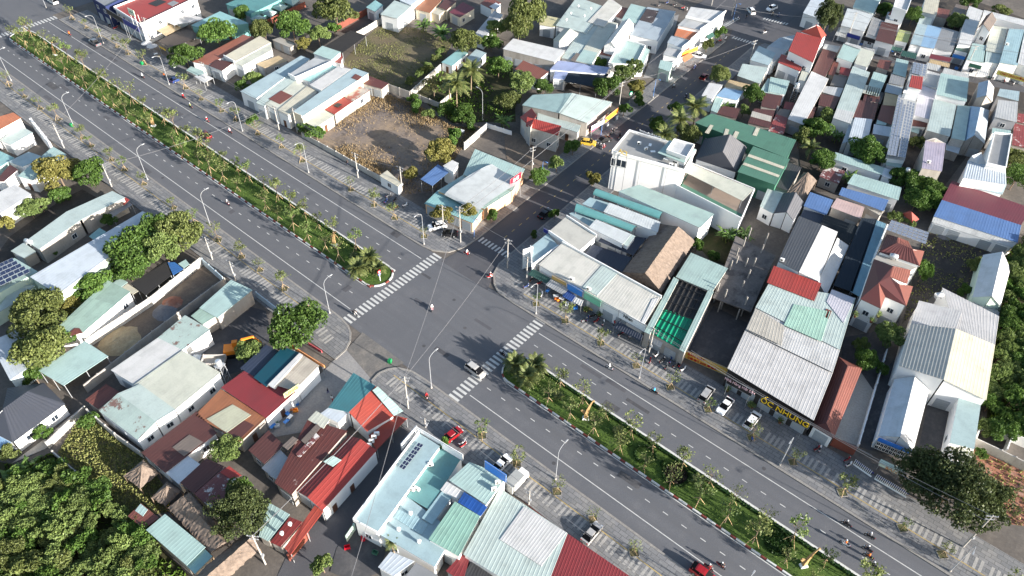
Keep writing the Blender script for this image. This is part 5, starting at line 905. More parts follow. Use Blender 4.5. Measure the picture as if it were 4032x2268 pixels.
CABLES = [
('thick cable bundle crossing the junction from cafe corner to alley mouth',0,2,1.2,0.055),
('cable crossing the junction from the shop row corner to alley mouth',1,2,1.0,0.04),
('cable from cafe corner over to the shop row corner',0,1,0.8,0.04),
('cable along the alley down to the lower pole',2,3,1.0,0.06),
('cable from the shop corner pole to the green awning pole',1,5,0.6,0.035),
('cable along the shop row awnings',5,6,1.0,0.035),
('cable from emerald shop to the lower corner double pole',6,4,2.0,0.035),
('cable along the burnt lot wall',12,13,0.6,0.03),
('cable in front of the pale shops',10,12,0.9,0.03),
('cable between the two shop front poles',10,11,0.4,0.03),
('cable along the upper sidewalk to the stall',9,10,1.0,0.03),
('cable crossing the wide road toward the stall',7,26,1.5,0.035),
('cable crossing the median beside the red sedan',8,10,1.5,0.035),
('cable from cafe corner up the side street',0,16,0.8,0.04),
('cable up the side street to the orange sign',16,17,1.2,0.035),
('cable over the street to the pale blue shop',17,18,1.2,0.035),
('cable to the market junction',17,19,1.4,0.035),
('cable over the market street beside the temple',19,20,1.0,0.035),
('cable along the market street roofs',20,21,1.4,0.04),
('second lower cable bundle over the market street',(6.0,185.0,8.0),(70.0,204.0,8.0),1.2,0.05),
('cable along the dirt lot sidewalk',14,15,0.5,0.03),
('cable along the far sidewalk',7,8,0.8,0.03),
('cable strung past the seafood restaurant front',(47.0,22.6,6.5),(84.0,22.6,6.5),0.7,0.04),
('second cable bundle beside the seafood restaurant',(30.0,22.0,7.0),(103.0,20.6,9.0),1.2,0.04),
('cable crossing above the red corner roof',(11.0,-21.0,8.0),(36.0,-60.0,7.0),0.9,0.05),
('cable over the mint warehouse paving',(20.0,-22.0,6.5),(80.0,-22.5,6.5),1.0,0.04),
('cable up the side street above the cafe',(-14.0,22.0,9.0),(-20.0,96.0,9.0),1.0,0.05),
('cable sagging over the market roofs',(20.0,186.0,8.0),(52.0,200.0,8.5),0.8,0.05),
('cable across the far market junction',(-26.0,165.0,8.0),(8.0,182.0,8.0),0.7,0.05),
('cable from far stall over the pale shops',(-150.0,22.0,7.0),(-60.0,23.0,7.0),1.2,0.035)
]
YOUNG = [
('young staked tree, %s from the crosswalk in the red kerb row, upper median','young trees on the upper median','median',[(-31.0,-2.7,1.45),(-36.1,-2.3,1.03),(-42.2,-2.5,1.17),(-47.9,-2.4,1.41),(-53.4,-2.7,0.87),(-59.0,-2.3,1.16),(-70.7,-2.3,0.85),(-76.4,-2.5,1.36),(-82.0,-2.7,1.52),(-87.9,-2.3,0.87),(-94.1,-2.8,1.24),(-99.6,-2.2,1.12),(-111.2,-2.7,1.15),(-117.2,-2.8,1.01),(-123.3,-2.5,1.2),(-129.9,-2.7,1.01),(-135.9,-2.7,1.18),(-141.1,-2.6,0.87),(-147.2,-2.3,1.25),(-153.0,-2.4,0.98),(-159.0,-2.2,1.46),(-166.1,-2.7,1.09),(-170.9,-2.4,1.36),(-177.5,-2.2,1.15),(-184.4,-2.3,1.33),(-189.5,-2.6,1.27)]),
('young staked tree, %s from the crosswalk in the hedge row, upper median','young trees on the upper median','median',[(-30.7,2.2,1.45),(-38.2,2.0,1.27),(-43.5,1.7,1.02),(-49.2,2.2,1.15),(-54.5,1.8,1.24),(-59.8,2.1,1.33),(-65.2,1.9,1.16),(-71.9,2.0,1.4),(-76.6,2.0,1.13),(-82.6,2.0,0.87),(-89.1,1.7,1.35),(-94.7,2.3,1.27),(-99.9,1.9,0.97),(-105.7,2.0,1.55),(-111.6,2.2,1.23),(-121.8,2.2,1.02),(-127.7,2.0,1.53),(-135.2,2.0,1.18),(-142.0,1.9,1.24),(-148.2,2.3,0.85),(-155.7,2.2,1.43),(-165.4,2.2,1.38),(-173.1,2.2,1.22),(-180.7,2.0,1.15),(-188.9,1.7,1.47),(-194.9,2.0,0.99)]),
('young staked tree, %s from the crosswalk in the red kerb row, lower median','young trees on the lower median','median',[(30.7,-2.5,1.2),(36.3,-2.6,1.1),(41.7,-2.5,1.29),(47.6,-2.4,1.18),(53.2,-2.8,1.01),(58.7,-2.7,1.27),(64.3,-2.3,1.42),(69.8,-2.3,1.43),(75.2,-2.6,1.45),(81.0,-2.4,0.91),(85.9,-2.8,0.86)]),
('young staked tree, %s from the crosswalk in the hedge row, lower median','young trees on the lower median','median',[(30.3,2.2,1.03),(36.1,1.8,1.3),(41.5,1.9,0.9),(47.3,1.8,1.23),(52.2,1.8,1.04),(58.5,2.1,1.17),(64.0,1.9,1.19),(69.0,1.7,1.13),(74.9,2.0,0.98),(80.1,1.8,1.49),(85.9,2.0,1.0),(91.7,2.1,1.43)]),
('young sidewalk tree, %s from the cafe corner on the burnt lot side','young trees on the sidewalks','cafe_sidewalk',[(-22.6,16.7,0.69),(-32.8,16.8,1.09),(-40.5,16.8,1.08),(-49.6,17.1,0.99),(-68.9,16.8,1.24),(-78.2,17.2,0.97),(-88.3,16.8,1.05),(-98.8,16.9,1.01),(-105.9,16.9,1.04),(-115.8,16.7,0.85),(-124.6,17.3,1.18),(-146.8,16.9,1.17),(-156.6,16.9,1.22),(-163.5,17.1,0.92),(-174.3,16.9,0.68),(-183.4,17.2,0.7),(-192.7,17.2,1.23)]),
('young sidewalk tree, %s from the corner on the shop row side','young trees on the sidewalks','shop_row_sidewalk',[(12.1,17.0,0.78),(20.0,17.2,1.24),(29.6,17.1,0.97),(38.7,16.9,0.88),(46.9,16.8,1.06),(55.5,17.0,0.79),(65.0,16.8,1.06),(73.4,16.9,0.96),(83.0,16.9,1.18),(93.8,17.2,0.69),(100.7,16.8,0.87),(110.8,17.3,1.13)]),
('young sidewalk tree, %s from the crosswalk on the dirt lot side','young trees on the sidewalks','workshop_sidewalk',[(-24.4,-17.0,0.8),(-33.2,-16.8,1.16),(-42.3,-16.6,0.88),(-49.1,-16.7,1.07),(-58.1,-16.9,1.24),(-67.6,-17.1,1.09),(-76.7,-17.1,0.78),(-90.9,-16.7,0.8),(-100.2,-16.7,1.02),(-106.7,-16.7,0.89),(-116.8,-17.0,0.85),(-122.1,-16.7,1.02),(-135.9,-16.6,1.19),(-145.2,-17.1,0.99),(-154.9,-17.1,0.7),(-164.6,-17.2,1.17)]),
('young sidewalk tree, %s from the alley on the warehouse side','young trees on the sidewalks','alley_sidewalk',[(26.1,-16.7,1.15),(34.9,-17.0,1.03),(44.0,-16.7,0.9),(52.1,-16.9,0.81),(60.8,-17.2,0.83),(71.4,-16.7,1.0)])
]
DATES = [
(-25.3,1.9,2.9,2.6,'feathery date palm at the upper median tip, beside the hedge'),
(-25.2,-2.6,2.8,2.4,'feathery date palm at the upper median tip, beside the red kerb'),
(-21.6,1.0,2.2,1.4,'low date palm behind the road sign on the upper median tip'),
(20.6,0.3,2.8,2.6,'pale date palm nearest the tip of the lower median'),
(24.1,2.5,2.7,2.6,'pale date palm beside the hedge of the lower median'),
(24.6,-1.1,2.8,2.6,'pale date palm beside the red kerb of the lower median')
]
CYCADS = [
(31.3,0.2,1.3,'low palm shrub between the third and fourth young trees of the lower median'),
(45.2,0.7,1.4,'low palm shrub beside the clipped cone of the lower median'),
(61.9,1.5,1.5,'low palm shrub beside the dark flower ring'),
(-29.9,0.6,1.2,'low palm shrub beside the date palms of the upper median')
]
RINGS = [
(51.8,0.1,1.9,1.9,'round clipped hedge ring filled with grass on the lower median',0),
(58.4,0.2,2.3,2.3,'round clipped hedge ring filled with dark flowers on the lower median',2),
(78.6,0.3,2.2,2.2,'round clipped hedge ring beside the last golden sculpture',1)
]
CONES = [
(48.2,0.2,'clipped cone shrub before the grass ring'),
(55.4,0.6,'clipped cone shrub between the two hedge rings')
]
SCULPT = [
(-172.6,1.0,0.3,4.0,'golden wing sculpture among the young trees nearest the far crosswalk'),
(-113.3,-0.4,0.5,4.0,'golden wing sculpture in the middle of the upper median'),
(-36.2,0.3,0.3,4.0,'golden wing sculpture nearest the junction on the upper median'),
(38.6,-0.6,0.6,5.2,'golden wing sculpture near the palms of the lower median'),
(83.6,-0.6,0.9,5.2,'golden wing sculpture near the lower edge of the photo')
]
CARS = [
('suv','white',-209.6,18.9,3.14,'white car parked at the far corner sidewalk','parked_car'),
('pickup','grey',-170.6,13.3,3.14,'dark grey pickup driving past the red roofed store','driving_car'),
('sedan','darkred',-98.3,6.4,3.14,'dark red sedan driving beside the upper median','driving_car'),
('hatch','blue',-130.4,17.8,1.67,'dark blue car parked beside the white sidewalk stall','parked_car'),
('suv','white',-22.4,21.1,-2.07,'white car parked beside the corner cafe','parked_car'),
('hatch','black',-18.2,21.1,-2.47,'black car parked beside the cafe corner pole','parked_car'),
('van','champagne',14.8,-6.1,-0.02,'silver brown people carrier waiting at the lower crosswalk','driving_car'),
('sedan','black',-5.8,42.8,1.62,'black sedan on the side street beside the white sign wall','parked_car'),
('van','silver',53.5,19.6,1.62,'silver people carrier parked before the seafood restaurant','parked_car'),
('sedan','white',57.7,19.6,-1.57,'white sedan parked between two cars before the restaurant','parked_car'),
('suv','white',63.4,20.0,1.57,'white car with dark sunroof parked before the restaurant','parked_car'),
('sedan','silver',53.5,-19.3,1.57,'silver sedan parked beside the mint warehouse','parked_car'),
('suv','red',71.7,-13.1,0,'red car at the lower edge beside two motorbikes','driving_car'),
('hatch','red',22.1,-20.3,1.47,'bright red car parked before the pale blue block','parked_car'),
('sedan','white',33.1,-19.2,1.57,'white car parked under the blue signboard','parked_car'),
('suv','yellow',-16.3,75.5,0.5,'yellow car with white roof beside the old red roofed house','parked_car'),
('sedan','black',-13.8,79.6,-1.97,'dark car turning beside the yellow car','driving_car'),
('pickup','white',-18.9,141.4,0.3,'white pickup parked under the orange awning','parked_car'),
('hatch','darkred',-10.7,130.7,1.67,'dark red car beside the side street kerb tree','driving_car'),
('suv','white',-17.4,191.9,-1.77,'white car waiting at the far market crossing','driving_car'),
('van','white',-22.0,184.5,2.4,'white van loading at the market junction','parked_car')
]
RIDDEN = [
(-182.1,10.7,3.14,'red','passing the far crosswalk',('orange','black','red')),
(-139.7,12.0,3.14,'black','beside the banded lamp',('white','black','white')),
(-120.3,13.7,3.14,'red','before the pale shop row',('red','navy','white')),
(-114.1,12.1,3.14,'black','second before the pale shop row',('olive','black','white')),
(-104.1,11.0,3.14,'red','ahead of the dark red sedan',('red','white','white')),
(-94.6,12.0,3.14,'black','farther back behind the dark red sedan',('pink','red','white')),
(-67.9,-7.4,0,'red','on the near carriageway of the upper road',('grey','navy','white')),
(-15.5,-11.6,0,'black','crossing the zebra bars at the corner tree',('black','white','black')),
(-4.0,0.6,-0.9,'red','alone in the middle of the junction',('white','pink','white')),
(-10.3,18.7,0.2,'red','leaving the side street at the cafe corner',('white','red','white')),
(-1.1,16.6,1.2,'red','beside the shop row corner kerb',('red','white','white')),
(16.3,0.8,0,'black','crossing the lower zebra bars',('black','black','black')),
(34.9,12.6,3.14,'white','before the emerald roof shop',('white','black','white')),
(45.1,13.5,3.14,'black','with blue shirt before the seafood restaurant',('cyan','black','blue')),
(71.7,-11.4,0,'red','beside the red car at the lower edge',('black','red','white')),
(73.1,-9.8,0,'red','outermost beside the red car',('black','black','white')),
(86.0,11.2,3.14,'black','leading the group by the kerb line',('black','black','white')),
(90.0,11.7,3.14,'black','following beside the white edge line',('grey','black','white')),
(87.3,7.6,3.14,'white','with orange shirt in the group',('orange','white','white')),
(90.6,9.1,3.14,'black','in the dark pair of the group',('black','navy','white')),
(91.2,8.0,3.14,'black','with yellow orange jacket in the group',('orange','black','black')),
(92.4,6.9,3.14,'black','last beside the hedge in the group',('black','black','white')),
(-14.6,118.8,1.57,'black','in the middle of the side street',('white','navy','black')),
(-8.6,116.0,-1.57,'black','beside the side street palms',('navy','black','white')),
(-14.3,84.6,-1.57,'black','beside the kerb ahead of the dark car',('black','white','white')),
(-11.4,84.2,1.57,'black','above the academy terrace',('black','black','black')),
(-11.8,76.8,-1.57,'red','passing the dark car',('pink','black','white')),
(-16.0,133.9,1.57,'blue','beside the white pickup',('blue','black','white')),
(12.1,-17.3,-0.6,'red','on the sidewalk beside the alley pole',('red','black','red')),
(-14.9,187.5,-1.57,'black','at the far market zebra',('tan','black','white')),
(-12.8,188.0,-1.57,'blue','second at the far market zebra',('blue','black','white')),
(-10.5,172.6,-1.9,'white','crossing the sunlit market junction',('black','black','black')),
(-22.5,175.3,0.1,'white','turning at the market junction',('white','navy','blue'))
]
PARKED = [
('of the cluster before the emerald shop',[(40.3,19.7,1.9,'red'),(40.5,22.0,1.5,'white'),(42.2,21.4,1.4,'black'),(43.7,20.6,1.8,'grey'),(43.5,22.6,1.8,'blue'),(45.1,22.1,1.2,'black'),(45.6,23.0,1.7,'red'),(46.7,22.3,1.3,'white')]),
('of the cluster under the mint sign',[(23.3,19.9,1.3,'grey'),(23.6,20.7,1.8,'blue'),(24.0,22.1,1.2,'black'),(25.4,21.5,1.4,'red'),(26.9,22.0,1.9,'white')]),
('under the blue awning',[(31.5,21.8,1.5,'black'),(31.9,22.9,1.3,'red'),(33.6,22.9,1.3,'white')]),
('beside the green awning',[(7.2,19.6,1.4,'blue'),(6.7,22.2,1.7,'black'),(8.8,22.4,1.3,'red'),(11.5,19.8,1.9,'white')]),
('along the burnt lot corner sidewalk',[(-40.1,21.6,1.5,'grey'),(-39.0,19.7,1.9,'blue'),(-37.7,21.6,1.9,'black'),(-35.3,19.6,1.4,'red'),(-34.3,21.8,1.4,'white')]),
('at the cafe side kerb',[(-16.8,30.6,1.6,'white')]),
('before the terracotta gatehouse',[(75.7,22.4,1.3,'red'),(76.2,22.7,1.7,'white')]),
('beside the picket fence pillar',[(81.0,23.8,1.2,'red'),(81.7,23.0,1.2,'white')]),
('before the mint kiosk',[(-21.3,121.8,1.9,'red'),(-17.8,122.1,1.4,'white')]),
('along the lane behind the corner building',[(-49.6,165.8,1.6,'grey'),(-48.6,169.8,1.5,'blue'),(-45.4,170.2,1.4,'black'),(-41.9,170.0,1.3,'red'),(-40.1,169.8,1.9,'white')]),
('beside the junction kerb tree',[(-19.3,152.4,1.9,'blue'),(-19.2,154.4,1.9,'black'),(-18.9,156.1,1.3,'red'),(-18.5,159.1,1.4,'white')]),
('along the market street stalls',[(15.6,188.4,1.7,'red'),(17.5,188.5,1.9,'white'),(19.8,188.7,1.6,'black'),(22.1,188.6,1.7,'grey'),(23.9,188.7,1.7,'blue'),(25.9,188.3,1.4,'black'),(28.0,187.7,1.6,'red'),(29.8,187.7,1.4,'white')]),
('before the porridge shop',[(54.9,194.6,1.4,'grey'),(57.3,195.0,1.3,'blue'),(59.9,194.5,1.4,'black'),(63.0,195.1,1.9,'red'),(65.8,195.4,1.5,'white')]),
('beside the far stores',[(-178.6,23.3,1.7,'black'),(-175.3,23.4,1.7,'red'),(-139.8,22.6,1.9,'white')]),
('before the pale blue block',[(25.1,-20.6,1.5,'red'),(24.6,-20.4,1.4,'white')])
]
WALKERS = [
(-3.4,-29.2,0.03,0.5,'navy','blue','person in dark blue walking across the courtyard'),
(-1.4,-29.8,0.03,2.0,'white','red','person in white crouching figure beside the corner house'),
(65.4,15.8,0.15,1.0,'blue','black','person in blue standing beside a sidewalk tree'),
(-58.5,23.7,0.15,0.0,'black','navy','person in black walking past the burnt lot'),
(28.8,23.2,0.15,1.0,'red','black','person in red beside the blue awning'),
(14.8,20.2,0.15,1.0,'orange','black','person sitting out by the clothes stall'),
(88.5,28.3,0.03,2.0,'white','blue','person in white behind the gate sign'),
(25.0,188.3,0.03,1.0,'white','black','shopper in white on the market street'),
(27.9,186.0,0.03,2.0,'pink','navy','shopper in pink on the market street'),
(-16.2,133.7,0.03,2.0,'grey','navy','person standing beside the white pickup'),
(-134.9,16.5,0.15,2.0,'orange','black','person in orange beside the banded lamp'),
(-21.0,178.9,0.03,1.0,'black','black','person in black at the market junction kerb')
]
SIGNS = [
('big yellow lettering on the seafood restaurant front',(62.9,22.0),(72.7,22.2),4.2,6.0,'dark',[('ỐC NHUNG','yellow',0.5,0.5,1.9,9.5)],0.15),
('black sign with white script on the seafood restaurant',(55.8,21.8),(61.1,22.1),4.2,6.2,'black',[('Nhà Hàng Hải Sản','pink',0.5,0.62,1.0,6.2)],0.15),
('yellow land sale board fence before the charcoal yard',(45.0,25.5),(54.0,27.0),0.1,2.3,'yellow',[('BÁN ĐẤT','red',0.26,0.72,0.95,3.6),('0●●5.668.●●8','red',0.42,0.26,0.8,6.2)],0.15),
('yellow academy letters on the roof terrace edge',(1.0,62.7),(3.8,62.8),11.9,13.2,'',[('ACI','yellow',0.5,0.5,1.7,2.4)],0.15),
('academy roof lettering seen from behind',(8.2,73.8),(0.2,73.0),12.2,13.6,'',[('ACI Global Professional','white',0.5,0.7,0.8,7.5),('Beauty Academy','white',0.55,0.2,0.7,4.6)],0.15),
('yellow porridge shop sign with red lettering',(60.1,191.6),(70.4,192.4),3.2,4.6,'lemon',[('CHÁO DINH DƯỠNG VT 3T','red',0.55,0.5,1.0,9.5)],0.15),
('white gate lintel with golden lettering behind the picket fence',(85.7,24.7),(89.9,25.2),2.6,3.5,'palegreen',[('BÀNG','gold',0.62,0.45,0.95,2.8)],0.9),
('blue printed shop sign over the corner shop row',(16.2,22.5),(20.2,22.7),3.4,5.2,'blue',[],0.15),
('yellow shop sign over the striped awning',(11.8,22.6),(15.7,22.9),3.7,4.7,'tan',[],0.15),
('mint shop sign with round emblem over the corner shop row',(20.5,22.8),(24.9,22.9),3.3,5.3,'mint',[],0.15),
('white shop sign with black script at the shop row end',(29.4,23.2),(36.1,23.3),3.2,5.4,'white',[('Nhan','black',0.35,0.62,1.3,2.2)],0.15),
('orange shop sign on the side street hardware shop',(-16.7,83.9),(-17.1,91.1),2.8,4.6,'orange',[],0.15),
('white and pink shop sign beside the orange one',(-17.6,78.5),(-16.9,84.2),2.6,4.0,'white',[],0.15),
('pink red shop banner at the hardware shop corner',(-18.1,79.6),(-18.2,83.6),1.2,2.6,'pinkred',[],0.15),
('red cafe sign with white mark facing the side street',(-16.3,41.4),(-16.4,45.9),4.6,6.6,'red',[('■ ■','white',0.5,0.5,1.2,2.2)],0.15),
('black fascia sign on the red roofed store',(-176.6,22.8),(-166.1,22.7),5.2,7.2,'black',[],0.15),
('navy and brown fascia sign on the red roofed store',(-166.1,22.7),(-156.7,22.8),5.2,7.2,'navy',[],0.15),
('yellow banner on the beige slatted restaurant roof',(-5.7,-37.0),(-5.5,-33.6),4.3,5.6,'lemon',[('UNG','gold',0.5,0.5,1.0,2.6)],0.15),
('blue topped roof signboard on the mint roof building',(34.0,-24.8),(38.5,-24.5),7.0,9.4,'bluetop',[],0.15),
('white panel sign wall on the pale blue block front',(19.0,-26.3),(29.1,-25.1),4.6,6.6,'white',[],0.15),
('white panel sign wall on the alley side of the pale blue block',(19.4,-30.6),(18.7,-26.0),4.6,6.6,'white',[],0.15),
('tall white sign wall at the shop row corner',(2.7,23.5),(3.7,25.9),0.2,6.4,'white',[],0.15),
('small blue street side sign on the white corner block',(0.7,33.5),(2.8,33.4),4.2,5.4,'navy',[],0.15),
('blue market sign on the street stall',(13.8,183.0),(18.3,183.3),3.4,4.8,'navy',[],0.15),
('black market sign with white letters',(18.5,184.7),(23.0,185.0),3.2,4.6,'black',[],0.15),
('maroon market sign with white letters',(40.2,187.8),(46.4,189.9),3.0,4.6,'maroon',[],0.15),
('blue market awning sign',(45.6,193.9),(49.4,194.5),3.0,4.2,'blue',[],0.15),
('green market shop sign',(50.9,191.0),(55.3,191.6),3.0,4.2,'green',[],0.15),
('yellow strip sign on the junction corner building',(-23.1,148.4),(-22.9,155.2),4.0,5.0,'lemon',[],0.15),
('orange shop sign over the white pickup',(-21.1,132.3),(-19.1,140.2),3.0,4.4,'orange',[],0.15),
('low red barrier board beside the corner tree',(-16.1,-23.8),(-12.3,-23.4),0.2,0.9,'red',[],0.15),
('orange front board of the corner restaurant',(-15.9,-28.0),(-6.4,-27.0),3.4,4.2,'orange',[],0.15),
('yellow letter strip on the dark slatted canopy',(-149.2,23.7),(-143.3,23.8),2.8,3.5,'',[('TACO BAO','yellow',0.5,0.5,0.9,3.6)],0.15)
]
AWNINGS = [
('green cloth awning over the corner shop',[(6.2,21.1,2.6),(11.7,21.7,2.6),(11.8,22.7,3.6),(6.6,22.5,3.6)],'darkgreen'),
('white and brown striped awning over the clothes stall',[(11.4,21.1,2.6),(16.2,21.2,2.6),(16.6,22.5,3.6),(11.7,22.5,3.6)],'greystripe'),
('blue and green awning beside the striped awning',[(16.3,20.8,2.6),(18.9,20.8,2.6),(18.9,22.1,3.4),(16.4,22.6,3.4)],'bluerib'),
('white awning over the snack stall',[(18.7,21.1,2.5),(21.2,21.1,2.5),(20.9,22.3,3.2),(18.8,22.0,3.2)],'white'),
('dark blue awning at the shop row end',[(30.1,20.8,2.5),(36.6,21.2,2.5),(36.4,22.1,3.6),(30.2,22.1,3.6)],'navy'),
('lilac striped awning under the emerald roof',[(36.3,22.4,2.6),(40.7,22.4,2.6),(40.6,23.3,3.4),(36.4,23.2,3.4)],'greystripe'),
('green market awning beside the yellow green stall',[(27.3,185.6,2.6),(31.7,186.5,2.6),(31.3,187.8,3.4),(27.0,186.9,3.4)],'darkgreen'),
('second green market awning',[(32.4,184.0,2.6),(37.0,185.2,2.6),(36.4,187.5,3.4),(31.9,186.4,3.4)],'darkgreen'),
('brown market awning under the maroon sign',[(41.0,185.8,2.4),(47.1,187.3,2.4),(46.7,188.5,3.2),(40.8,187.2,3.2)],'tan'),
('white front awning of the mint market shop',[(15.4,176.0,3.2),(21.0,176.8,3.2),(20.9,177.8,4.2),(15.9,177.2,4.2)],'whitepatch'),
('white front awning of the cream mint market shop',[(21.0,177.9,3.2),(25.5,177.9,3.2),(25.2,178.7,4.2),(21.1,178.1,4.2)],'whitepatch'),
('long white front awning beside the wide mint house',[(47.1,178.5,3.6),(54.5,180.3,3.6),(54.0,182.4,4.6),(46.6,181.3,4.6)],'whitepatch'),
('white front awning beside the solar market shop',[(41.9,178.9,3.6),(46.0,179.8,3.6),(45.3,181.9,4.6),(41.2,181.0,4.6)],'whitepatch'),
('white stall awning before the porridge shop',[(55.0,189.3,2.4),(58.4,190.2,2.4),(57.7,193.3,3.0),(54.6,192.5,3.0)],'white'),
('white market awning above the temple stalls',[(10.0,183.1,2.6),(13.6,183.7,2.6),(11.6,188.4,3.6),(9.2,187.6,3.6)],'whitepatch'),
('orange and white awning over the white pickup',[(-18.5,130.9,2.6),(-18.4,136.4,2.6),(-19.7,136.2,3.6),(-20.0,131.7,3.6)],'orange'),
('white shop awning on the side street row',[(-19.4,125.4,2.6),(-19.2,132.0,2.6),(-20.1,131.6,3.6),(-20.7,126.4,3.6)],'white'),
('green awning on the junction corner building',[(-20.6,150.0,2.6),(-20.4,154.1,2.6),(-21.5,154.2,3.6),(-21.7,150.1,3.6)],'darkgreen')
]
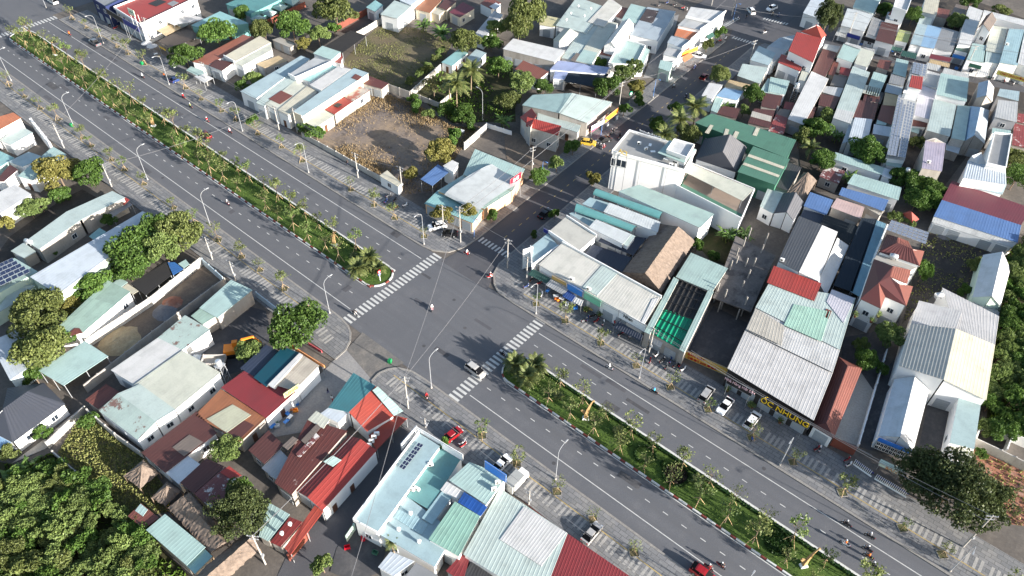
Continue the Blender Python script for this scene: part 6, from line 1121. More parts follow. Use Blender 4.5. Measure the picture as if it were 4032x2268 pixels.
PROPS = [
('bin',-0.0,-15.8,0.0,0.3,'green wheeled bin standing on the road at the alley apron'),
('bin',-147.2,16.2,0.15,0.3,'green wheeled bin on the far sidewalk'),
('bin',-129.7,-15.7,0.15,0.3,'green wheeled bin beside a street lamp'),
('umbrella',-154.5,22.8,0.15,0,'white parasol nearer the red roofed store'),
('umbrella',-151.4,22.9,0.15,0.3,'white parasol nearer the stall'),
('ac',13.7,-33.4,3.4,0.8,'first white air conditioner in the row on the red corner roof'),
('ac',13.4,-32.5,3.4,0.8,'second white air conditioner in the row on the red corner roof'),
('ac',13.1,-31.6,3.4,0.8,'third white air conditioner in the row on the red corner roof'),
('ac',12.9,-30.8,3.4,0.8,'fourth white air conditioner in the row on the red corner roof'),
('ac',26.5,-35.0,4.7,0.2,'first air conditioner beside the teal flat roof opening'),
('ac',27.1,-34.4,4.7,0.2,'second air conditioner beside the teal flat roof opening'),
('ac',25.6,-29.6,5.0,0.9,'air conditioner on the pale blue roof step'),
('ac',37.2,-25.0,6.1,0.9,'upper air conditioner on the mint roof beside the signboard'),
('ac',37.6,-26.4,6.1,0.9,'lower air conditioner on the mint roof beside the signboard'),
('vent',29.5,-38.3,4.5,0,'upper white turbine vent on the pale blue terrace'),
('vent',30.1,-41.6,4.5,0,'middle white turbine vent on the pale blue terrace'),
('vent',34.1,-40.9,4.5,0,'lower white turbine vent on the pale blue terrace'),
('vent',15.5,-52.4,3.6,0,'upper white turbine vent on the dark red roof'),
('vent',15.8,-54.3,3.6,0,'lower white turbine vent on the dark red roof'),
('vent',-61.1,123.8,5.1,0,'first small vent on the large pale mint roof'),
('vent',-64.5,135.2,5.1,0,'second small vent on the large pale mint roof'),
('vent',-60.1,136.6,5.1,0,'third small vent on the large pale mint roof'),
('vent',-58.4,130.4,5.1,0,'fourth small vent on the large pale mint roof'),
('vent',-63.0,128.9,5.1,0,'fifth small vent on the large pale mint roof'),
('tank',67.7,75.7,7.4,0.4,'silver water tank between the villa roofs'),
('tank',79.6,72.7,5.2,0.8,'silver water tank beside the ribbed warehouse roof'),
('tank',-84.1,-47.8,4.0,0.4,'white water tank at the end of the long concrete house'),
('tower',-21.0,-40.6,0,0.3,'white lattice water tower beside the excavator yard'),
('tower',57.9,115.1,0,0.3,'white lattice water tower beside the mint workshop'),
('tower',16.9,136.5,0,0.3,'teal lattice water tower beside the long white house'),
('tank',28.3,60.7,4.2,0.3,'old water tank beside the thatched hall peak'),
('tank',-46.3,55.5,0.0,0.3,'white tank beside the stained garden wall'),
('billboard',-157.8,23.4,7.2,0.05,'green billboard on a white lattice frame on the store roof'),
('menuboard',-17.3,86.6,0.15,1.5,'white standing board on the side street sidewalk'),
('menuboard',-17.3,91.4,0.15,1.5,'tan standing board under the orange sign'),
('roundsign',-19.1,100.5,0,1.4,'round green sign on a pole beside the yellowing tree'),
('roadsign',-19.1,-0.8,0.15,0,'keep side road sign at the tip of the upper median'),
('ac',61.2,118.2,8.1,0.3,'white unit on the tall lilac roof'),
('ac',57.6,207.8,6.2,0.3,'white unit on the porridge shop roof'),
('ac',16.3,23.9,5.3,0.3,'small dark vent on the cream shop roof beside the yellow sign'),
('ac',20.9,23.8,5.4,0.3,'small vent on the cream shop roof beside the mint sign'),
('ac',48.8,59.6,6.3,0.3,'white unit at the corner of the grey roofed hall'),
('crate',-5.9,-35.8,0.03,0.98,'first plastic crate among the courtyard clutter'),
('crate',-4.8,-36.1,0.03,0.95,'second plastic crate among the courtyard clutter'),
('crate',-6.0,-36.5,0.03,2.54,'third plastic crate among the courtyard clutter'),
('crate',-6.0,-34.8,0.03,2.68,'fourth plastic crate among the courtyard clutter'),
('crate',-4.6,-40.6,0.03,0.91,'fifth plastic crate among the courtyard clutter'),
('crate',-5.5,-40.2,0.03,1.0,'sixth plastic crate among the courtyard clutter'),
('table',-3.8,-38.9,0.03,1.63,'first folding table in the cluttered courtyard'),
('table',-4.1,-37.9,0.03,1.74,'second folding table in the cluttered courtyard'),
('table',-4.9,-41.3,0.03,1.79,'third folding table in the cluttered courtyard'),
('table',-6.7,-32.9,0.03,0.74,'fourth folding table in the cluttered courtyard'),
('table',-5.2,-37.7,0.03,0.06,'fifth folding table in the cluttered courtyard'),
('table',14.2,21.4,0.15,0.73,'first stall table under the shop row awnings'),
('table',15.7,21.6,0.15,0.22,'second stall table under the shop row awnings'),
('table',11.8,21.5,0.15,1.65,'third stall table under the shop row awnings'),
('table',22.4,23.2,0.15,0.21,'fourth stall table under the shop row awnings'),
('table',18.4,22.3,0.15,0.23,'fifth stall table under the shop row awnings'),
('crate',17.4,21.4,0.15,1.91,'first crate of goods before the clothes stall'),
('crate',19.5,21.7,0.15,0.87,'second crate of goods before the clothes stall'),
('crate',14.9,21.2,0.15,2.38,'third crate of goods before the clothes stall'),
('pot',21.6,22.4,0.15,1.48,'first potted plant at the mint shop front'),
('pot',21.9,22.5,0.15,2.59,'second potted plant at the mint shop front'),
('pot',24.8,23.2,0.15,0.46,'third potted plant at the mint shop front'),
('table',-149.2,22.3,0.15,1.5,'first table on the far sidewalk by the parasols'),
('table',-146.9,22.1,0.15,2.38,'second table on the far sidewalk by the parasols'),
('table',-139.8,21.7,0.15,0.23,'third table on the far sidewalk by the parasols'),
('table',-137.4,21.6,0.15,2.85,'fourth table on the far sidewalk by the parasols'),
('pot',68.0,56.1,4.2,0.52,'first plant on the villa balcony'),
('pot',71.8,59.4,4.2,2.33,'second plant on the villa balcony'),
('pot',71.2,56.8,4.2,2.95,'third plant on the villa balcony'),
('crate',24.7,-45.2,0.03,2.46,'first crate in the yard below the pale blue block'),
('crate',23.9,-48.0,0.03,0.96,'second crate in the yard below the pale blue block'),
('crate',28.1,-45.6,0.03,0.32,'third crate in the yard below the pale blue block'),
('pot',56.1,23.5,0.15,1.54,'first leafy potted plant before the seafood restaurant'),
('pot',61.3,23.1,0.15,2.76,'second leafy potted plant before the seafood restaurant'),
('pot',61.8,23.1,0.15,0.88,'third leafy potted plant before the seafood restaurant'),
('pot',67.6,23.4,0.15,2.68,'fourth leafy potted plant before the seafood restaurant'),
('crate',18.2,187.8,0.03,0.43,'first crate of goods on the market street'),
('crate',21.0,187.8,0.03,2.73,'second crate of goods on the market street'),
('crate',25.2,187.2,0.03,0.1,'third crate of goods on the market street'),
('crate',43.6,191.2,0.03,0.95,'fourth crate of goods on the market street'),
('crate',48.5,193.3,0.03,2.71,'fifth crate of goods on the market street'),
('crate',58.1,195.1,0.03,2.41,'sixth crate of goods on the market street'),
('table',9.6,187.8,0.03,2.72,'first stall table on the market street'),
('table',14.6,189.7,0.03,2.52,'second stall table on the market street'),
('table',28.3,189.4,0.03,2.24,'third stall table on the market street'),
('table',55.2,194.8,0.03,2.07,'fourth stall table on the market street'),
('ac',2.8,69.7,11.6,0.53,'first white unit on the academy roof terrace'),
('ac',5.4,68.8,11.6,1.3,'second white unit on the academy roof terrace'),
('ac',13.8,67.2,11.6,0.47,'third white unit on the academy roof terrace'),
('ac',15.0,67.4,11.6,2.14,'fourth white unit on the academy roof terrace'),
('table',5.5,70.5,11.6,2.0,'first table on the academy roof terrace'),
('table',7.6,68.5,11.6,0.76,'second table on the academy roof terrace'),
('table',11.8,68.0,11.6,0.19,'third table on the academy roof terrace')
]
HEAPS = [
('reddish sand heap in the dirt lot',-48.0,-35.6,2.2,1.0,'G_brick'),
('grey gravel heap in the dirt lot',-46.8,-38.1,2.6,0.9,'G_gravel'),
('wide yellow sand heap in the dirt lot',-46.6,-48.8,4.2,0.8,'G_sand'),
('pale rubble heap in the scrap yard',73.4,103.3,2.2,0.6,'G_gravel')
]
EXCAVATOR = (-25.7,-35.2,0.9)
DUMPER = (-26.5,-40.1,-2.4)
BOXTRUCK = (37.6,-20.4,1.57)
WORKSHOP = ((83.3,29.7),(89.4,30.9))
RAFTERS = [
((36.7,24.9,4.75),(44.2,25.0,4.75)),
((36.3,27.4,4.75),(43.2,28.2,4.75)),
((35.9,29.8,4.75),(42.4,32.0,4.75)),
((35.4,32.8,4.75),(41.7,34.9,4.75)),
((34.8,35.7,4.75),(41.0,37.8,4.75)),
((34.2,38.5,4.75),(40.6,39.8,4.75))
]
ACADEMY = ((-0.5,62.3),(17.3,67.6))
FRAME = ([(41.9,41.6,3.6),(50.3,43.3,3.6),(46.1,63.6,3.6),(35.7,63.7,3.6)],[(43.9,43.2,6.2),(48.3,44.3,6.0),(45.2,49.0,5.4),(43.9,56.7,6.2),(44.8,52.3,6.2),(43.1,62.1,6.2),(38.8,61.4,6.4),(38.1,65.6,6.2),(39.2,57.4,6.0),(40.4,51.9,6.6),(41.6,44.1,6.0),(42.1,66.3,6.4),(40.5,54.7,6.1),(42.5,55.5,6.1),(43.8,42.0,3.2),(48.0,42.7,3.2)])
GROVE = [
('leafy green tree in the dense grove at the lower corner','grove trees',[('lime',-25.4,-76.0,2.3,4.0),('olive',-20.8,-73.6,3.2,3.8),('lime',-22.1,-82.2,2.6,4.0),('broad',3.0,-71.6,2.0,3.6),('lime',-15.2,-72.5,3.2,4.4),('broad',-8.4,-84.7,2.2,3.4),('olive',1.3,-73.2,2.1,3.7),('olive',-12.4,-80.2,2.0,3.1),('lime',0.3,-75.4,2.5,3.3),('lime',-5.6,-75.6,2.8,3.1),('lime',-18.0,-71.9,2.5,3.5),('broad',-1.5,-69.2,2.4,3.9),('lime',-12.8,-74.5,2.4,3.5),('lime',-10.6,-73.1,2.1,3.6),('broad',-22.3,-79.5,2.5,3.5),('broad',-17.7,-84.8,2.7,3.9),('lime',-14.9,-79.8,2.1,3.5),('broad',-13.2,-70.7,2.5,4.2),('lime',-9.1,-80.6,3.1,4.0),('lime',-26.1,-80.5,2.8,3.4),('lime',-3.5,-72.2,2.1,4.3),('lime',-20.2,-78.5,3.2,3.7),('lime',-18.6,-80.8,3.0,3.7),('broad',-4.3,-81.6,1.9,3.6),('lime',-2.5,-76.9,3.0,3.3),('lime',-22.2,-75.9,3.2,3.3),('broad',-25.6,-73.1,2.9,3.3),('broad',-4.5,-69.8,2.8,3.5),('broad',-28.6,-77.1,2.3,3.6),('olive',4.8,-73.3,3.1,3.2),('olive',-11.2,-76.4,2.8,3.1),('broad',-14.1,-87.3,2.3,4.4),('olive',-6.8,-80.0,3.0,3.7),('broad',-6.7,-83.0,2.9,4.2),('broad',-14.5,-82.8,2.3,3.5),('lime',-19.0,-76.5,2.4,3.3),('lime',-1.2,-78.9,2.5,3.1),('lime',0.8,-70.9,3.2,3.7),('lime',-15.3,-76.3,3.0,3.5),('lime',-10.3,-87.6,2.4,4.5),('olive',-12.0,-84.3,2.8,4.3),('olive',-6.6,-73.0,2.3,3.2),('lime',-2.6,-74.6,2.4,4.4),('olive',-15.2,-85.0,3.2,4.5),('lime',-7.9,-70.0,2.2,3.2),('lime',-24.2,-78.1,3.2,3.9),('olive',-28.4,-80.2,1.9,3.7),('broad',-17.3,-78.5,3.1,3.3),('lime',-20.6,-84.6,2.0,4.2),('broad',-8.5,-77.5,2.0,3.6),('lime',-24.3,-83.0,2.1,3.7),('olive',-23.0,-72.8,2.5,4.0),('lime',2.7,-75.4,2.9,3.6),('broad',-17.7,-74.3,2.4,4.3),('broad',-8.9,-75.2,2.2,3.3),('lime',-10.8,-70.6,2.1,4.0),('broad',-16.9,-82.5,2.4,3.8),('lime',-4.2,-79.0,2.7,3.6),('broad',-20.2,-71.1,2.9,4.3),('lime',-26.5,-78.1,2.9,4.0),('lime',-13.1,-77.9,2.6,4.4),('olive',6.8,-71.9,2.6,3.1),('olive',-10.4,-82.5,2.7,4.2),('broad',-16.0,-70.2,3.2,3.5)]),
('leafy tree of the woods at the edge beside the cream warehouse','woodland trees',[('lime',89.3,94.8,3.3,6.0),('broad',88.9,99.3,2.6,4.0),('lime',96.1,95.0,2.3,4.5),('broad',92.9,108.6,2.7,5.9),('broad',93.3,83.2,2.2,5.6),('broad',103.8,55.2,2.4,5.9),('broad',101.1,48.2,3.4,4.9),('lime',98.1,65.2,3.4,4.5),('broad',96.7,91.6,3.0,4.7),('broad',99.9,59.8,3.2,4.0),('broad',101.0,73.0,2.8,4.3),('broad',93.1,103.1,2.8,4.7),('lime',102.6,62.5,3.4,5.3),('lime',96.7,86.7,3.1,5.7),('broad',100.1,56.5,2.9,6.0),('lime',94.7,73.0,2.4,5.1),('broad',93.4,78.9,3.2,5.9),('lime',105.0,58.0,3.3,4.1),('lime',92.6,92.4,2.8,4.9),('broad',100.2,51.5,2.6,4.5),('lime',95.2,66.6,2.2,4.8),('lime',98.3,47.1,2.6,4.1),('lime',91.3,85.5,2.3,5.2),('lime',101.6,68.6,3.0,5.1),('lime',96.5,56.3,3.2,4.4),('broad',99.7,76.2,3.0,4.2),('lime',91.4,111.3,3.3,5.2),('broad',96.7,81.4,2.7,5.7),('lime',90.2,102.3,2.9,5.8),('lime',90.1,106.1,2.4,5.1),('lime',96.2,61.3,2.7,5.0),('broad',98.5,68.7,3.0,4.4),('lime',93.6,96.9,2.8,4.7),('broad',101.3,65.3,2.8,4.7),('lime',96.5,75.7,2.9,4.9),('broad',95.2,99.7,3.5,5.2),('broad',106.0,53.0,3.4,5.7),('lime',91.1,114.3,3.3,4.7),('broad',93.5,88.2,2.2,5.5),('lime',99.3,79.2,3.3,4.3),('broad',103.3,51.3,3.0,4.7),('lime',95.6,69.6,2.3,5.3),('broad',98.1,71.9,3.2,4.8),('broad',97.3,53.2,2.2,4.2),('lime',91.9,99.8,3.2,5.6),('broad',89.9,90.5,2.3,4.6),('lime',98.6,84.1,3.3,6.0),('broad',93.3,75.7,3.3,5.9)]),
('small bushy palm in the row along the field wall','field wall row',[('lime',-75.7,64.7,1.6,3.1),('lime',-81.6,83.0,1.8,3.2),('olive',-75.1,63.0,1.5,3.4),('lime',-76.6,68.9,1.7,3.1),('lime',-78.4,74.2,2.0,2.8),('lime',-80.2,81.4,1.6,2.4),('olive',-76.7,73.8,1.7,3.1),('lime',-81.6,84.7,1.7,3.3),('olive',-79.8,79.3,1.6,3.2),('olive',-77.7,71.2,1.9,3.3)])
]

# ------------------------------------------------------------------ ground, roads, pavements
def sheet(name, pts, z, m, thick=0.0, kind='structure', parent=None):
    b = MB()
    n = len(pts)
    area = sum(pts[i][0] * pts[(i + 1) % n][1] - pts[(i + 1) % n][0] * pts[i][1] for i in range(n))
    if area < 0:
        pts = pts[::-1]
    b.quad([(x, y, z) for x, y in pts])
    if thick:
        for i in range(n):
            (x0, y0), (x1, y1) = pts[i], pts[(i + 1) % n]
            b.quad([(x0, y0, z - thick), (x1, y1, z - thick), (x1, y1, z), (x0, y0, z)])
    o = link(name, b.mesh(name, m), parent)
    if kind and parent is None:
        o['kind'] = kind
    return o

ground = sheet('ground', [(-1500, -1200), (1200, -1200), (1200, 1500), (-1500, 1500)], -0.04, G_base)
road = sheet('main_road', [(-520, -14.3), (420, -14.3), (420, 14.1), (-520, 14.1)], 0.0, G_asphalt)
def sx(y, side):                    # side street edges
    t = (y - 25.0) / 136.0
    return (-12.4 - 5.5 * t) if side < 0 else (-2.9 - 6.0 * t)
side_street = sheet('side_street', [(-13.5, 13.2), (1, 13.2), (-1.2, 18), (-2.9, 25), (sx(168, 1), 168), (-4, 196), (-4, 420), (-26, 420), (-22, 172), (sx(161, -1), 161), (-12.4, 25), (-12.6, 20)], 0.005, G_asphalt2)
market_street = sheet('market_street', [(-40, 171), (-8, 165.5), (6, 176), (32, 183), (52, 187), (110, 202), (110, 218), (50, 202), (30, 197), (8, 191), (-4, 200), (-20, 200), (-40, 186)], 0.01, G_asphalt2)
far_street = sheet('far_cross_street', [(-203, -400), (-203, -14.2), (-201, 14), (-201, 400), (-222, 400), (-222, -400)], 0.005, G_asphalt)
apron = sheet('alley_apron', [(-10.5, -13.9), (2.2, -13.9), (.6, -19), (.8, -23), (-9.2, -24.5), (-9.3, -19.6)], .006, G_apron)
alley = sheet('alley', YARD_alley, 0.012, G_asphalt2)

def band(name, pts, m=G_pave):
    return sheet(name, pts, 0.14, m, 0.18)
NWs = [(-196, 14.0), (-24, 14.0), (-21, 14.0), (-17.7, 14.5), (-14.4, 16.5), (-12.7, 20.5), (-12.5, 25.3), (sx(158, -1), 158), (-21.5, 164), (-24, 164), (-23.5, 155), (-18.6, 60), (-17.2, 40), (-18, 24.2), (-30, 24.2), (-196, 24.2)]
NEs = [(220, 14.0), (15, 14.0), (7.6, 14.0), (3.4, 14.3), (1.1, 15.6), (-1.3, 18.1), (-2.6, 21.5), (-2.8, 25.1), (sx(160, 1), 160), (-7, 166), (-4, 166), (-4.6, 150), (1.6, 60), (2.6, 36), (4.5, 25.6), (8, 24.2), (220, 24.2)]
SWs = [(-196, -14.2), (-20.4, -14.2), (-16.8, -14.3), (-14.1, -14.8), (-12.3, -15.7), (-10.6, -17.3), (-9.4, -19.6), (-9.1, -22.7), (-22, -23), (-196, -23)]
SEs = [(220, -14.2), (10, -14.2), (7.6, -14.3), (5, -14.5), (2.3, -15.7), (1.0, -17.3), (.4, -19.2), (.8, -21.6), (4, -24), (14, -25), (22, -24), (40, -22), (220, -22)]
sidewalks = {}
for nm, pts in (('cafe_sidewalk', NWs), ('shop_row_sidewalk', NEs), ('workshop_sidewalk', SWs), ('alley_sidewalk', SEs)):
    sidewalks[nm] = band('sidewalk', pts)

def bar_mesh(l, w, h, m):
    b = MB(); b.box((0, 0, h / 2), (l, w, h)); return b.mesh('bar', m)
kerb_me = {}
def kerb_run(parent, pts, step=3.0, w=0.42):
    for (x0, y0), (x1, y1) in zip(pts, pts[1:]):
        L = math.hypot(x1 - x0, y1 - y0)
        n = max(1, round(L / step))
        a = math.atan2(y1 - y0, x1 - x0)
        key = round(L / n, 2)
        if key not in kerb_me:
            kerb_me[key] = bar_mesh(key - 0.03, w, 0.2, G_kerb)
        for i in range(n):
            t = (i + .5) / n
            link('kerb_stone', kerb_me[key], parent, (x0 + (x1 - x0) * t, y0 + (y1 - y0) * t, -0.025 + random.uniform(-.006, .006)), a)
random.seed(3)
kerb_run(sidewalks['cafe_sidewalk'], NWs[1:8]); kerb_run(sidewalks['cafe_sidewalk'], [(-196, 14), (-24, 14)])
kerb_run(sidewalks['shop_row_sidewalk'], NEs[1:9]); kerb_run(sidewalks['shop_row_sidewalk'], [(120, 14), (15, 14)])
kerb_run(sidewalks['workshop_sidewalk'], SWs[1:8]); kerb_run(sidewalks['workshop_sidewalk'], [(-196, -14.2), (-20.4, -14.2)])
kerb_run(sidewalks['alley_sidewalk'], SEs[1:8]); kerb_run(sidewalks['alley_sidewalk'], [(120, -14.2), (10, -14.2)])

# light parking bars and tactile strip in the paving
bar_me = bar_mesh(0.5, 2.4, 0.012, G_bar)
def parking_bars(sw, x0, x1, y):
    x = x0; k = 0
    while x < x1:
        for d in (0, 0.95):
            if random.random() < 0.93:
                link('paving_bar', bar_me, sw, (x + d, y + random.uniform(-.05, .05), 0.139))
        k += 1
        x += (1.9, 2.3, 2.6)[k % 3]
parking_bars(sidewalks['shop_row_sidewalk'], 8, 122, 19.0)
parking_bars(sidewalks['cafe_sidewalk'], -190, -22, 19.0)
parking_bars(sidewalks['workshop_sidewalk'], -160, -24, -18.9)
parking_bars(sidewalks['alley_sidewalk'], 14, 82, -18.9)
for x, y in ((-17.5, -19.5), (-16.5, -19.6), (-14.9, -20), (-14, -20.1), (3.6, -19), (4.5, -18.9), (6.2, -18.9), (7, -18.8), (9, -18.9), (10, -18.9), (-18.5, 20), (-17.4, 20.4), (4.2, 19.6), (5.2, 19.2)):
    link('paving_bar', bar_me, sidewalks['workshop_sidewalk' if y < 0 and x < -9 else 'alley_sidewalk' if y < 0 else 'cafe_sidewalk' if x < -9 else 'shop_row_sidewalk'], (x, y, 0.139))
for nm, x0, x1, y in (('shop_row_sidewalk', 8, 122, 17.65), ('cafe_sidewalk', -190, -22, 17.65), ('workshop_sidewalk', -190, -22, -17.6), ('alley_sidewalk', 3, 82, -17.6)):
    b = MB(); b.box(((x0 + x1) / 2, y, 0.148), (x1 - x0, 0.16, 0.014))
    link('tactile_strip', b.mesh('tactile_strip', M_yellowpaint), sidewalks[nm])

# road markings
dash_me = bar_mesh(1.05, 0.16, 0.008, M_roadpaint)
for y in (-7.5, 7.5):
    x = -194.0
    while x < 118:
        if not -18.5 < x < 18.5:
            link('lane_dash', dash_me, road, (x, y, 0.0))
        x += 3.75
for x0, x1 in ((-196.5, -17.6), (17.9, 130)):
    for y in (-11.1, 10.75):
        b = MB(); b.box(((x0 + x1) / 2, y, 0.004), (x1 - x0, 0.17, 0.009))
        link('edge_line', b.mesh('edge_line', M_roadpaint), road)
cw_me = bar_mesh(2.55, 0.56, 0.01, M_roadpaint)
for xc in (-15.5, 15.95, -198.6):
    y = -13.6
    while y < 14.2:
        link('crosswalk_bar', cw_me, road, (xc, y, 0.0))
        y += 1.1
cw2_me = bar_mesh(0.5, 1.9, 0.01, M_roadpaint)
for k in range(9):
    link('crosswalk_bar', cw2_me, side_street, (-11.6 + k * 1.05, 25.2, 0.006))
    link('crosswalk_bar', cw2_me, side_street, (-17.2 + k * 1.0, 162.6 + k * .1, 0.012))
    link('crosswalk_bar', cw2_me, side_street, (-16.0 + k * 1.0, 183.5 + k * .2, 0.014))
cw3_me = bar_mesh(1.9, 0.5, 0.01, M_roadpaint)
for k in range(8):
    link('crosswalk_bar', cw3_me, side_street, (-24.0 + k * .1, 168.5 + k * 1.1, 0.014))
yd_me = bar_mesh(0.17, 1.1, 0.008, M_yellowpaint)
y = 30.0
while y < 158:
    o = link('lane_dash', yd_me, side_street, ((sx(y, 1) + sx(y, -1)) / 2, y, 0.006), math.radians(2.4)); y += 2.95
hole_me = MB(); hole_me.tube([(0, 0, 0), (0, 0, .01)], .38, 12); hole_me = hole_me.mesh('manhole', G_concd)
for x, y in ((-2.5, 6), (5.0, 1.4), (-60, 11.8), (-130, 12), (40, -12.4), (70, 12.2), (-90, -12), (2, -8)):
    link('manhole_cover', hole_me, road, (x, y, 0.0))

random.seed(17)
for k in range(26):                        # repaired patches in the asphalt
    x = random.uniform(-185, 115); y = random.choice((-1, 1)) * random.uniform(4.8, 13.2) if abs(x) > 19 else random.uniform(-13, 13)
    w, h = random.uniform(1, 6), random.uniform(.6, 2.2)
    b = MB(); b.quad([(-w / 2, -h / 2, 0), (w / 2, -h / 2 * random.uniform(.8, 1), 0), (w / 2, h / 2, 0), (-w / 2, h / 2 * random.uniform(.8, 1), 0)])
    link('asphalt_patch', b.mesh('asphalt_patch', G_asphalt2 if k % 3 else G_concd), road, (x, y, .0035))

# yards and lots
yards = {}
for i, (nm, m, pts) in enumerate(YARDS):
    yards[nm] = sheet(nm, pts, -0.02 + 0.0045 * i, globals()[m])

# ------------------------------------------------------------------ median islands
def island(name, x0, x1, label_rows):
    W_ = 3.75
    def outline(w, e, n=8):
        pts = []
        for k in range(n + 1):
            a = -math.pi / 2 + math.pi * k / n
            pts.append((x1 - e + math.cos(a) * e, math.sin(a) * w))
        for k in range(n + 1):
            a = math.pi / 2 + math.pi * k / n
            pts.append((x0 + e + math.cos(a) * e, math.sin(a) * w))
        return pts
    isl = sheet(name, outline(W_ - .25, 3.2), 0.16, G_grass, 0.2)
    # white painted line round the island
    o1, o2 = outline(W_ + .42, 3.9), outline(W_ + .24, 3.7)
    b = MB(); n = len(o1)
    for i in range(n):
        b.quad([(*o1[i], .006), (*o1[(i + 1) % n], .006), (*o2[(i + 1) % n], .006), (*o2[i], .006)])
    link('border_line', b.mesh('border_line', M_roadpaint), isl)
    # kerb blocks: white long, red short on the near side and round the ends; white on the far side
    wm = bar_mesh(1.74, .3, .3, M_whitekerb); rm = bar_mesh(1.0, .3, .3, M_redkerb)
    x = x0 + 3.4
    while x < x1 - 3.4:
        link('kerb_block', wm, isl, (x + .9, -W_ + .08, 0)); link('kerb_block', rm, isl, (x + 2.3, -W_ + .08, 0)); x += 2.85
    wl = bar_mesh(2.96, .3, .3, M_whitekerb)
    x = x0 + 3.4
    while x < x1 - 3.4:
        link('kerb_block', wl, isl, (x + 1.5, W_ - .08, 0)); x += 3.0
    end_w = bar_mesh(1.3, .3, .3, M_whitekerb); end_r = bar_mesh(.9, .3, .3, M_redkerb)
    for cx, s in ((x1 - 3.4, 1), (x0 + 3.4, -1)):
        for k in range(9):
            a = -math.pi / 2 + math.pi * (k + .5) / 9
            link('kerb_block', end_r if k % 3 == 1 else end_w, isl, (cx + s * math.cos(a) * 3.3, math.sin(a) * (W_ - .1), 0), math.atan2(math.cos(a) * W_, -math.sin(a) * 3.3 * s))
    return isl
ISL_UP = island('median_island', -196.5, -17.6, None)
ISL_LO = island('median_island', 18.0, 125.0, None)

rng = np.random.default_rng(7)
def scatter_leaves(name, pts, size, m, tilt=0.7, up=0.0, tri=False):
    """pts (n,3): one small leaf or tuft face at each point"""
    n = len(pts)
    nrm = rng.normal(size=(n, 3)); nrm[:, 2] = np.abs(nrm[:, 2]) * (1 if up >= 0 else 1) + up
    nrm /= np.linalg.norm(nrm, axis=1)[:, None]
    t = np.cross(nrm, rng.normal(size=(n, 3))); t /= np.linalg.norm(t, axis=1)[:, None]
    u = np.cross(nrm, t)
    s = size * rng.uniform(.6, 1.4, (n, 1))
    V = np.stack([pts - t * s, pts + u * s * .6, pts + t * s, pts - u * s * .6], 1).reshape(-1, 3)
    me = bpy.data.meshes.new(name)
    me.vertices.add(4 * n); me.vertices.foreach_set('co', V.astype(np.float32).ravel())
    me.loops.add(4 * n); me.loops.foreach_set('vertex_index', np.arange(4 * n, dtype=np.int32))
    me.polygons.add(n); me.polygons.foreach_set('loop_start', np.arange(0, 4 * n, 4, dtype=np.int32)); me.polygons.foreach_set('loop_total', np.full(n, 4, np.int32))
    at = me.attributes.new('tint', 'FLOAT', 'FACE'); at.data.foreach_set('value', rng.uniform(0, 1, n).astype(np.float32))
    me.materials.append(m); me.update(); me.validate()
    return me

def tufts(name, pts, h, w, m):
    """upright two-blade grass tufts"""
    n = len(pts)
    a = rng.uniform(0, math.pi, n); hh = h * rng.uniform(.5, 1.3, n)
    d = np.stack([np.cos(a), np.sin(a), np.zeros(n)], 1) * (w * rng.uniform(.6, 1.3, n))[:, None]
    lean = np.stack([rng.normal(0, .3, n), rng.normal(0, .3, n), np.ones(n)], 1) * hh[:, None]
    V = np.stack([pts - d * .4, pts + d * .4, pts + d + lean, pts - d + lean], 1).reshape(-1, 3)
    me = bpy.data.meshes.new(name)
    me.vertices.add(4 * n); me.vertices.foreach_set('co', V.astype(np.float32).ravel())
    me.loops.add(4 * n); me.loops.foreach_set('vertex_index', np.arange(4 * n, dtype=np.int32))
    me.polygons.add(n); me.polygons.foreach_set('loop_start', np.arange(0, 4 * n, 4, dtype=np.int32)); me.polygons.foreach_set('loop_total', np.full(n, 4, np.int32))
    at = me.attributes.new('tint', 'FLOAT', 'FACE'); at.data.foreach_set('value', rng.uniform(0, 1, n).astype(np.float32))
    me.materials.append(m); me.update(); me.validate()
    return me

def in_poly(P, poly):
    x, y = P[:, 0], P[:, 1]; inside = np.zeros(len(P), bool); j = len(poly) - 1
    for i in range(len(poly)):
        xi, yi = poly[i]; xj, yj = poly[j]
        c = ((yi > y) != (yj > y)) & (x < (xj - xi) * (y - yi) / (yj - yi + 1e-12) + xi)
        inside ^= c; j = i
    return inside
def in_area(poly, n):
    p = np.array(poly); lo, hi = p.min(0), p.max(0)
    P = rng.uniform(lo, hi, (int(n * 2.5), 2)); P = P[in_poly(P, poly)][:n]
    return np.column_stack([P, np.zeros(len(P))])
def clumpy(P, seed, scale, keep):
    g = np.random.default_rng(seed); c = g.uniform(P.min(0)[:2], P.max(0)[:2], (int(scale), 2))
    d = np.min(np.linalg.norm(P[:, None, :2] - c[None], axis=2), axis=1)
    return P[d < keep * g.uniform(.5, 1.4, len(P))]

for x0, x1, n, lab in ((-196, -18, 5000, 'upper'), (18.5, 124, 3200, 'lower')):
    P = np.column_stack([rng.uniform(x0 + 1.5, x1 - 1.5, n), rng.uniform(-3.2, 3.0, n), np.full(n, .16)])
    tag(link('lawn_grass', tufts('lawn_grass', P, .1, .14, L_grass)), 'short mown green grass covering the %s median strip' % lab, 'grass', kind='stuff')
    n2 = int((x1 - x0) * 42)
    P = np.column_stack([rng.uniform(x0 + 3.5, x1 - 3.5, n2), rng.uniform(2.75, 3.4, n2), rng.uniform(.15, .62, n2)])
    h = thing('clipped_hedge', 'dark clipped hedge along the white kerb of the %s median strip' % lab, 'hedge')
    link('foliage', scatter_leaves('hedge_foliage', P, .17, L_hedge), h)
    b = MB(); b.box(((x0 + x1) / 2, 3.08, .3), (x1 - x0 - 7, .5, .45)); link('stem_mass', b.mesh('stem_mass', L_hedge), h)

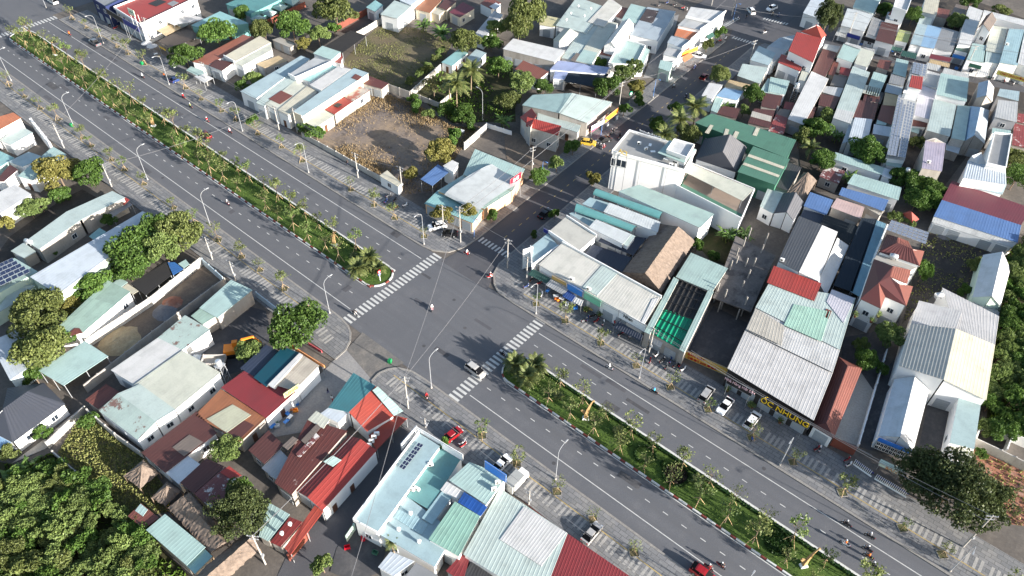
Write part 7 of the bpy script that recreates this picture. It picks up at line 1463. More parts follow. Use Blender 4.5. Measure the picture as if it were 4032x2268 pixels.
for nm, dens, h, w, m, lab in SCATTER:
    poly = dict((a, c) for a, b_, c in YARDS)[nm]
    P = in_area(poly, dens)
    if nm == 'burnt_lot':                  # thick along the walls, thinning towards the burnt middle
        A = np.array(poly); B_ = np.roll(A, -1, 0); d = np.full(len(P), 1e9)
        for p0, p1 in zip(A, B_):
            t = np.clip(((P[:, :2] - p0) @ (p1 - p0)) / ((p1 - p0) @ (p1 - p0)), 0, 1)
            d = np.minimum(d, np.linalg.norm(P[:, :2] - (p0 + t[:, None] * (p1 - p0)), axis=1))
        far = P[:, 0] * .35 - P[:, 1] * .2
        P = P[rng.random(len(P)) < np.exp(-(d / 5.0) ** 1.5) * np.where(far > np.median(far) + 6, .35, 1)]
    P = clumpy(P, 5, 60 if nm == 'burnt_lot' else 26, 4.2) if m in ('L_drygrass', 'L_weed', 'L_grass') else P
    tag(link(nm + '_growth', tufts(nm, P, h, w, globals()[m])), lab, 'weeds' if m != 'L_drygrass' else 'dry grass', kind='stuff')

# ------------------------------------------------------------------ buildings
CAMXY = Vector((camera.matrix_world.translation.x, camera.matrix_world.translation.y))
win_cache = {}
def win_mesh(kind):
    if kind in win_cache:
        return win_cache[kind]
    b = MB()
    if kind == 'window':
        for c, s in (((0, 0, .62), (1.3, .1, .09)), ((0, 0, -.62), (1.4, .16, .09)), ((-.62, 0, 0), (.09, .1, 1.2)), ((.62, 0, 0), (.09, .1, 1.2)), ((0, 0, 0), (.06, .08, 1.2))):
            b.box(c, s)
        me = b.mesh('window', M_frame)
    elif kind == 'pane':
        b.box((0, 0, 0), (1.2, .05, 1.2)); me = b.mesh('pane', M_glass)
    elif kind == 'door':
        b.box((0, 0, 1.05), (1.0, .08, 2.1)); me = b.mesh('door', M_door)
    else:
        for k in range(10):
            b.box((0, 0, .13 + k * .26), (2.6, .06 + .03 * (k % 2), .25), t=.3 * (k % 2))
        me = b.mesh('roller_shutter', M_shut)
    win_cache[kind] = me
    return me

def ribbed(b, P, period=0.9, h=0.05, thick=0.06, prof='rib', jag=0.0):
    """roof sheet on quad P0 P1 (eave) P2 P3 (ridge); ribs run up the slope"""
    P = [Vector(p) for p in P]
    L = ((P[1] - P[0]).length + (P[2] - P[3]).length) / 2
    n = max(2, int(L / period))
    nrm = (P[1] - P[0]).cross(P[3] - P[0]).normalized()
    if nrm.z < 0: nrm = -nrm
    us, hs = [], []
    for i in range(n):
        if prof == 'rib':
            us += [i, i + .68, i + .76, i + .92]; hs += [0, 0, h, h]
        else:
            us += [i, i + .5]; hs += [0, h]
    us.append(n); hs.append(0)
    lo = [P[0].lerp(P[1], u / n) + nrm * hh for u, hh in zip(us, hs)]
    hi = [P[3].lerp(P[2], u / n) + nrm * hh for u, hh in zip(us, hs)]
    t = 0.0
    # sheets are laid in 1-3 courses with slightly different weathering
    courses = 1 if (P[3] - P[0]).length < 7 else 2 if (P[3] - P[0]).length < 16 else 3
    odd = random.choice((.06, .1, .3)); tints = [[random.random() ** 2 * .5 + (random.uniform(.6, 2.2) if random.random() < odd else 0) for _ in range(n)] for _ in range(courses)]
    for c in range(courses):
        f0, f1 = c / courses, (c + 1) / courses
        for i in range(len(us) - 1):
            k = int(us[i] + 1e-6)
            b.quad([lo[i].lerp(hi[i], f0), lo[i + 1].lerp(hi[i + 1], f0), lo[i + 1].lerp(hi[i + 1], f1), lo[i].lerp(hi[i], f1)], t=tints[c][min(k // 2, n - 1)] + 1e-4)
    dn = Vector((0, 0, -thick))
    for a, c in ((P[0], P[1]), (P[1], P[2]), (P[2], P[3]), (P[3], P[0])):
        b.quad([a + dn, c + dn, c, a], t=.3)
    b.quad([P[3] + dn, P[2] + dn, P[1] + dn, P[0] + dn], t=.5)

def flat(b, P, thick=0.08):
    P = [Vector(p) for p in P]
    dn = Vector((0, 0, -thick))
    b.quad(P, t=random.random() ** 2 * .6 + 1e-4)
    n = len(P)
    for i in range(n):
        b.quad([P[i] + dn, P[(i + 1) % n] + dn, P[(i + 1) % n], P[i]], t=.3)
    b.quad([p + dn for p in reversed(P)], t=.5)

def barrel(b, P, rise=1.0, n=8):
    P = [Vector(p) for p in P]
    rows = []
    for i in range(n + 1):
        a = math.pi * i / n
        u = .5 - .5 * math.cos(a); z = math.sin(a) * rise
        rows.append((P[0].lerp(P[3], u) + Vector((0, 0, z)), P[1].lerp(P[2], u) + Vector((0, 0, z))))
    segs = max(3, int((P[1] - P[0]).length / 1.6))
    for (a, c), (d, e) in zip(rows, rows[1:]):
        for k in range(segs):
            f0, f1 = k / segs, (k + 1) / segs
            b.quad([a.lerp(c, f0), a.lerp(c, f1), d.lerp(e, f1), d.lerp(e, f0)], t=.15 * ((k * 7) % 5) + .01)

def seg_box(b, a, c, thick, z0, z1, m=0):
    a = Vector(a); c = Vector(c)
    d = (c - a); L = d.to_2d().length
    b.box(((a.x + c.x) / 2, (a.y + c.y) / 2, (z0 + z1) / 2), (L, thick, z1 - z0), math.atan2(d.y, d.x), m)

BUILT = {}
def building(rec, idx):
    name, label, cat, wall, parts = rec
    random.seed(idx * 13 + 5)
    allp = [p for pr in parts for p in pr[2]]
    cx = sum(p[0] for p in allp) / len(allp); cy = sum(p[1] for p in allp) / len(allp)
    o = thing(name, label, cat, (cx, cy, 0))
    BUILT[label] = o
    wm = MATS['wall_' + wall]
    edges = {}
    for m, fl, pts in parts:
        if 'n' in fl or 'c' in fl or 'b' in fl: continue
        for i in range(len(pts)):
            k = tuple(sorted((tuple(pts[i]), tuple(pts[(i + 1) % len(pts)]))))
            edges[k] = edges.get(k, 0) + 1
    wb = MB()
    for m, fl, pts in parts:
        L = [(p[0] - cx, p[1] - cy, p[2]) for p in pts]
        n = len(L)
        ar = sum(L[i][0] * L[(i + 1) % n][1] - L[(i + 1) % n][0] * L[i][1] for i in range(n))
        rb = MB()
        if 'b' in fl.split():
            barrel(rb, L, 1.3 if 'white' in m else .9)
        elif n == 4 and 'f' not in fl.split():
            if 't' in fl.split():
                ribbed(rb, L, .55, .05, .1, 'tile')
            else:
                ribbed(rb, L, 1.0, .16) if m in ('emerald', 'blackrib') else ribbed(rb, L, .5 if m in ('redrib', 'greystripe', 'slatbeige', 'emerald', 'blackrib', 'darkrib', 'whitestripe') else .62, .018)
        else:
            flat(rb, L)
        patch = 'n' in fl.split()
        link('roof_panel' if patch else 'roof', rb.mesh('roof', roofmat(m)), o)
        if patch or 'n2' in fl.split():
            continue
        if 'c' in fl.split() or 'b' in fl.split():
            pm = {}
            for i in range(n):
                for t in ((0.0,) if (Vector(L[i]) - Vector(L[(i + 1) % n])).length < 7 else (0.0, .5)):
                    p = Vector(L[i]).lerp(Vector(L[(i + 1) % n]), t) * .96 + Vector((sum(q[0] for q in L) / n, sum(q[1] for q in L) / n, L[i][2])) * .04
                    pb = MB(); pb.box((p.x, p.y, (p.z - .05) / 2), (.12, .12, p.z - .05))
                    link('post', pb.mesh('post', M_post), o)
            continue
        mx, my = sum(p[0] for p in L) / n, sum(p[1] for p in L) / n
        I = []
        for x, y, z in L:
            d = math.hypot(x - mx, y - my); k = max(.6, 1 - .28 / max(d, .3))
            I.append((mx + (x - mx) * k, my + (y - my) * k, z - .07))
        for i in range(n):
            j = (i + 1) % n
            key = tuple(sorted((tuple(pts[i]), tuple(pts[j]))))
            if edges.get(key, 0) > 1:
                continue
            a, c = I[i], I[j]
            if ar < 0:
                a, c = c, a
            wb.quad([(a[0], a[1], -.05), (c[0], c[1], -.05), (c[0], c[1], c[2]), (a[0], a[1], a[2])])
            # openings on the sides the camera side street can see
            dx, dy = c[0] - a[0], c[1] - a[1]
            ln = math.hypot(dx, dy)
            nx, ny = dy / max(ln, .01), -dx / max(ln, .01)
            tc = CAMXY - Vector(((a[0] + c[0]) / 2 + cx, (a[1] + c[1]) / 2 + cy))
            face = (nx * tc.x + ny * tc.y) / tc.length
            hgt = min(a[2], c[2])
            if 'k' not in fl.split() and face > .2 and ln > 2.6 and hgt > 2.4:
                street = abs(ny) > .8 and random.random() < .75
                bays = max(1, int(ln / (3.3 if street else 4.2)))
                for fz in range(max(1, int(hgt / 3.3))):
                    for q in range(min(bays, 7)):
                        if random.random() < (.12 if street else .45): continue
                        t = (q + .5) / bays
                        px, py = a[0] + dx * t + nx * .03, a[1] + dy * t + ny * .03
                        rz = math.atan2(dy, dx)
                        if fz == 0 and street:
                            link('shutter', win_mesh('shutter'), o, (px, py, .05), rz)
                        elif fz == 0 and random.random() < .3:
                            link('door', win_mesh('door'), o, (px, py, .02), rz)
                        elif hgt > 2.9:
                            w = link('window', win_mesh('window'), o, (px, py, 1.75 + fz * 3.2 if hgt > fz * 3.2 + 2.6 else hgt - .9), rz)
                            link('pane', win_mesh('pane'), w)
        # parapets
        for tok in fl.split():
            if tok[0] == 'p' and tok[1:].isdigit():
                for ch in tok[1:]:
                    i = int(ch); j = (i + 1) % n
                    pb = MB(); z = (L[i][2] + L[j][2]) / 2
                    seg_box(pb, L[i], L[j], .22, z - .35, z + .5)
                    link('parapet', pb.mesh('parapet', wm), o)
    if wb.f:
        link('wall', wb.mesh('wall', wm), o)
    return o

for i, (nm, lab, cat, wl, s) in enumerate(BUILDINGS):
    prs = []
    for q in s.split(';'):
        m_, f_, p_ = q.split('|')
        prs.append((m_, f_, [tuple(float(v) for v in t.split(',')) for t in p_.split()]))
    building((nm, lab, cat, wl, prs), i)

# ------------------------------------------------------------------ thatched roofs
def thatch_face(b, P, nu=22, nv=9, rough=.1):
    P = [Vector(p) for p in P]
    if len(P) == 3:
        P = [P[0], P[1], P[2], P[2]]
    g = []
    for j in range(nv + 1):
        row = []
        for i in range(nu + 1):
            u, v = i / nu, j / nv
            p = P[0].lerp(P[1], u).lerp(P[3].lerp(P[2], u), v)
            if j == 0:
                p += (P[0] - P[3]).normalized() * random.uniform(0, .25)
            row.append(p + Vector((random.uniform(-rough, rough), random.uniform(-rough, rough), random.uniform(-rough, rough) - (.12 if j == 0 else 0))))
        g.append(row)
    for j in range(nv):
        for i in range(nu):
            b.quad([g[j][i], g[j][i + 1], g[j + 1][i + 1], g[j + 1][i]], t=random.random())
random.seed(11)
for name, label, cat, faces, posts in THATCH:
    cx = sum(p[0] for f in faces for p in f) / sum(len(f) for f in faces); cy = sum(p[1] for f in faces for p in f) / sum(len(f) for f in faces)
    o = thing(name, label, cat, (cx, cy, 0))
    for f in faces:
        b = MB(); L = [(x - cx, y - cy, z) for x, y, z in f]
        thatch_face(b, L, max(8, int((Vector(L[1]) - Vector(L[0])).length / .35)), 6, .06)
        link('thatch_slope', b.mesh('thatch_slope', M_thatch), o)
    for x, y, z in posts:
        b = MB(); b.tube([(x - cx, y - cy, 0), (x - cx, y - cy, z - .1)], .11, 7); link('post', b.mesh('post', M_bark), o)

# ------------------------------------------------------------------ solar arrays, pyramids, plain boxes on roofs
def solar(label, P, nx, ny, m, own=None):
    P = [Vector(p) for p in P]
    c = sum(P, Vector()) / 4
    o = thing('solar_array', label, 'solar panels', (c.x, c.y, 0))
    ex = (P[1] - P[0]) / nx; ey = (P[3] - P[0]) / ny
    nrm = ex.cross(ey).normalized()
    if nrm.z < 0: nrm = -nrm
    b = MB(); g = .06
    q = [(-ex * (.5 - g) - ey * (.5 - g)), (ex * (.5 - g) - ey * (.5 - g)), (ex * (.5 - g) + ey * (.5 - g)), (-ex * (.5 - g) + ey * (.5 - g))]
    b.quad([v + nrm * .04 for v in q]); b.quad([v for v in reversed(q)])
    for i in range(4):
        b.quad([q[i], q[(i + 1) % 4], q[(i + 1) % 4] + nrm * .04, q[i] + nrm * .04], 1)
    for i in range(4):                      # raised frame
        a, d = q[i] + nrm * .045, q[(i + 1) % 4] + nrm * .045
        b.quad([a, d, d * .93, a * .93], 1)
    me = b.mesh('solar_panel', [m, M_alu])
    for i in range(nx):
        for j in range(ny):
            u, v = (i + .5) / nx, (j + .5) / ny
            p = P[0].lerp(P[1], u).lerp(P[3].lerp(P[2], u), v) + nrm * .15
            link('solar_panel', me, o, (p.x - c.x, p.y - c.y, p.z))
    for t in (.2, .8):
        rb = MB(); rb.tube([P[0].lerp(P[3], t) - Vector((c.x, c.y, 0)) + nrm * .08, P[1].lerp(P[2], t) - Vector((c.x, c.y, 0)) + nrm * .08], .05, 4)
        link('mounting_rail', rb.mesh('mounting_rail', M_alu), o)
for label, P, nx, ny, mm in SOLAR:
    solar(label, P, nx, ny, globals()[mm])

for name, label, cat, base, apex, m in PYRAMIDS:
    cx = sum(p[0] for p in base) / 4; cy = sum(p[1] for p in base) / 4
    o = thing(name, label, cat, (cx, cy, 0))
    for i in range(4):
        b = MB(); a, c = base[i], base[(i + 1) % 4]
        flat(b, [(a[0] - cx, a[1] - cy, a[2]), (c[0] - cx, c[1] - cy, c[2]), (apex[0] - cx, apex[1] - cy, apex[2])], .05)
        link('roof_slope', b.mesh('roof_slope', roofmat(m)), o)
        b = MB(); b.box(((a[0] - cx) * .92, (a[1] - cy) * .92, a[2] / 2), (.12, .12, a[2])); link('post', b.mesh('post', M_post), o)

# ------------------------------------------------------------------ walls and fences
for label, pts, h, m, th in WALLS:
    cx, cy = pts[0]
    o = thing('boundary_wall', label, 'wall', (cx, cy, 0))
    for (x0, y0), (x1, y1) in zip(pts, pts[1:]):
        L = math.hypot(x1 - x0, y1 - y0); n = max(1, round(L / 3.2))
        a = math.atan2(y1 - y0, x1 - x0)
        b = MB(); b.box((0, 0, h / 2), (L / n - .2, th, h)); me = b.mesh('wall_panel', MATS[m])
        b = MB(); b.box((0, 0, h / 2 + .06), (.26, th + .1, h + .12)); mp = b.mesh('pillar', MATS[m])
        for i in range(n):
            t = (i + .5) / n
            link('wall_panel', me, o, (x0 + (x1 - x0) * t - cx, y0 + (y1 - y0) * t - cy, random.uniform(-.05, 0)), a)
            t = i / n
            link('pillar', mp, o, (x0 + (x1 - x0) * t - cx, y0 + (y1 - y0) * t - cy, 0), a)

def picket_fence(label, p, q, m2):
    o = thing('picket_fence', label, 'fence', (p[0], p[1], 0))
    L = math.hypot(q[0] - p[0], q[1] - p[1]); a = math.atan2(q[1] - p[1], q[0] - p[0])
    o.rotation_euler = (0, 0, a)
    b = MB(); b.box((0, 0, .85), (.09, .05, 1.7)); b.box((0, 0, 1.75), (.05, .05, .14)); me = b.mesh('picket', M_white)
    n = int(L / .32)
    for i in range(n):
        link('picket', me, o, (i * .32, 0, 0))
    for z, mm in ((.3, M_white), (1.25, m2), (1.5, m2)):
        b = MB(); b.box((L / 2, .05, z), (L, .06, .12)); link('rail', b.mesh('rail', mm), o)
    b = MB(); b.box((L / 2, 0, .12), (L, .2, .24)); link('base', b.mesh('base', MATS['wall_white']), o)
M_navy = plain('navy_paint', (36, 44, 120), .5)
for label, p, q in FENCES:
    picket_fence(label, p, q, M_navy)

# ------------------------------------------------------------------ street lamps and utility poles
def lamp_proto(kind):
    o = thing('street_lamp', 'lamp', 'street lamp')
    h, m = (8.6, M_lampw) if kind == 'tall' else (6.2, plain('lamp_blue', (92, 132, 190), .4))
    b = MB(); b.tube([(0, 0, 0), (0, 0, h)], [.09, .05], 8); link('pole', b.mesh('pole', m), o)
    b = MB(); b.tube([(0, 0, 0), (0, 0, .5)], [.2, .17], 8); link('base', b.mesh('base', M_conc), o)
    b = MB()
    if kind == 'tall':
        b.tube([(0, 0, h - .02), (.12, 0, h + .55), (.5, 0, h + 1.0), (1.1, 0, h + 1.28), (1.8, 0, h + 1.38)], [.06, .055, .05, .045, .045], 6)
    else:
        b.tube([(0, 0, h - .02), (.2, 0, h + .3), (.8, 0, h + .4)], .04, 6)
    link('arm', b.mesh('arm', m), o)
    e = (1.8, h + 1.38) if kind == 'tall' else (.8, h + .4)
    b = MB(); b.box((e[0] + .35, 0, e[1]), (.75, .24, .1), taper=.8); b.box((e[0] + .35, 0, e[1] - .08), (.6, .22, .05)); link('lamp_head', b.mesh('lamp_head', m), o)
    return register(o)
LP = {k: lamp_proto(k) for k in ('tall', 'short')}
first = {'tall': True, 'short': True}
for kind, x, y, rz, label in LAMPS:
    o = LP[kind] if first[kind] else copy_tree(LP[kind])
    first[kind] = False
    o.location = (x, y, .1); o.rotation_euler = (0, 0, rz)
    tag(o, label, 'street lamp', 'street lamps')

def pole_proto(h):
    o = thing('utility_pole', 'pole', 'utility pole')
    b = MB(); b.tube([(0, 0, 0), (0, 0, h)], [.16, .1], 8); link('pole', b.mesh('pole', M_conc), o)
    for k, z in enumerate((h - .35, h - 1.3)):
        b = MB(); b.box((0, 0, z), (2.0 - .5 * k, .12, .12)); link('crossarm', b.mesh('crossarm', M_post), o)
        for x in (-.85, 0.3, .85):
            b = MB(); b.tube([(x * (1 - .25 * k), 0, z + .05), (x * (1 - .25 * k), 0, z + .3)], [.07, .04], 6); link('insulator', b.mesh('insulator', M_lampw), o)
    b = MB(); b.box((.22, 0, h * .32), (.3, .4, .6)); link('meter_box', b.mesh('meter_box', M_lampw), o)
    return register(o)
PP = {}
PTOP = {}
for i, (x, y, h, rz, label) in enumerate(POLES):
    key = round(h)
    if key not in PP:
        o = PP[key] = pole_proto(key)
    else:
        o = copy_tree(PP[key])
    o.location = (x, y, 0.0); o.rotation_euler = (0, 0, rz)
    tag(o, label, 'utility pole', 'utility poles')
    PTOP[i] = Vector((x, y, key - .2))
def cable(label, a, c, sag, r=.035, off=0.0):
    a = Vector(a); c = Vector(c)
    b = MB(); n = 14
    b.tube([a.lerp(c, t / n) - Vector((0, 0, sag * 4 * (t / n) * (1 - t / n))) for t in range(n + 1)], r, 4)
    tag(link('overhead_cable', b.mesh('overhead_cable', M_cable)), label, 'cable', 'overhead cables')
for label, a, c, sag, r in CABLES:
    A = PTOP[a] if isinstance(a, int) else a
    C_ = PTOP[c] if isinstance(c, int) else c
    cable(label, A, C_, sag, r)

# ------------------------------------------------------------------ trees
def clump_points(n, clumps, seed, reach=.8, cr=.3, squash=.38, mid=.62):
    g = np.random.default_rng(seed)
    C = g.normal(size=(clumps, 3)); C /= np.linalg.norm(C, axis=1)[:, None]
    C[:, 2] = np.where(C[:, 2] < -.5, -C[:, 2], C[:, 2])
    C *= g.uniform(.35, reach, (clumps, 1))
    k = g.integers(0, clumps, n)
    rr = cr * g.uniform(.6, 1.25, clumps)[k]
    D = g.normal(size=(n, 3)); D /= np.linalg.norm(D, axis=1)[:, None]
    D[:, 2] = np.abs(D[:, 2]) * np.where(g.random(n) < .75, 1, -1)
    P = C[k] + D * (rr * g.uniform(.7, 1.0, n) ** .5)[:, None]
    P[:, 2] = mid + P[:, 2] * squash
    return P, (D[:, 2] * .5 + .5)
def trunk_mesh(name, m, r0=.05, top=.6, limbs=5, seed=1, spread=.45):
    random.seed(seed)
    b = MB(); b.tube([(0, 0, 0), (.01, .01, top * .4), (.0, .02, top * .75)], [r0, r0 * .8, r0 * .6], 7)
    for k in range(limbs):
        a = 6.28 * k / limbs + random.uniform(-.4, .4); s = random.uniform(.6, 1) * spread
        z0 = top * random.uniform(.5, .75)
        b.tube([(0, .01, z0), (math.cos(a) * s * .5, math.sin(a) * s * .5, z0 + .14), (math.cos(a) * s, math.sin(a) * s, z0 + .28)], [r0 * .5, r0 * .35, r0 * .12], 5)
    return b.mesh(name, m)
def crown_mesh(name, n, clumps, size, m, seed, **kw):
    P, up = clump_points(n, clumps, seed, **kw)
    global rng
    rng = np.random.default_rng(seed + 100)
    me = scatter_leaves(name, P, size, m)
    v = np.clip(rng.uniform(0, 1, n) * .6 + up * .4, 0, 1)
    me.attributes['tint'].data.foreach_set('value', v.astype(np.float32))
    return me
KIND = dict(
    broad=(L_broad, 'dark green round tree', 34, .3, {}), lime=(L_lime, 'bright green leafy tree', 30, .3, {}), olive=(L_olive, 'loose olive green tree', 26, .32, {}),
    yellow=(L_yellow, 'yellowish green tree', 26, .3, {}), feather=(L_feather, 'dark feathery tree', 95, .2, dict(reach=.88)), dry=(L_dry, 'sparse dry tree', 16, .24, {}), bush=(L_broad, 'low green bush', 16, .4, {}))
PROTO = {}
for ki, (k, (m, lab, cl, cr, kw)) in enumerate(KIND.items()):
    for sz in ('big', 'small'):
        for var in (0, 1):
            seed = ki * 10 + var + (5 if sz == 'small' else 0)
            n, s = ((6500, .044) if sz == 'big' else (1500, .095))
            if k == 'feather': n, s = (14000, .028) if sz == 'big' else (3500, .055)
            if k == 'dry': n = n // 4
            low = k == 'bush'
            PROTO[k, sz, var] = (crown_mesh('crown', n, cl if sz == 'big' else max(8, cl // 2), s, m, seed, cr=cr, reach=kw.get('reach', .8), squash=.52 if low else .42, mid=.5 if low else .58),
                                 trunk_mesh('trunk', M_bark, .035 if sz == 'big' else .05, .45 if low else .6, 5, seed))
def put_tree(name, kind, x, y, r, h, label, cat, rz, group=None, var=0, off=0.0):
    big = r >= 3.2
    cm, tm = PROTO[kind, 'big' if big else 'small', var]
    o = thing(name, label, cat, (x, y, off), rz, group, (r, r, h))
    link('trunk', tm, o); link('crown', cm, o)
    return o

# palms and bananas: every frond is a part
def frond_mesh(name, L, droop, leaflet, m, n=11, wide=None):
    b = MB()
    pts = []
    for i in range(n + 1):
        t = i / n
        pts.append(Vector((L * t, 0, L * (.55 * t - droop * t * t))))
    b.tube(pts[::2] if len(pts) > 4 else pts, [.03 * L / 3 * (1 - .7 * i / len(pts[::2])) for i in range(len(pts[::2]))], 4)
    for i in range(1, n + 1):
        t = i / n; p = pts[i]; d = (pts[i] - pts[i - 1]).normalized()
        w = leaflet * math.sin(math.pi * min(.97, .18 + .8 * t)) + .05
        for s in (-1, 1):
            for f in (0, .5):
                q = p - d * (L / n) * f
                tip = q + Vector((0, s * w, -.35 * w)) + d * (w * .55)
                e = d * (L / n * .30)
                b.quad([q - e, q + e, tip + e * .3, tip - e * .2], t=random.random() + 1e-3)
    return b.mesh(name, m)
def banana_leaf(name, L, m):
    b = MB(); n = 7; rows = []
    for i in range(n + 1):
        t = i / n; x = L * t; z = L * (.75 * t - .75 * t * t); w = .32 * math.sin(math.pi * min(.98, .08 + .9 * t)) * L / 2.6 + .02
        rows.append(((x, -w, z - .1), (x, 0, z), (x, w, z - .1)))
    for a, c in zip(rows, rows[1:]):
        b.quad([a[0], c[0], c[1], a[1]], t=random.random() + 1e-3); b.quad([a[1], c[1], c[2], a[2]], t=random.random() + 1e-3)
    return b.mesh(name, m)
random.seed(21)
FR = {'coconut': [frond_mesh('frond', 3.6, d, 1.0, L_palm) for d in (.55, .85, 1.15)], 'date': [frond_mesh('frond', 2.3, d, .55, L_palm) for d in (.45, .8, 1.2)], 'banana': [banana_leaf('banana_leaf', 2.6, L_banana), banana_leaf('banana_leaf', 2.0, L_banana)], 'cycad': [frond_mesh('frond', 1.6, .7, .4, L_palm)]}
def palm(kind, x, y, r, h, label, group=None, off=0.0):
    nm = {'coconut': 'coconut_palm', 'date': 'date_palm', 'banana': 'banana_plant', 'cycad': 'palm_shrub'}[kind]
    o = thing(nm, label, 'palm' if kind != 'banana' else 'banana plant', (x, y, off), random.uniform(0, 6), group)
    base = {'coconut': 3.6, 'date': 2.3, 'banana': 2.6, 'cycad': 1.6}[kind]
    s = r / base
    th = max(.3, h - r * .35)
    b = MB()
    if kind == 'banana':
        stems = [(0, 0), (.7, .4), (-.6, .6), (.1, -.8)]
        for k, (sx_, sy_) in enumerate(stems):
            b = MB(); b.tube([(sx_, sy_, 0), (sx_ * 1.1, sy_ * 1.1, th * .55)], [.16, .1], 6); link('stem', b.mesh('stem', L_weed), o)
            for q in range(5):
                f = link('leaf', FR['banana'][q % 2], o, (sx_ * 1.1, sy_ * 1.1, th * .5), random.uniform(0, 6.28), (s, s, s))
                f.rotation_euler = (0, random.uniform(-.7, .1), q * 1.257 + random.uniform(-.3, .3))
        return o
    b.tube([(0, 0, 0), (.15 * s, .1 * s, th * .5), (.3 * s, .12 * s, th)], [.24 if kind != 'date' else .34, .17 if kind != 'date' else .32, .13 if kind != 'date' else .3], 8)
    link('trunk', b.mesh('trunk', M_barkp), o)
    n = {'coconut': 17, 'date': 40, 'cycad': 16}[kind]
    for q in range(n):
        f = link('frond', FR[kind][q % len(FR[kind])], o, (.3 * s, .12 * s, th), None, (s, s, s))
        f.rotation_euler = (random.uniform(-.15, .15), random.uniform(-.55, .35) if q % 3 else -.75, q * 2.399 + random.uniform(-.2, .2))
    return o

random.seed(5)
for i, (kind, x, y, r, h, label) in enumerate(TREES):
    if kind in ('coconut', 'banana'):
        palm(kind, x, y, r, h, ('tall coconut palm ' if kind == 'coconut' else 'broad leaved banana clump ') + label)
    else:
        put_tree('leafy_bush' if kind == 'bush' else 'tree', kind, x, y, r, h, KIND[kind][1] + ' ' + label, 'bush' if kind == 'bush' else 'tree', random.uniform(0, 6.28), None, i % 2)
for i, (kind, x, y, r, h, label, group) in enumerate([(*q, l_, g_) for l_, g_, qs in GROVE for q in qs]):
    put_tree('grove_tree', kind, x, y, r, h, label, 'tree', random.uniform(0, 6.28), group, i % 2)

# young staked street trees
def young_proto(var, n=230, dense=1.0):
    o = thing('young_tree', 'young tree', 'young tree')
    g = np.random.default_rng(60 + var)
    random.seed(60 + var)
    b = MB(); b.tube([(0, 0, 0), (.03, 0, 1.6), (.0, .04, 2.6)], [.07, .055, .04], 6)
    C = []
    for k in range(9):
        a = k * 2.4 + random.uniform(-.4, .4); s = random.uniform(.5, 1.25); z = random.uniform(2.1, 2.9)
        e = (math.cos(a) * s, math.sin(a) * s, z + random.uniform(.5, 1.4)); C.append(e)
        b.tube([(0, .02, z), (e[0] * .5, e[1] * .5, z + .35), e], [.03, .02, .008], 4)
    link('trunk', b.mesh('trunk', M_bark), o)
    C = np.array(C); kk = g.integers(0, len(C), n)
    P = C[kk] + g.normal(0, .26 * dense, (n, 3))
    global rng
    rng = g
    link('crown', scatter_leaves('crown', P, .15, L_young if var != 2 else L_lime), o)
    for k in range(3):
        a = k * 2.094 + .5
        b = MB(); b.tube([(math.cos(a) * .95, math.sin(a) * .95, 0), (math.cos(a) * .06, math.sin(a) * .06, 1.35)], .035, 5); link('stake', b.mesh('stake', M_stake), o)
    return register(o)
YP = [young_proto(0, 330), young_proto(1, 130, 1.2), young_proto(2, 240, .8), young_proto(3, 400), young_proto(4, 190, 1.1), young_proto(5, 280, .9)]
used = set()
pit_b = MB()
for a in (0, 90, 180, 270):
    pit_b.box((math.cos(R(a)) * .78, math.sin(R(a)) * .78, .05), (.12, 1.5, .12), R(a))
pit_me = pit_b.mesh('tree_pit', G_kerb)
soil_b = MB(); soil_b.box((0, 0, .03), (1.45, 1.45, .05)); soil_me = soil_b.mesh('soil', G_weed)
for i, (x, y, sc, label, group, side) in enumerate([(x, y, sc, t % ORD[k], g, s) for t, g, s, q in YOUNG for k, (x, y, sc) in enumerate(q)]):
    v = (i * 7 + int(abs(x))) % 6
    o = YP[v] if v not in used else copy_tree(YP[v])
    used.add(v)
    z = .15 if side == 'median' else .17
    o.location = (x, y, z); o.rotation_euler = (random.uniform(-.06, .06), random.uniform(-.06, .06), i * 1.7); o.scale = (sc, sc, sc * (1.12 if side == 'median' else .95))
    tag(o, label, 'young tree', group)
    if side != 'median':
        pit = link('tree_pit', pit_me, sidewalks[side], (x, y, .12), R(45)); link('soil', soil_me, pit)
for x, y, r, h, label in DATES:
    palm('date', x, y, r, h, label, 'date palms on the medians', .1)
for x, y, r, label in CYCADS:
    palm('cycad', x, y, r, .7, label, 'low palm shrubs on the medians', .15)
# clipped rings and cones on the lower median
for x, y, rx, ry, label, fill in RINGS:
    o = thing('clipped_ring_hedge', label, 'hedge', (x, y, .15))
    n = 2600; a = rng.uniform(0, 6.283, n); w = rng.normal(0, .11, n)
    P = np.column_stack([np.cos(a) * (rx + w), np.sin(a) * (ry + w), rng.uniform(0, .45, n)])
    link('foliage', scatter_leaves('foliage', P, .12, L_hedge), o)
    if fill:
        n = 1500; q = np.sqrt(rng.uniform(0, .8, n)); a = rng.uniform(0, 6.283, n)
        P = np.column_stack([np.cos(a) * rx * q, np.sin(a) * ry * q, rng.uniform(0, .3, n)])
        link('inner_planting', scatter_leaves('inner_planting', P, .16, L_hedge if fill == 1 else leafmat('leaf_purple', (46, 40, 36), (70, 62, 50))), o)
for x, y, label in CONES:
    o = thing('clipped_cone_shrub', label, 'shrub', (x, y, .15))
    n = 700; z = rng.uniform(0, 1.5, n); a = rng.uniform(0, 6.283, n); rr = .6 * (1 - z / 1.7)
    link('foliage', scatter_leaves('foliage', np.column_stack([np.cos(a) * rr, np.sin(a) * rr, z]), .14, L_hedge), o)

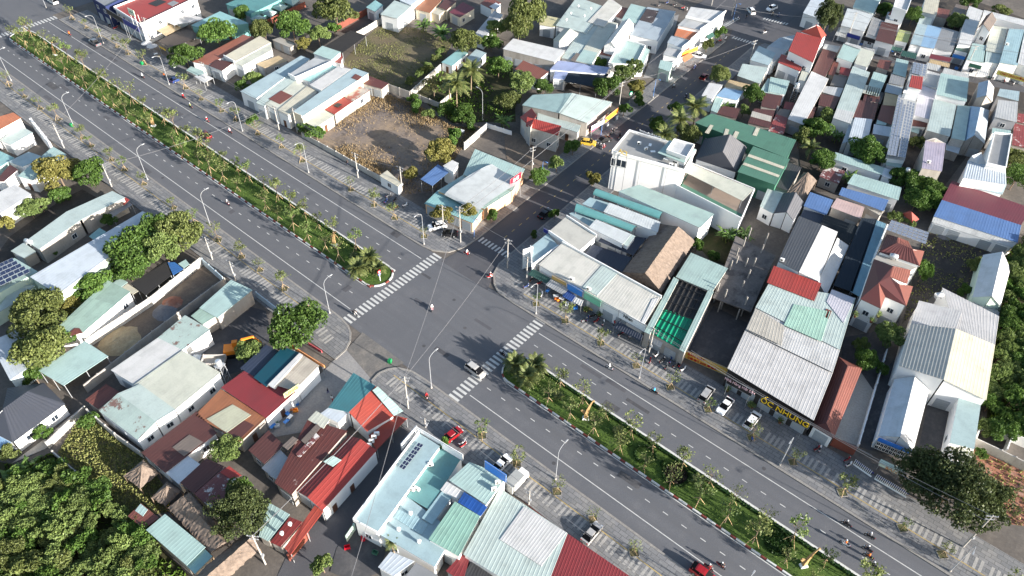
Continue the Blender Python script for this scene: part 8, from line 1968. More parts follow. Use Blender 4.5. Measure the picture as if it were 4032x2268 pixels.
# ------------------------------------------------------------------ golden sculptures on the medians
def sculpture(x, y, rz, h, label):
    o = thing('golden_sculpture', label, 'sculpture', (x, y, .15), rz, 'golden wing sculptures on the medians')
    b = MB(); b.box((0, 0, .25), (1.3, .9, .5), taper=.8); link('pedestal', b.mesh('pedestal', MATS['wall_white']), o)
    b = MB()
    rows = []
    for k in range(11):                       # tall curved neck
        t = k / 10
        w = .42 * (1 - t) ** .8 + .1; d = .28 * (1 - t) + .08
        cx_ = .9 * t * t - .1; z = .5 + h * t
        rows.append([(cx_ - w * .6, -d, z), (cx_ + w, -d * .5, z), (cx_ + w, d * .5, z), (cx_ - w * .6, d, z)])
    for r0, r1 in zip(rows, rows[1:]):
        for i in range(4):
            b.quad([r0[i], r0[(i + 1) % 4], r1[(i + 1) % 4], r1[i]])
    b.quad(rows[-1]); link('neck', b.mesh('neck', M_gold, True), o)
    b = MB(); W = [(-.2, 0, .8), (-.6, .12, 1.5), (-1.15, .2, 2.2), (-.95, .15, 2.6), (-.45, .08, 2.5), (.1, 0, 2.1)]
    for sy in (-.08, .14):
        b.quad([(p[0], p[1] + sy, p[2]) for p in (W if sy > 0 else W[::-1])])
    for i in range(6):
        p, q = W[i], W[(i + 1) % 6]
        b.quad([(p[0], p[1] - .08, p[2]), (q[0], q[1] - .08, q[2]), (q[0], q[1] + .14, q[2]), (p[0], p[1] + .14, p[2])])
    link('wing', b.mesh('wing', M_gold), o)
    b = MB(); b.box((.95, 0, h + .6), (.5, .3, .3), taper=.6); link('head', b.mesh('head', M_gold), o)
for a in SCULPT:
    sculpture(*a)

# ------------------------------------------------------------------ cars
def paint(name, col):
    if name in MATS: return MATS[name]
    m = plain(name, col, .28, .1, .6)
    m.node_tree.nodes['Principled BSDF'].inputs['Coat Weight'].default_value = .4
    return m
M_lightw = plain('headlight', (230, 232, 236), .15)
M_lightr = plain('taillight', (170, 24, 24), .2)
SHAPES = {   # length, width, height, belt, stations of body (x, z_top), cabin (front base, front top, rear top, rear base)
    'sedan': (4.55, 1.78, 1.46, .92, [(-2.27, .72), (-2.2, .92), (-1.5, .98), (1.05, .96), (2.0, .82), (2.27, .6)], (1.25, .2, -.85, -1.9)),
    'suv': (4.6, 1.85, 1.68, 1.05, [(-2.3, .8), (-2.26, 1.06), (-1.5, 1.1), (1.1, 1.08), (2.1, .94), (2.3, .65)], (1.3, .3, -1.45, -2.24)),
    'van': (4.6, 1.8, 1.78, 1.05, [(-2.3, .8), (-2.27, 1.06), (-1.5, 1.1), (1.35, 1.08), (2.15, .92), (2.3, .65)], (1.65, .55, -1.7, -2.26)),
    'hatch': (3.8, 1.68, 1.5, .95, [(-1.9, .75), (-1.85, .98), (-1.2, 1.0), (.9, .98), (1.7, .84), (1.9, .6)], (1.1, .15, -1.1, -1.82)),
    'pickup': (5.2, 1.86, 1.8, 1.1, [(-2.6, .8), (-2.58, 1.06), (-.6, 1.08), (1.25, 1.1), (2.4, 1.0), (2.6, .7)], (1.2, .55, -.75, -1.0)),
}
def car_proto(kind, colname, col):
    L, W_, H, belt, st, cab = SHAPES[kind]
    o = thing('parked_car', 'car', 'car')
    m = paint('paint_' + colname, col)
    hw = W_ / 2
    b = MB(); prev = None
    for x, z in st:
        k = .86 if x in (st[0][0], st[-1][0]) else 1.0
        ring = [(x, -hw * k, .28), (x, -hw * k, z * .72), (x, -hw * k * .93, z), (x, hw * k * .93, z), (x, hw * k, z * .72), (x, hw * k, .28)]
        if prev:
            for i in range(5):
                b.quad([prev[i], prev[i + 1], ring[i + 1], ring[i]])
            b.quad([prev[5], prev[0], ring[0], ring[5]])
        else:
            b.quad(ring)
        prev = ring
    b.quad(prev[::-1])
    link('body', b.mesh('body', m), o)
    f0, f1, r1, r0 = cab
    zb = belt + .07; t = .72
    A = [(f0, -hw * .9, zb), (f0, hw * .9, zb), (r0, hw * .9, zb), (r0, -hw * .9, zb)]
    T = [(f1, -hw * t, H - .04), (f1, hw * t, H - .04), (r1, hw * t, H - .04), (r1, -hw * t, H - .04)]
    for nm, i, j in (('windscreen', 0, 1), ('side_window', 1, 2), ('rear_window', 2, 3), ('side_window', 3, 0)):
        b = MB(); b.quad([A[i], A[j], T[j], T[i]]); link(nm, b.mesh(nm, M_carglass), o)
    b = MB()
    b.quad([(f1 + .06, -hw * t, H - .04), (f1 + .06, hw * t, H - .04), (f1 - .3, hw * (t - .04), H), (f1 - .3, -hw * (t - .04), H)])
    b.quad([(f1 - .3, -hw * (t - .04), H), (f1 - .3, hw * (t - .04), H), (r1 + .2, hw * (t - .04), H), (r1 + .2, -hw * (t - .04), H)])
    b.quad([(r1 + .2, -hw * (t - .04), H), (r1 + .2, hw * (t - .04), H), (r1 - .05, hw * t, H - .05), (r1 - .05, -hw * t, H - .05)])
    for s in (-1, 1):
        b.quad([(f1 + .06, s * hw * t, H - .04), (f1 - .3, s * hw * (t - .04), H), (r1 + .2, s * hw * (t - .04), H), (r1 - .05, s * hw * t, H - .05)])
        for x0, x1 in ((f0, f1), (r0, r1), ((f0 + r0) / 2, (f1 + r1) / 2)):   # pillars
            b.box(((x0 + x1) / 2, s * hw * (.9 + t) / 2 * 1.005, (zb + H) / 2), (.1, .05, H - zb - .05))
    link('roof', b.mesh('roof', m), o)
    if kind == 'pickup':
        b = MB(); b.box((-1.75, 0, 1.085), (1.5, W_ * .8, .03)); link('cargo_bed', b.mesh('cargo_bed', M_black), o)
    for x in (-L * .29, L * .3):
        for s in (-1, 1):
            b = MB(); b.tube([(x, s * (hw - .2), .33), (x, s * (hw + .02), .33)], .33, 12); w = link('wheel', b.mesh('wheel', M_tyre), o)
            b = MB(); b.tube([(x, s * (hw + .021), .33), (x, s * (hw + .03), .33)], .2, 8); link('rim', b.mesh('rim', M_alu), w)
    for s in (-1, 1):
        b = MB(); b.box((L / 2 - .1, s * hw * .66, .66), (.2, .36, .14)); link('headlight', b.mesh('headlight', M_lightw), o)
        b = MB(); b.box((-L / 2 + .06, s * hw * .7, .82), (.14, .26, .2)); link('taillight', b.mesh('taillight', M_lightr), o)
        b = MB(); b.box((f0 - .25, s * (hw + .08), belt + .03), (.12, .2, .13)); link('mirror', b.mesh('mirror', m), o)
    return o
COLS = dict(white=(236, 236, 236), silver=(168, 166, 164), grey=(104, 106, 110), black=(24, 25, 28), red=(150, 24, 30), darkred=(104, 18, 24), yellow=(210, 172, 62), blue=(46, 66, 120), champagne=(186, 182, 176))
for kind, colr, x, y, rz, label, nm in CARS:
    o = car_proto(kind, colr, COLS[colr]); o.name = nm
    o.location = (x, y, .15 if abs(y) > 14.3 and abs(x) > 14 and y < 26 else .01); o.rotation_euler = (0, 0, rz)
    tag(o, label, 'car' if kind not in ('van', 'pickup') else kind)

# ------------------------------------------------------------------ people
def skin_mesh(name, joints, bones, mats, rule):
    me = bpy.data.meshes.new(name)
    keys = list(joints)
    me.from_pydata([joints[k][:3] for k in keys], [(keys.index(a), keys.index(b)) for a, b in bones], [])
    ob = bpy.data.objects.new(name, me); COL.objects.link(ob)
    md = ob.modifiers.new('s', 'SKIN')
    for i, k in enumerate(keys):
        sv = me.skin_vertices[0].data[i]; r = joints[k][3]; sv.radius = (r, r); sv.use_root = (i == 0)
    ss = ob.modifiers.new('u', 'SUBSURF'); ss.levels = 1
    dg = bpy.context.evaluated_depsgraph_get(); dg.update()
    out = bpy.data.meshes.new_from_object(ob.evaluated_get(dg))
    bpy.data.objects.remove(ob); bpy.data.meshes.remove(me)
    for m in mats: out.materials.append(m)
    out.polygons.foreach_set('material_index', [rule(p.center) for p in out.polygons])
    out.polygons.foreach_set('use_smooth', [True] * len(out.polygons))
    out.name = name
    return out
SKIN = plain('skin', (190, 140, 112), .6)
CL = dict(white=(226, 226, 224), black=(34, 34, 38), blue=(52, 76, 132), red=(176, 44, 48), pink=(224, 172, 180), grey=(120, 122, 126), green=(70, 120, 84), orange=(222, 116, 52), cyan=(70, 170, 200), olive=(120, 124, 84), navy=(34, 40, 66), tan=(190, 168, 136))
for k, c in CL.items(): plain('cloth_' + k, c, .85, 0, .2)
RIDE = dict(pelvis=(-.15, 0, .86, .15), belly=(-.13, 0, 1.02, .15), chest=(-.05, 0, 1.24, .165), neck=(-.01, 0, 1.42, .065), head0=(.02, 0, 1.5, .085), head=(.04, 0, 1.6, .105), headt=(.03, 0, 1.69, .08),
            ls=(-.03, .19, 1.34, .07), le=(.16, .27, 1.12, .052), lw=(.4, .26, 1.08, .042), lh=(.49, .25, 1.07, .045), rs=(-.03, -.19, 1.34, .07), re=(.16, -.27, 1.12, .052), rw=(.4, -.26, 1.08, .042), rh=(.49, -.25, 1.07, .045),
            lp=(-.1, .12, .84, .11), lk=(.3, .17, .78, .085), la=(.2, .17, .38, .055), lf=(.36, .17, .33, .05), rp=(-.1, -.12, .84, .11), rk=(.3, -.17, .78, .085), ra=(.2, -.17, .38, .055), rf=(.36, -.17, .33, .05))
BONES = [('pelvis', 'belly'), ('belly', 'chest'), ('chest', 'neck'), ('neck', 'head0'), ('head0', 'head'), ('head', 'headt'), ('chest', 'ls'), ('ls', 'le'), ('le', 'lw'), ('lw', 'lh'), ('chest', 'rs'), ('rs', 're'), ('re', 'rw'), ('rw', 'rh'), ('pelvis', 'lp'), ('lp', 'lk'), ('lk', 'la'), ('la', 'lf'), ('pelvis', 'rp'), ('rp', 'rk'), ('rk', 'ra'), ('ra', 'rf')]
WALK = dict(pelvis=(0, 0, .92, .14), belly=(0, 0, 1.08, .14), chest=(.02, 0, 1.28, .16), neck=(.03, 0, 1.46, .06), head0=(.04, 0, 1.53, .085), head=(.05, 0, 1.62, .1), headt=(.04, 0, 1.7, .075),
            ls=(.02, .19, 1.38, .065), le=(-.08, .23, 1.12, .05), lw=(.02, .24, .9, .04), lh=(.06, .24, .82, .045), rs=(.02, -.19, 1.38, .065), re=(.06, -.23, 1.12, .05), rw=(.2, -.22, .95, .04), rh=(.26, -.22, .89, .045),
            lp=(0, .1, .86, .105), lk=(.14, .1, .5, .075), la=(.12, .1, .1, .052), lf=(.24, .1, .05, .045), rp=(0, -.1, .86, .105), rk=(-.04, -.1, .48, .075), ra=(-.24, -.1, .12, .052), rf=(-.14, -.1, .05, .045))
def person_mesh(pose, shirt, trousers):
    key = (pose, shirt, trousers)
    if key in PM: return PM[key]
    def rule(c):
        if c.z > (1.44 if pose == 'ride' else 1.47): return 2 if c.x > .02 and c.z < 1.62 else 3
        if pose == 'ride':
            if c.x > .3 and c.z > .95: return 2
            return 0 if c.z > .92 else 1
        if abs(c.y) > .18 and c.z < .98: return 2
        return 0 if c.z > .9 else 1
    PM[key] = skin_mesh('person', RIDE if pose == 'ride' else WALK, BONES, [MATS['cloth_' + shirt], MATS['cloth_' + trousers], SKIN, MATS['cloth_black']], rule)
    return PM[key]
PM = {}
helm = MB()
for j in range(4):
    for i in range(10):
        a0, a1 = 6.283 * i / 10, 6.283 * (i + 1) / 10; t0, t1 = math.pi / 2 * j / 4, math.pi / 2 * (j + 1) / 4
        f = lambda a, t: (.04 + math.cos(a) * math.cos(t) * .15, math.sin(a) * math.cos(t) * .14, 1.6 + math.sin(t) * .16)
        helm.quad([f(a0, t0), f(a1, t0), f(a1, t1), f(a0, t1)])
HELM = {k: helm.mesh('helmet', plain('helmet_' + k, c, .3), True) for k, c in dict(white=(236, 236, 236), red=(180, 40, 44), black=(30, 30, 32), blue=(60, 90, 170)).items()}

# ------------------------------------------------------------------ motorbikes
def bike_proto(colr):
    o = thing('motorbike', 'bike', 'motorbike')
    m = paint('bike_' + colr, COLS.get(colr, CL.get(colr, (60, 60, 60))))
    for x in (-.6, .62):
        b = MB(); b.tube([(x, -.05, .28), (x, .05, .28)], .28, 12); w = link('wheel', b.mesh('wheel', M_tyre), o)
        b = MB(); b.tube([(x, -.056, .28), (x, .056, .28)], .16, 8); link('rim', b.mesh('rim', M_alu), w)
    b = MB()
    prof = [(-.85, .62), (-.5, .42), (.05, .3), (.35, .34), (.52, .5), (.62, .92), (.5, .98), (.38, .56), (.2, .5), (-.05, .66), (-.4, .72), (-.85, .76)]
    for s in (-1, 1):
        b.quad([(x, s * .13, z) for x, z in (prof if s > 0 else prof[::-1])])
    for i in range(len(prof)):
        (x0, z0), (x1, z1) = prof[i], prof[(i + 1) % len(prof)]
        b.quad([(x0, -.13, z0), (x1, -.13, z1), (x1, .13, z1), (x0, .13, z0)])
    link('body', b.mesh('body', m), o)
    b = MB(); b.box((-.32, 0, .78), (.78, .26, .1), taper=.9); link('seat', b.mesh('seat', M_black), o)
    b = MB(); b.tube([(.48, -.33, 1.04), (.55, -.12, 1.0), (.55, .12, 1.0), (.48, .33, 1.04)], .025, 5); link('handlebar', b.mesh('handlebar', M_black), o)
    b = MB(); b.box((.64, 0, .9), (.1, .18, .14)); link('headlight', b.mesh('headlight', M_lightw), o)
    b = MB(); b.box((-.88, 0, .68), (.08, .16, .1)); link('taillight', b.mesh('taillight', M_lightr), o)
    b = MB(); b.tube([(-.75, -.16, .34), (-.1, -.16, .3)], .05, 6); link('exhaust', b.mesh('exhaust', M_post), o)
    return register(o)
BP = {}
BIKES = [(x, y, rz, c_, 'ridden %s motorbike %s' % (c_, l_), (r_[0], r_[1], r_[2], 'motorbike rider in %s shirt and %s helmet %s' % (r_[0], r_[2], l_))) for x, y, rz, c_, l_, r_ in RIDDEN]
BIKES += [(x, y, rz, c_, 'parked %s motorbike, %s %s' % (c_, ORD[k], g_), None) for g_, q in PARKED for k, (x, y, rz, c_) in enumerate(q)]
for i, (x, y, rz, colr, label, rider) in enumerate(BIKES):
    if colr not in BP:
        o = BP[colr] = bike_proto(colr)
    else:
        o = copy_tree(BP[colr])
    z = .145 if (abs(y) > 14.2 and y < 25) or (y > 25 and not sx(y, -1) < x < sx(y, 1) and y < 160) else .012
    o.location = (x, y, z); o.rotation_euler = (R(-7) if not rider else 0, 0, rz)
    tag(o, label, 'motorbike', 'ridden motorbikes' if rider else 'parked motorbikes')
    if rider:
        shirt, trous, hel, plabel = rider
        p = thing('person', plabel, 'person', (x, y, z), rz, 'motorbike riders')
        link('body', person_mesh('ride', shirt, trous), p); link('helmet', HELM[hel], p)
for x, y, z, rz, shirt, trous, label in WALKERS:
    p = thing('person', label, 'person', (x, y, z), rz, 'people on foot')
    link('body', person_mesh('walk', shirt, trous), p)

# ------------------------------------------------------------------ signs and lettering
def text_mesh(s, size, depth=.04):
    cu = bpy.data.curves.new('t', 'FONT'); cu.body = s; cu.size = size; cu.extrude = depth; cu.align_x = 'CENTER'; cu.align_y = 'CENTER'
    ob = bpy.data.objects.new('t', cu); COL.objects.link(ob)
    dg = bpy.context.evaluated_depsgraph_get(); dg.update()
    me = bpy.data.meshes.new_from_object(ob.evaluated_get(dg))
    bpy.data.objects.remove(ob); bpy.data.curves.remove(cu)
    return me
def put_text(parent, s, x, y, z, a, size, m, stretch=None, lean=0.0):
    me = text_mesh(s, size); me.materials.clear(); me.materials.append(m)
    if stretch:
        w = max(v.co.x for v in me.vertices) - min(v.co.x for v in me.vertices)
        k = stretch / w
        for v in me.vertices: v.co.x *= k
    t = link('lettering', me, parent, (x, y, z))
    t.rotation_euler = Matrix.Rotation(a, 3, 'Z').__matmul__(Matrix.Rotation(math.pi / 2 - lean, 3, 'X')).to_euler()
    return t
INK = {k: plain('ink_' + k, c, .5) for k, c in dict(yellow=(250, 206, 40), red=(190, 40, 36), white=(240, 240, 240), black=(30, 30, 34), gold=(196, 130, 70), pink=(240, 200, 206), green=(60, 170, 130), teal=(40, 110, 100), navy=(30, 40, 110)).items()}
BOARD = {k: plain('board_' + k, c, .5) for k, c in dict(black=(30, 30, 32), yellow=(222, 176, 84), white=(236, 238, 238), blue=(60, 130, 206), mint=(122, 196, 162), orange=(246, 150, 50), red=(214, 24, 48), navy=(40, 52, 130), brown=(110, 70, 56), lemon=(240, 226, 120), maroon=(110, 58, 70), green=(70, 120, 96), palegreen=(206, 218, 196), bluetop=(60, 130, 220), dark=(52, 46, 46), tan=(196, 162, 96), pinkred=(226, 70, 110)).items()}
for label, p, q, z0, z1, board, texts, th in SIGNS:
    L = math.hypot(q[0] - p[0], q[1] - p[1]); a = math.atan2(q[1] - p[1], q[0] - p[0])
    o = thing('sign_board', label, 'sign', (p[0], p[1], 0), a)
    if board:
        b = MB(); b.box((L / 2, th / 2, (z0 + z1) / 2), (L, th, z1 - z0)); link('board', b.mesh('board', BOARD[board]), o)
        b = MB()
        for c, s in (((L / 2, -.01, z0), (L, .06, .08)), ((L / 2, -.01, z1), (L, .06, .08)), ((0, -.01, (z0 + z1) / 2), (.08, .06, z1 - z0)), ((L, -.01, (z0 + z1) / 2), (.08, .06, z1 - z0))):
            b.box(c, s)
        link('frame', b.mesh('frame', M_post), o)
    else:
        b = MB(); b.box((L / 2, .1, z0), (L, .06, .08)); link('rail', b.mesh('rail', M_post), o)
    if z0 > .3:
        for t in (.08, .92):
            b = MB(); b.box((L * t, th + .05, z0 / 2 + .1), (.1, .08, z0 + .2)); link('post', b.mesh('post', M_post), o)
    for s, ink, u, v, size, width in texts:
        put_text(o, s, L * u, -.07, z0 + (z1 - z0) * v, 0, size, INK[ink], width)

# ------------------------------------------------------------------ awnings (sloped cloth on arms)
for label, P, m in AWNINGS:
    c = [sum(p[k] for p in P) / 4 for k in range(3)]
    o = thing('shop_awning', label, 'awning', (c[0], c[1], 0))
    L = [(p[0] - c[0], p[1] - c[1], p[2]) for p in P]
    b = MB(); ribbed(b, L, .5, .04, .03); link('cloth', b.mesh('cloth', roofmat(m)), o)
    for i in (0, 1):
        b = MB(); b.tube([Vector(L[i]) - Vector((0, 0, .05)), (L[3 - i][0], L[3 - i][1], L[i][2] - .5)], .03, 4); link('arm', b.mesh('arm', M_post), o)
        b = MB(); b.tube([(L[i][0], L[i][1], .1), (L[i][0], L[i][1], L[i][2] - .05)], .04, 5); link('post', b.mesh('post', M_post), o)

# ------------------------------------------------------------------ small things
def prop(kind, x, y, z, rz, label):
    if kind == 'bin':
        o = thing('litter_bin', label, 'bin', (x, y, z), rz); g = plain('bin_green', (24, 128, 74), .5)
        b = MB(); b.box((0, 0, .5), (.6, .7, .9), taper=1.1); link('body', b.mesh('body', g), o)
        b = MB(); b.box((0, 0, 1.0), (.72, .82, .1), taper=.8); link('lid', b.mesh('lid', g), o)
        for s in (-1, 1):
            b = MB(); b.tube([(.3, s * .3, .1), (.3, s * .36, .1)], .1, 8); link('wheel', b.mesh('wheel', M_tyre), o)
    elif kind == 'umbrella':
        o = thing('parasol', label, 'parasol', (x, y, z), rz)
        b = MB(); n = 10
        for i in range(n):
            a0, a1 = 6.283 * i / n, 6.283 * (i + 1) / n
            b.quad([(math.cos(a0) * 1.7, math.sin(a0) * 1.7, 2.3), (math.cos(a1) * 1.7, math.sin(a1) * 1.7, 2.3), (0, 0, 2.9)], t=.1 * (i % 2) + .01)
        link('canopy', b.mesh('canopy', MATS['roof_white']), o)
        b = MB(); b.tube([(0, 0, 0), (0, 0, 2.85)], .03, 6); link('pole', b.mesh('pole', M_post), o)
        b = MB(); b.box((0, 0, .06), (.6, .6, .12)); link('base', b.mesh('base', M_conc), o)
    elif kind == 'ac':
        o = thing('air_conditioner', label, 'air conditioner', (x, y, z), rz)
        b = MB(); b.box((0, 0, .4), (.95, .42, .7)); link('casing', b.mesh('casing', M_white), o)
        b = MB(); b.tube([(-.12, -.215, .4), (-.12, -.235, .4)], .27, 12); link('fan_grille', b.mesh('fan_grille', M_black), o)
        b = MB(); b.box((0, 0, .03), (.8, .5, .06)); link('bracket', b.mesh('bracket', M_post), o)
    elif kind == 'tank':
        o = thing('water_tank', label, 'water tank', (x, y, z), rz)
        b = MB(); b.tube([(-.9, 0, .9), (-.8, 0, .9), (.8, 0, .9), (.9, 0, .9)], [.35, .55, .55, .35], 14); link('drum', b.mesh('drum', M_alu, True), o)
        for s in (-.6, .6):
            b = MB(); b.box((s, 0, .2), (.1, .9, .4)); link('stand', b.mesh('stand', M_post), o)
        b = MB(); b.tube([(0, 0, 1.4), (0, 0, 1.55)], .2, 8); link('lid', b.mesh('lid', M_alu), o)
    elif kind == 'tower':
        o = thing('water_tower', label, 'water tower', (x, y, z), rz); h = 5.0
        for sx_ in (-1, 1):
            for sy_ in (-1, 1):
                b = MB(); b.tube([(sx_ * .8, sy_ * .8, 0), (sx_ * .6, sy_ * .6, h)], .06, 5); link('leg', b.mesh('leg', M_lampw), o)
        for k in range(3):
            for sx_ in (-1, 1):
                b = MB(); w = .8 - .06 * k
                b.tube([(sx_ * w, -w, k * 1.6 + .2), (sx_ * w, w, k * 1.6 + 1.7)], .03, 4); b.tube([(-w, sx_ * w, k * 1.6 + .2), (w, sx_ * w, k * 1.6 + 1.7)], .03, 4); link('brace', b.mesh('brace', M_lampw), o)
        b = MB(); b.box((0, 0, h + .04), (1.6, 1.6, .08)); link('platform', b.mesh('platform', M_lampw), o)
        b = MB(); b.tube([(0, 0, h + .1), (0, 0, h + .25), (0, 0, h + 1.3), (0, 0, h + 1.5)], [.5, .62, .62, .4], 12); link('tank', b.mesh('tank', M_alu, True), o)
    elif kind == 'vent':
        o = thing('turbine_vent', label, 'roof vent', (x, y, z), rz)
        b = MB(); b.tube([(0, 0, 0), (0, 0, .35)], .22, 10); link('neck', b.mesh('neck', M_alu), o)
        b = MB()
        for i in range(12):
            a0, a1 = 6.283 * i / 12, 6.283 * (i + .8) / 12
            for z0, z1, r0, r1 in ((.35, .55, .22, .36), (.55, .75, .36, .36), (.75, .95, .36, .12)):
                b.quad([(math.cos(a0) * r0, math.sin(a0) * r0, z0), (math.cos(a1) * r0, math.sin(a1) * r0, z0), (math.cos(a1) * r1, math.sin(a1) * r1, z1), (math.cos(a0) * r1, math.sin(a0) * r1, z1)])
        link('turbine', b.mesh('turbine', M_white), o)
    elif kind == 'billboard':
        o = thing('roof_billboard', label, 'billboard', (x, y, z), rz)
        for sx_ in (-1.2, 1.2):
            for sy_ in (-.6, .6):
                b = MB(); b.tube([(sx_, sy_, 0), (sx_ * .9, sy_, 3.6)], .06, 5); link('leg', b.mesh('leg', M_white), o)
        for k in range(3):
            b = MB(); b.tube([(-1.2, -.6, k * 1.1 + .2), (1.2, -.6, k * 1.1 + 1.2)], .04, 4); b.tube([(-1.2, -.6, k * 1.1 + .2), (1.2, -.6, k * 1.1 + .2)], .04, 4); link('brace', b.mesh('brace', M_white), o)
        b = MB(); b.box((0, -.6, 4.5), (3.4, .16, 2.0)); link('panel', b.mesh('panel', BOARD['palegreen']), o)
        b = MB(); b.tube([(-1.0, -.69, 4.3), (-.3, -.7, 4.8), (.4, -.7, 4.5), (1.1, -.69, 4.9)], .1, 5); link('emblem', b.mesh('emblem', INK['teal']), o)
    elif kind == 'menuboard':
        o = thing('standing_board', label, 'sign', (x, y, z), rz)
        b = MB(); b.box((0, 0, .75), (.9, .06, 1.3)); link('panel', b.mesh('panel', BOARD['white']), o)
        for s in (-.4, .4):
            b = MB(); b.tube([(s, .06, 1.3), (s, .5, 0)], .03, 4); link('leg', b.mesh('leg', M_post), o)
    elif kind == 'roundsign':
        o = thing('round_sign', label, 'sign', (x, y, z), rz)
        b = MB(); b.tube([(0, 0, 0), (0, 0, 4.6)], .06, 6); link('pole', b.mesh('pole', M_post), o)
        b = MB(); b.tube([(0, -.1, 4.2), (0, .1, 4.2)], .75, 18); link('disc', b.mesh('disc', plain('sign_green', (20, 110, 84), .4)), o)
        b = MB(); b.tube([(0, -.12, 4.2), (0, .12, 4.2)], .42, 14); link('emblem', b.mesh('emblem', M_white), o)
    elif kind == 'roadsign':
        o = thing('keep_right_sign', label, 'road sign', (x, y, z), rz)
        b = MB(); b.tube([(0, 0, 0), (0, 0, 3.0)], .07, 6); link('pole', b.mesh('pole', M_white), o)
        for zz, c in ((2.9, 'red'), (2.1, 'navy')):
            b = MB(); b.tube([(-.03, 0, zz), (.03, 0, zz)], .42, 16); link('plate', b.mesh('plate', BOARD[c]), o)
            b = MB(); b.box((.04, 0, zz), (.03, .5, .14)); link('mark', b.mesh('mark', M_white), o)
    elif kind == 'table':
        o = thing('folding_table', label, 'table', (x, y, z), rz); m = BOARD[random.choice(['white', 'blue', 'tan'])]
        b = MB(); b.box((0, 0, .72), (1.2, .7, .05)); link('top', b.mesh('top', m), o)
        for s in (-.5, .5):
            for t in (-.28, .28):
                b = MB(); b.box((s, t, .35), (.05, .05, .7)); link('leg', b.mesh('leg', M_post), o)
    elif kind == 'crate':
        o = thing('plastic_crate', label, 'crate', (x, y, z), rz); m = BOARD[random.choice(['orange', 'blue', 'red', 'white', 'green'])]
        b = MB(); b.box((0, 0, .04), (.9, .6, .08)); link('bottom', b.mesh('bottom', m), o)
        for cc, ss in (((0, .3, .3), (.9, .05, .6)), ((0, -.3, .3), (.9, .05, .6)), ((.45, 0, .3), (.05, .6, .6)), ((-.45, 0, .3), (.05, .6, .6))):
            b = MB(); b.box(cc, ss); link('side', b.mesh('side', m), o)
    elif kind == 'pot':
        o = thing('potted_plant', label, 'potted plant', (x, y, z), rz)
        b = MB(); b.tube([(0, 0, 0), (0, 0, .5)], [.25, .35], 10); link('pot', b.mesh('pot', MATS['wall_rustwall']), o)
        P = rng.normal(0, .3, (160, 3)) + np.array([0, 0, .95]); link('foliage', scatter_leaves('foliage', P, .13, L_lime), o)
    return o
for a in PROPS:
    prop(*a)

def heap(label, x, y, r, h, m):
    o = thing('material_heap', label, 'heap', (x, y, 0))
    b = MB(); n = 22; rings = []
    for j in range(7):
        t = j / 6
        rings.append([(math.cos(6.283 * i / n) * r * (1 - t) * random.uniform(.9, 1.1), math.sin(6.283 * i / n) * r * (1 - t) * random.uniform(.9, 1.1), h * (1 - (1 - t) ** 1.3) * random.uniform(.9, 1.05)) for i in range(n)])
    for a, c in zip(rings, rings[1:]):
        for i in range(n):
            b.quad([a[i], a[(i + 1) % n], c[(i + 1) % n], c[i]])
    link('mound', b.mesh('mound', globals()[m]), o)
random.seed(8)
for a in HEAPS:
    heap(*a)

# excavator and dump truck in the dark yard
def excavator(x, y, rz):
    o = thing('excavator', 'orange excavator with raised bent arm in the dark yard', 'excavator', (x, y, .05), rz)
    og = plain('excavator_orange', (222, 132, 40), .45)
    for s in (-1, 1):
        b = MB(); b.tube([(-1.6, s * 1.1 - .25, .45), (-1.6, s * 1.1 + .25, .45)], .45, 12); b.tube([(1.6, s * 1.1 - .25, .45), (1.6, s * 1.1 + .25, .45)], .45, 12); b.box((0, s * 1.1, .45), (3.2, .5, .88)); link('track', b.mesh('track', M_black), o)
    b = MB(); b.box((-.4, 0, 1.5), (3.0, 2.3, 1.0), taper=.92); b.tube([(0, 0, .9), (0, 0, 1.05)], .9, 14); link('house', b.mesh('house', og), o)
    b = MB(); b.box((.55, .6, 2.3), (1.3, .95, 1.5), taper=.85); c = link('cab', b.mesh('cab', og), o)
    b = MB(); b.box((1.2, .6, 2.45), (.06, .8, .9)); b.box((.55, 1.08, 2.45), (1.0, .05, .8)); link('cab_glass', b.mesh('cab_glass', M_glass), c)
    b = MB(); b.tube([(.9, -.3, 1.6), (2.4, -.3, 4.2), (4.6, -.3, 4.7)], [.28, .36, .24], 6); link('boom', b.mesh('boom', og), o)
    b = MB(); b.tube([(4.5, -.3, 4.75), (5.9, -.3, 2.6)], [.24, .16], 6); link('stick', b.mesh('stick', og), o)
    b = MB(); b.box((5.9, -.3, 2.2), (.8, 1.0, .8), taper=.6); link('bucket', b.mesh('bucket', M_post), o)
    b = MB(); b.tube([(1.2, -.3, 1.4), (2.7, -.3, 3.6)], .1, 6); link('ram', b.mesh('ram', M_alu), o)
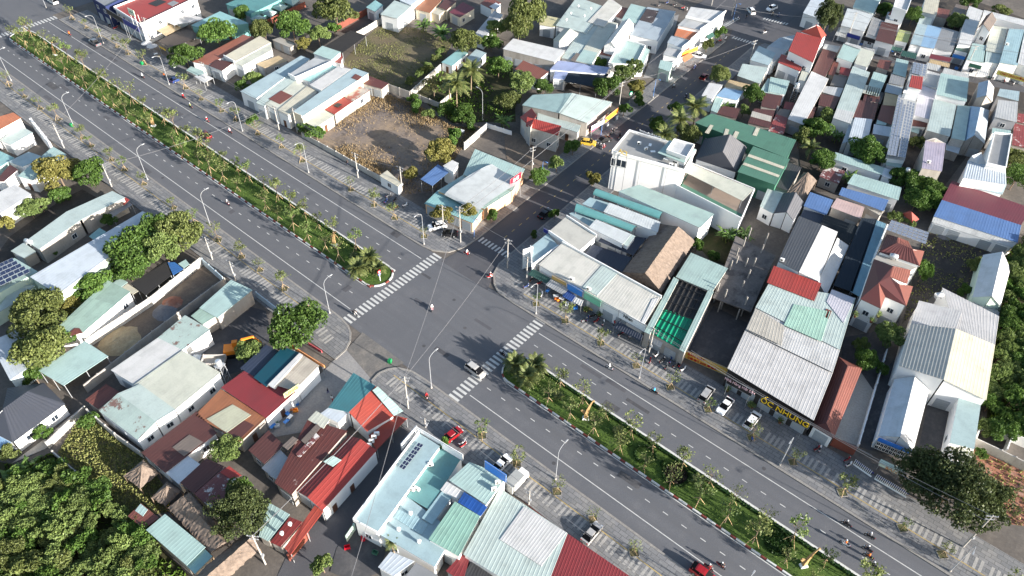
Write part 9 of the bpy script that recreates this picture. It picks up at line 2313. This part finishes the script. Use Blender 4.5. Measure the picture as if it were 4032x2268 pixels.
def dump_truck(x, y, rz):
    o = thing('dump_truck', 'dump truck with empty steel tipper bed beside the cream warehouse roof', 'truck', (x, y, .05), rz)
    w = paint('paint_truckblue', (120, 130, 140))
    b = MB(); b.box((2.5, 0, 1.45), (1.7, 2.2, 1.7), taper=.94); c = link('cab', b.mesh('cab', w), o)
    b = MB(); b.box((3.33, 0, 1.75), (.06, 1.9, .75)); link('windscreen', b.mesh('windscreen', M_glass), c)
    b = MB(); b.box((0, 0, .75), (6.4, .9, .3)); link('chassis', b.mesh('chassis', M_black), o)
    for cc, ss in (((-.8, 0, 1.1), (4.4, 2.3, .12)), ((-.8, 1.12, 1.6), (4.4, .1, 1.0)), ((-.8, -1.12, 1.6), (4.4, .1, 1.0)), ((1.4, 0, 1.7), (.1, 2.3, 1.2)), ((-3.0, 0, 1.55), (.1, 2.3, .9))):
        b = MB(); b.box(cc, ss); link('bed_panel', b.mesh('bed_panel', M_conc), o)
    for x_ in (2.4, -.9, -2.1):
        for s in (-1, 1):
            b = MB(); b.tube([(x_, s * .85, .48), (x_, s * 1.15, .48)], .48, 12); link('wheel', b.mesh('wheel', M_tyre), o)
excavator(*EXCAVATOR)
dump_truck(*DUMPER)
# blue fascia and dark window row of the white workshop, rafters of the emerald roof
o = BUILT['white gabled workshop with blue fascia and a row of dark windows']
p, q = Vector(WORKSHOP[0]), Vector(WORKSHOP[1]); dd = (q - p).normalized(); a = math.atan2(dd.y, dd.x)
c0 = Vector((o.location.x, o.location.y))
b = MB(); b.box((0, 0, 3.4), ((q - p).length - .4, .12, .9)); m_ = (p + q) / 2 - c0; link('fascia', b.mesh('fascia', BOARD['bluetop']), o, (m_.x + dd.y * .2, m_.y - dd.x * .2, 0), a)
for k in range(8):
    for j in range(2):
        t = p.lerp(q, (k + 1.2) / 10) - c0
        w = link('window', win_mesh('window'), o, (t.x + dd.y * .12, t.y - dd.x * .12, 1.1 + j * 1.0), a, (.55, 1, .72)); link('pane', win_mesh('pane'), w)
o = BUILT['white three storey academy building with tiled roof terrace']
p, q = Vector(ACADEMY[0]), Vector(ACADEMY[1]); dd = (q - p).normalized(); a = math.atan2(dd.y, dd.x); c0 = Vector((o.location.x, o.location.y))
for t_, z_, s_ in ((.15, 8.9, (2.4, 1, 1.7)), (.045, 8.7, (1.1, 1, 1.9))):
    t = p.lerp(q, t_) - c0
    w = link('window', win_mesh('window'), o, (t.x + dd.y * .02 - .0, t.y - dd.x * .02, z_), a, s_); link('pane', win_mesh('pane'), w)
for t_ in (.42, .78):
    t = p.lerp(q, t_) - c0
    b = MB(); b.tube([(t.x + dd.y * .05, t.y - dd.x * .05, .2), (t.x + dd.y * .05, t.y - dd.x * .05, 11)], .06, 5); link('drain_pipe', b.mesh('drain_pipe', M_post), o)
o = BUILT['mint and emerald open roofed shop beside the land sale yard']
for k, (e0, e1) in enumerate(RAFTERS):
    b = MB(); e0_ = Vector(e0) - Vector((o.location.x, o.location.y, 0)); e1_ = Vector(e1) - Vector((o.location.x, o.location.y, 0))
    b.tube([e0_, e1_], .09, 4); link('rafter', b.mesh('rafter', M_black), o)
# small box truck beside the blue signboard
def box_truck(x, y, rz):
    o = thing('box_truck', 'small white box truck parked beside the blue roof signboard', 'truck', (x, y, .15), rz)
    b = MB(); b.box((1.9, 0, 1.2), (1.4, 1.8, 1.5), taper=.92); c = link('cab', b.mesh('cab', M_white), o)
    b = MB(); b.box((2.58, 0, 1.5), (.06, 1.5, .6)); link('windscreen', b.mesh('windscreen', M_glass), c)
    b = MB(); b.box((-.6, 0, 1.7), (3.4, 2.0, 2.2)); link('cargo_box', b.mesh('cargo_box', surface('truck_box', (150, 152, 150), dirt=.4, tint=0)), o)
    b = MB(); b.box((0, 0, .5), (5, .8, .2)); link('chassis', b.mesh('chassis', M_black), o)
    for x_ in (1.8, -1.4):
        for s in (-1, 1):
            b = MB(); b.tube([(x_, s * .7, .38), (x_, s * .95, .38)], .38, 12); link('wheel', b.mesh('wheel', M_tyre), o)
box_truck(*BOXTRUCK)

# unfinished concrete frame
pts, cols = FRAME
cx = sum(p[0] for p in pts) / 4; cy = sum(p[1] for p in pts) / 4
o = thing('concrete_frame', 'unfinished grey concrete slab with bare column stubs behind the land sale yard', 'building frame', (cx, cy, 0))
b = MB(); flat(b, [(x - cx, y - cy, 3.6) for x, y, z in pts], .3); link('slab', b.mesh('slab', G_slab), o)
for x, y, h in cols:
    b = MB(); b.box((x - cx, y - cy, h / 2 + .02), (.26, .26, h)); link('column', b.mesh('column', MATS['wall_concrete']), o)
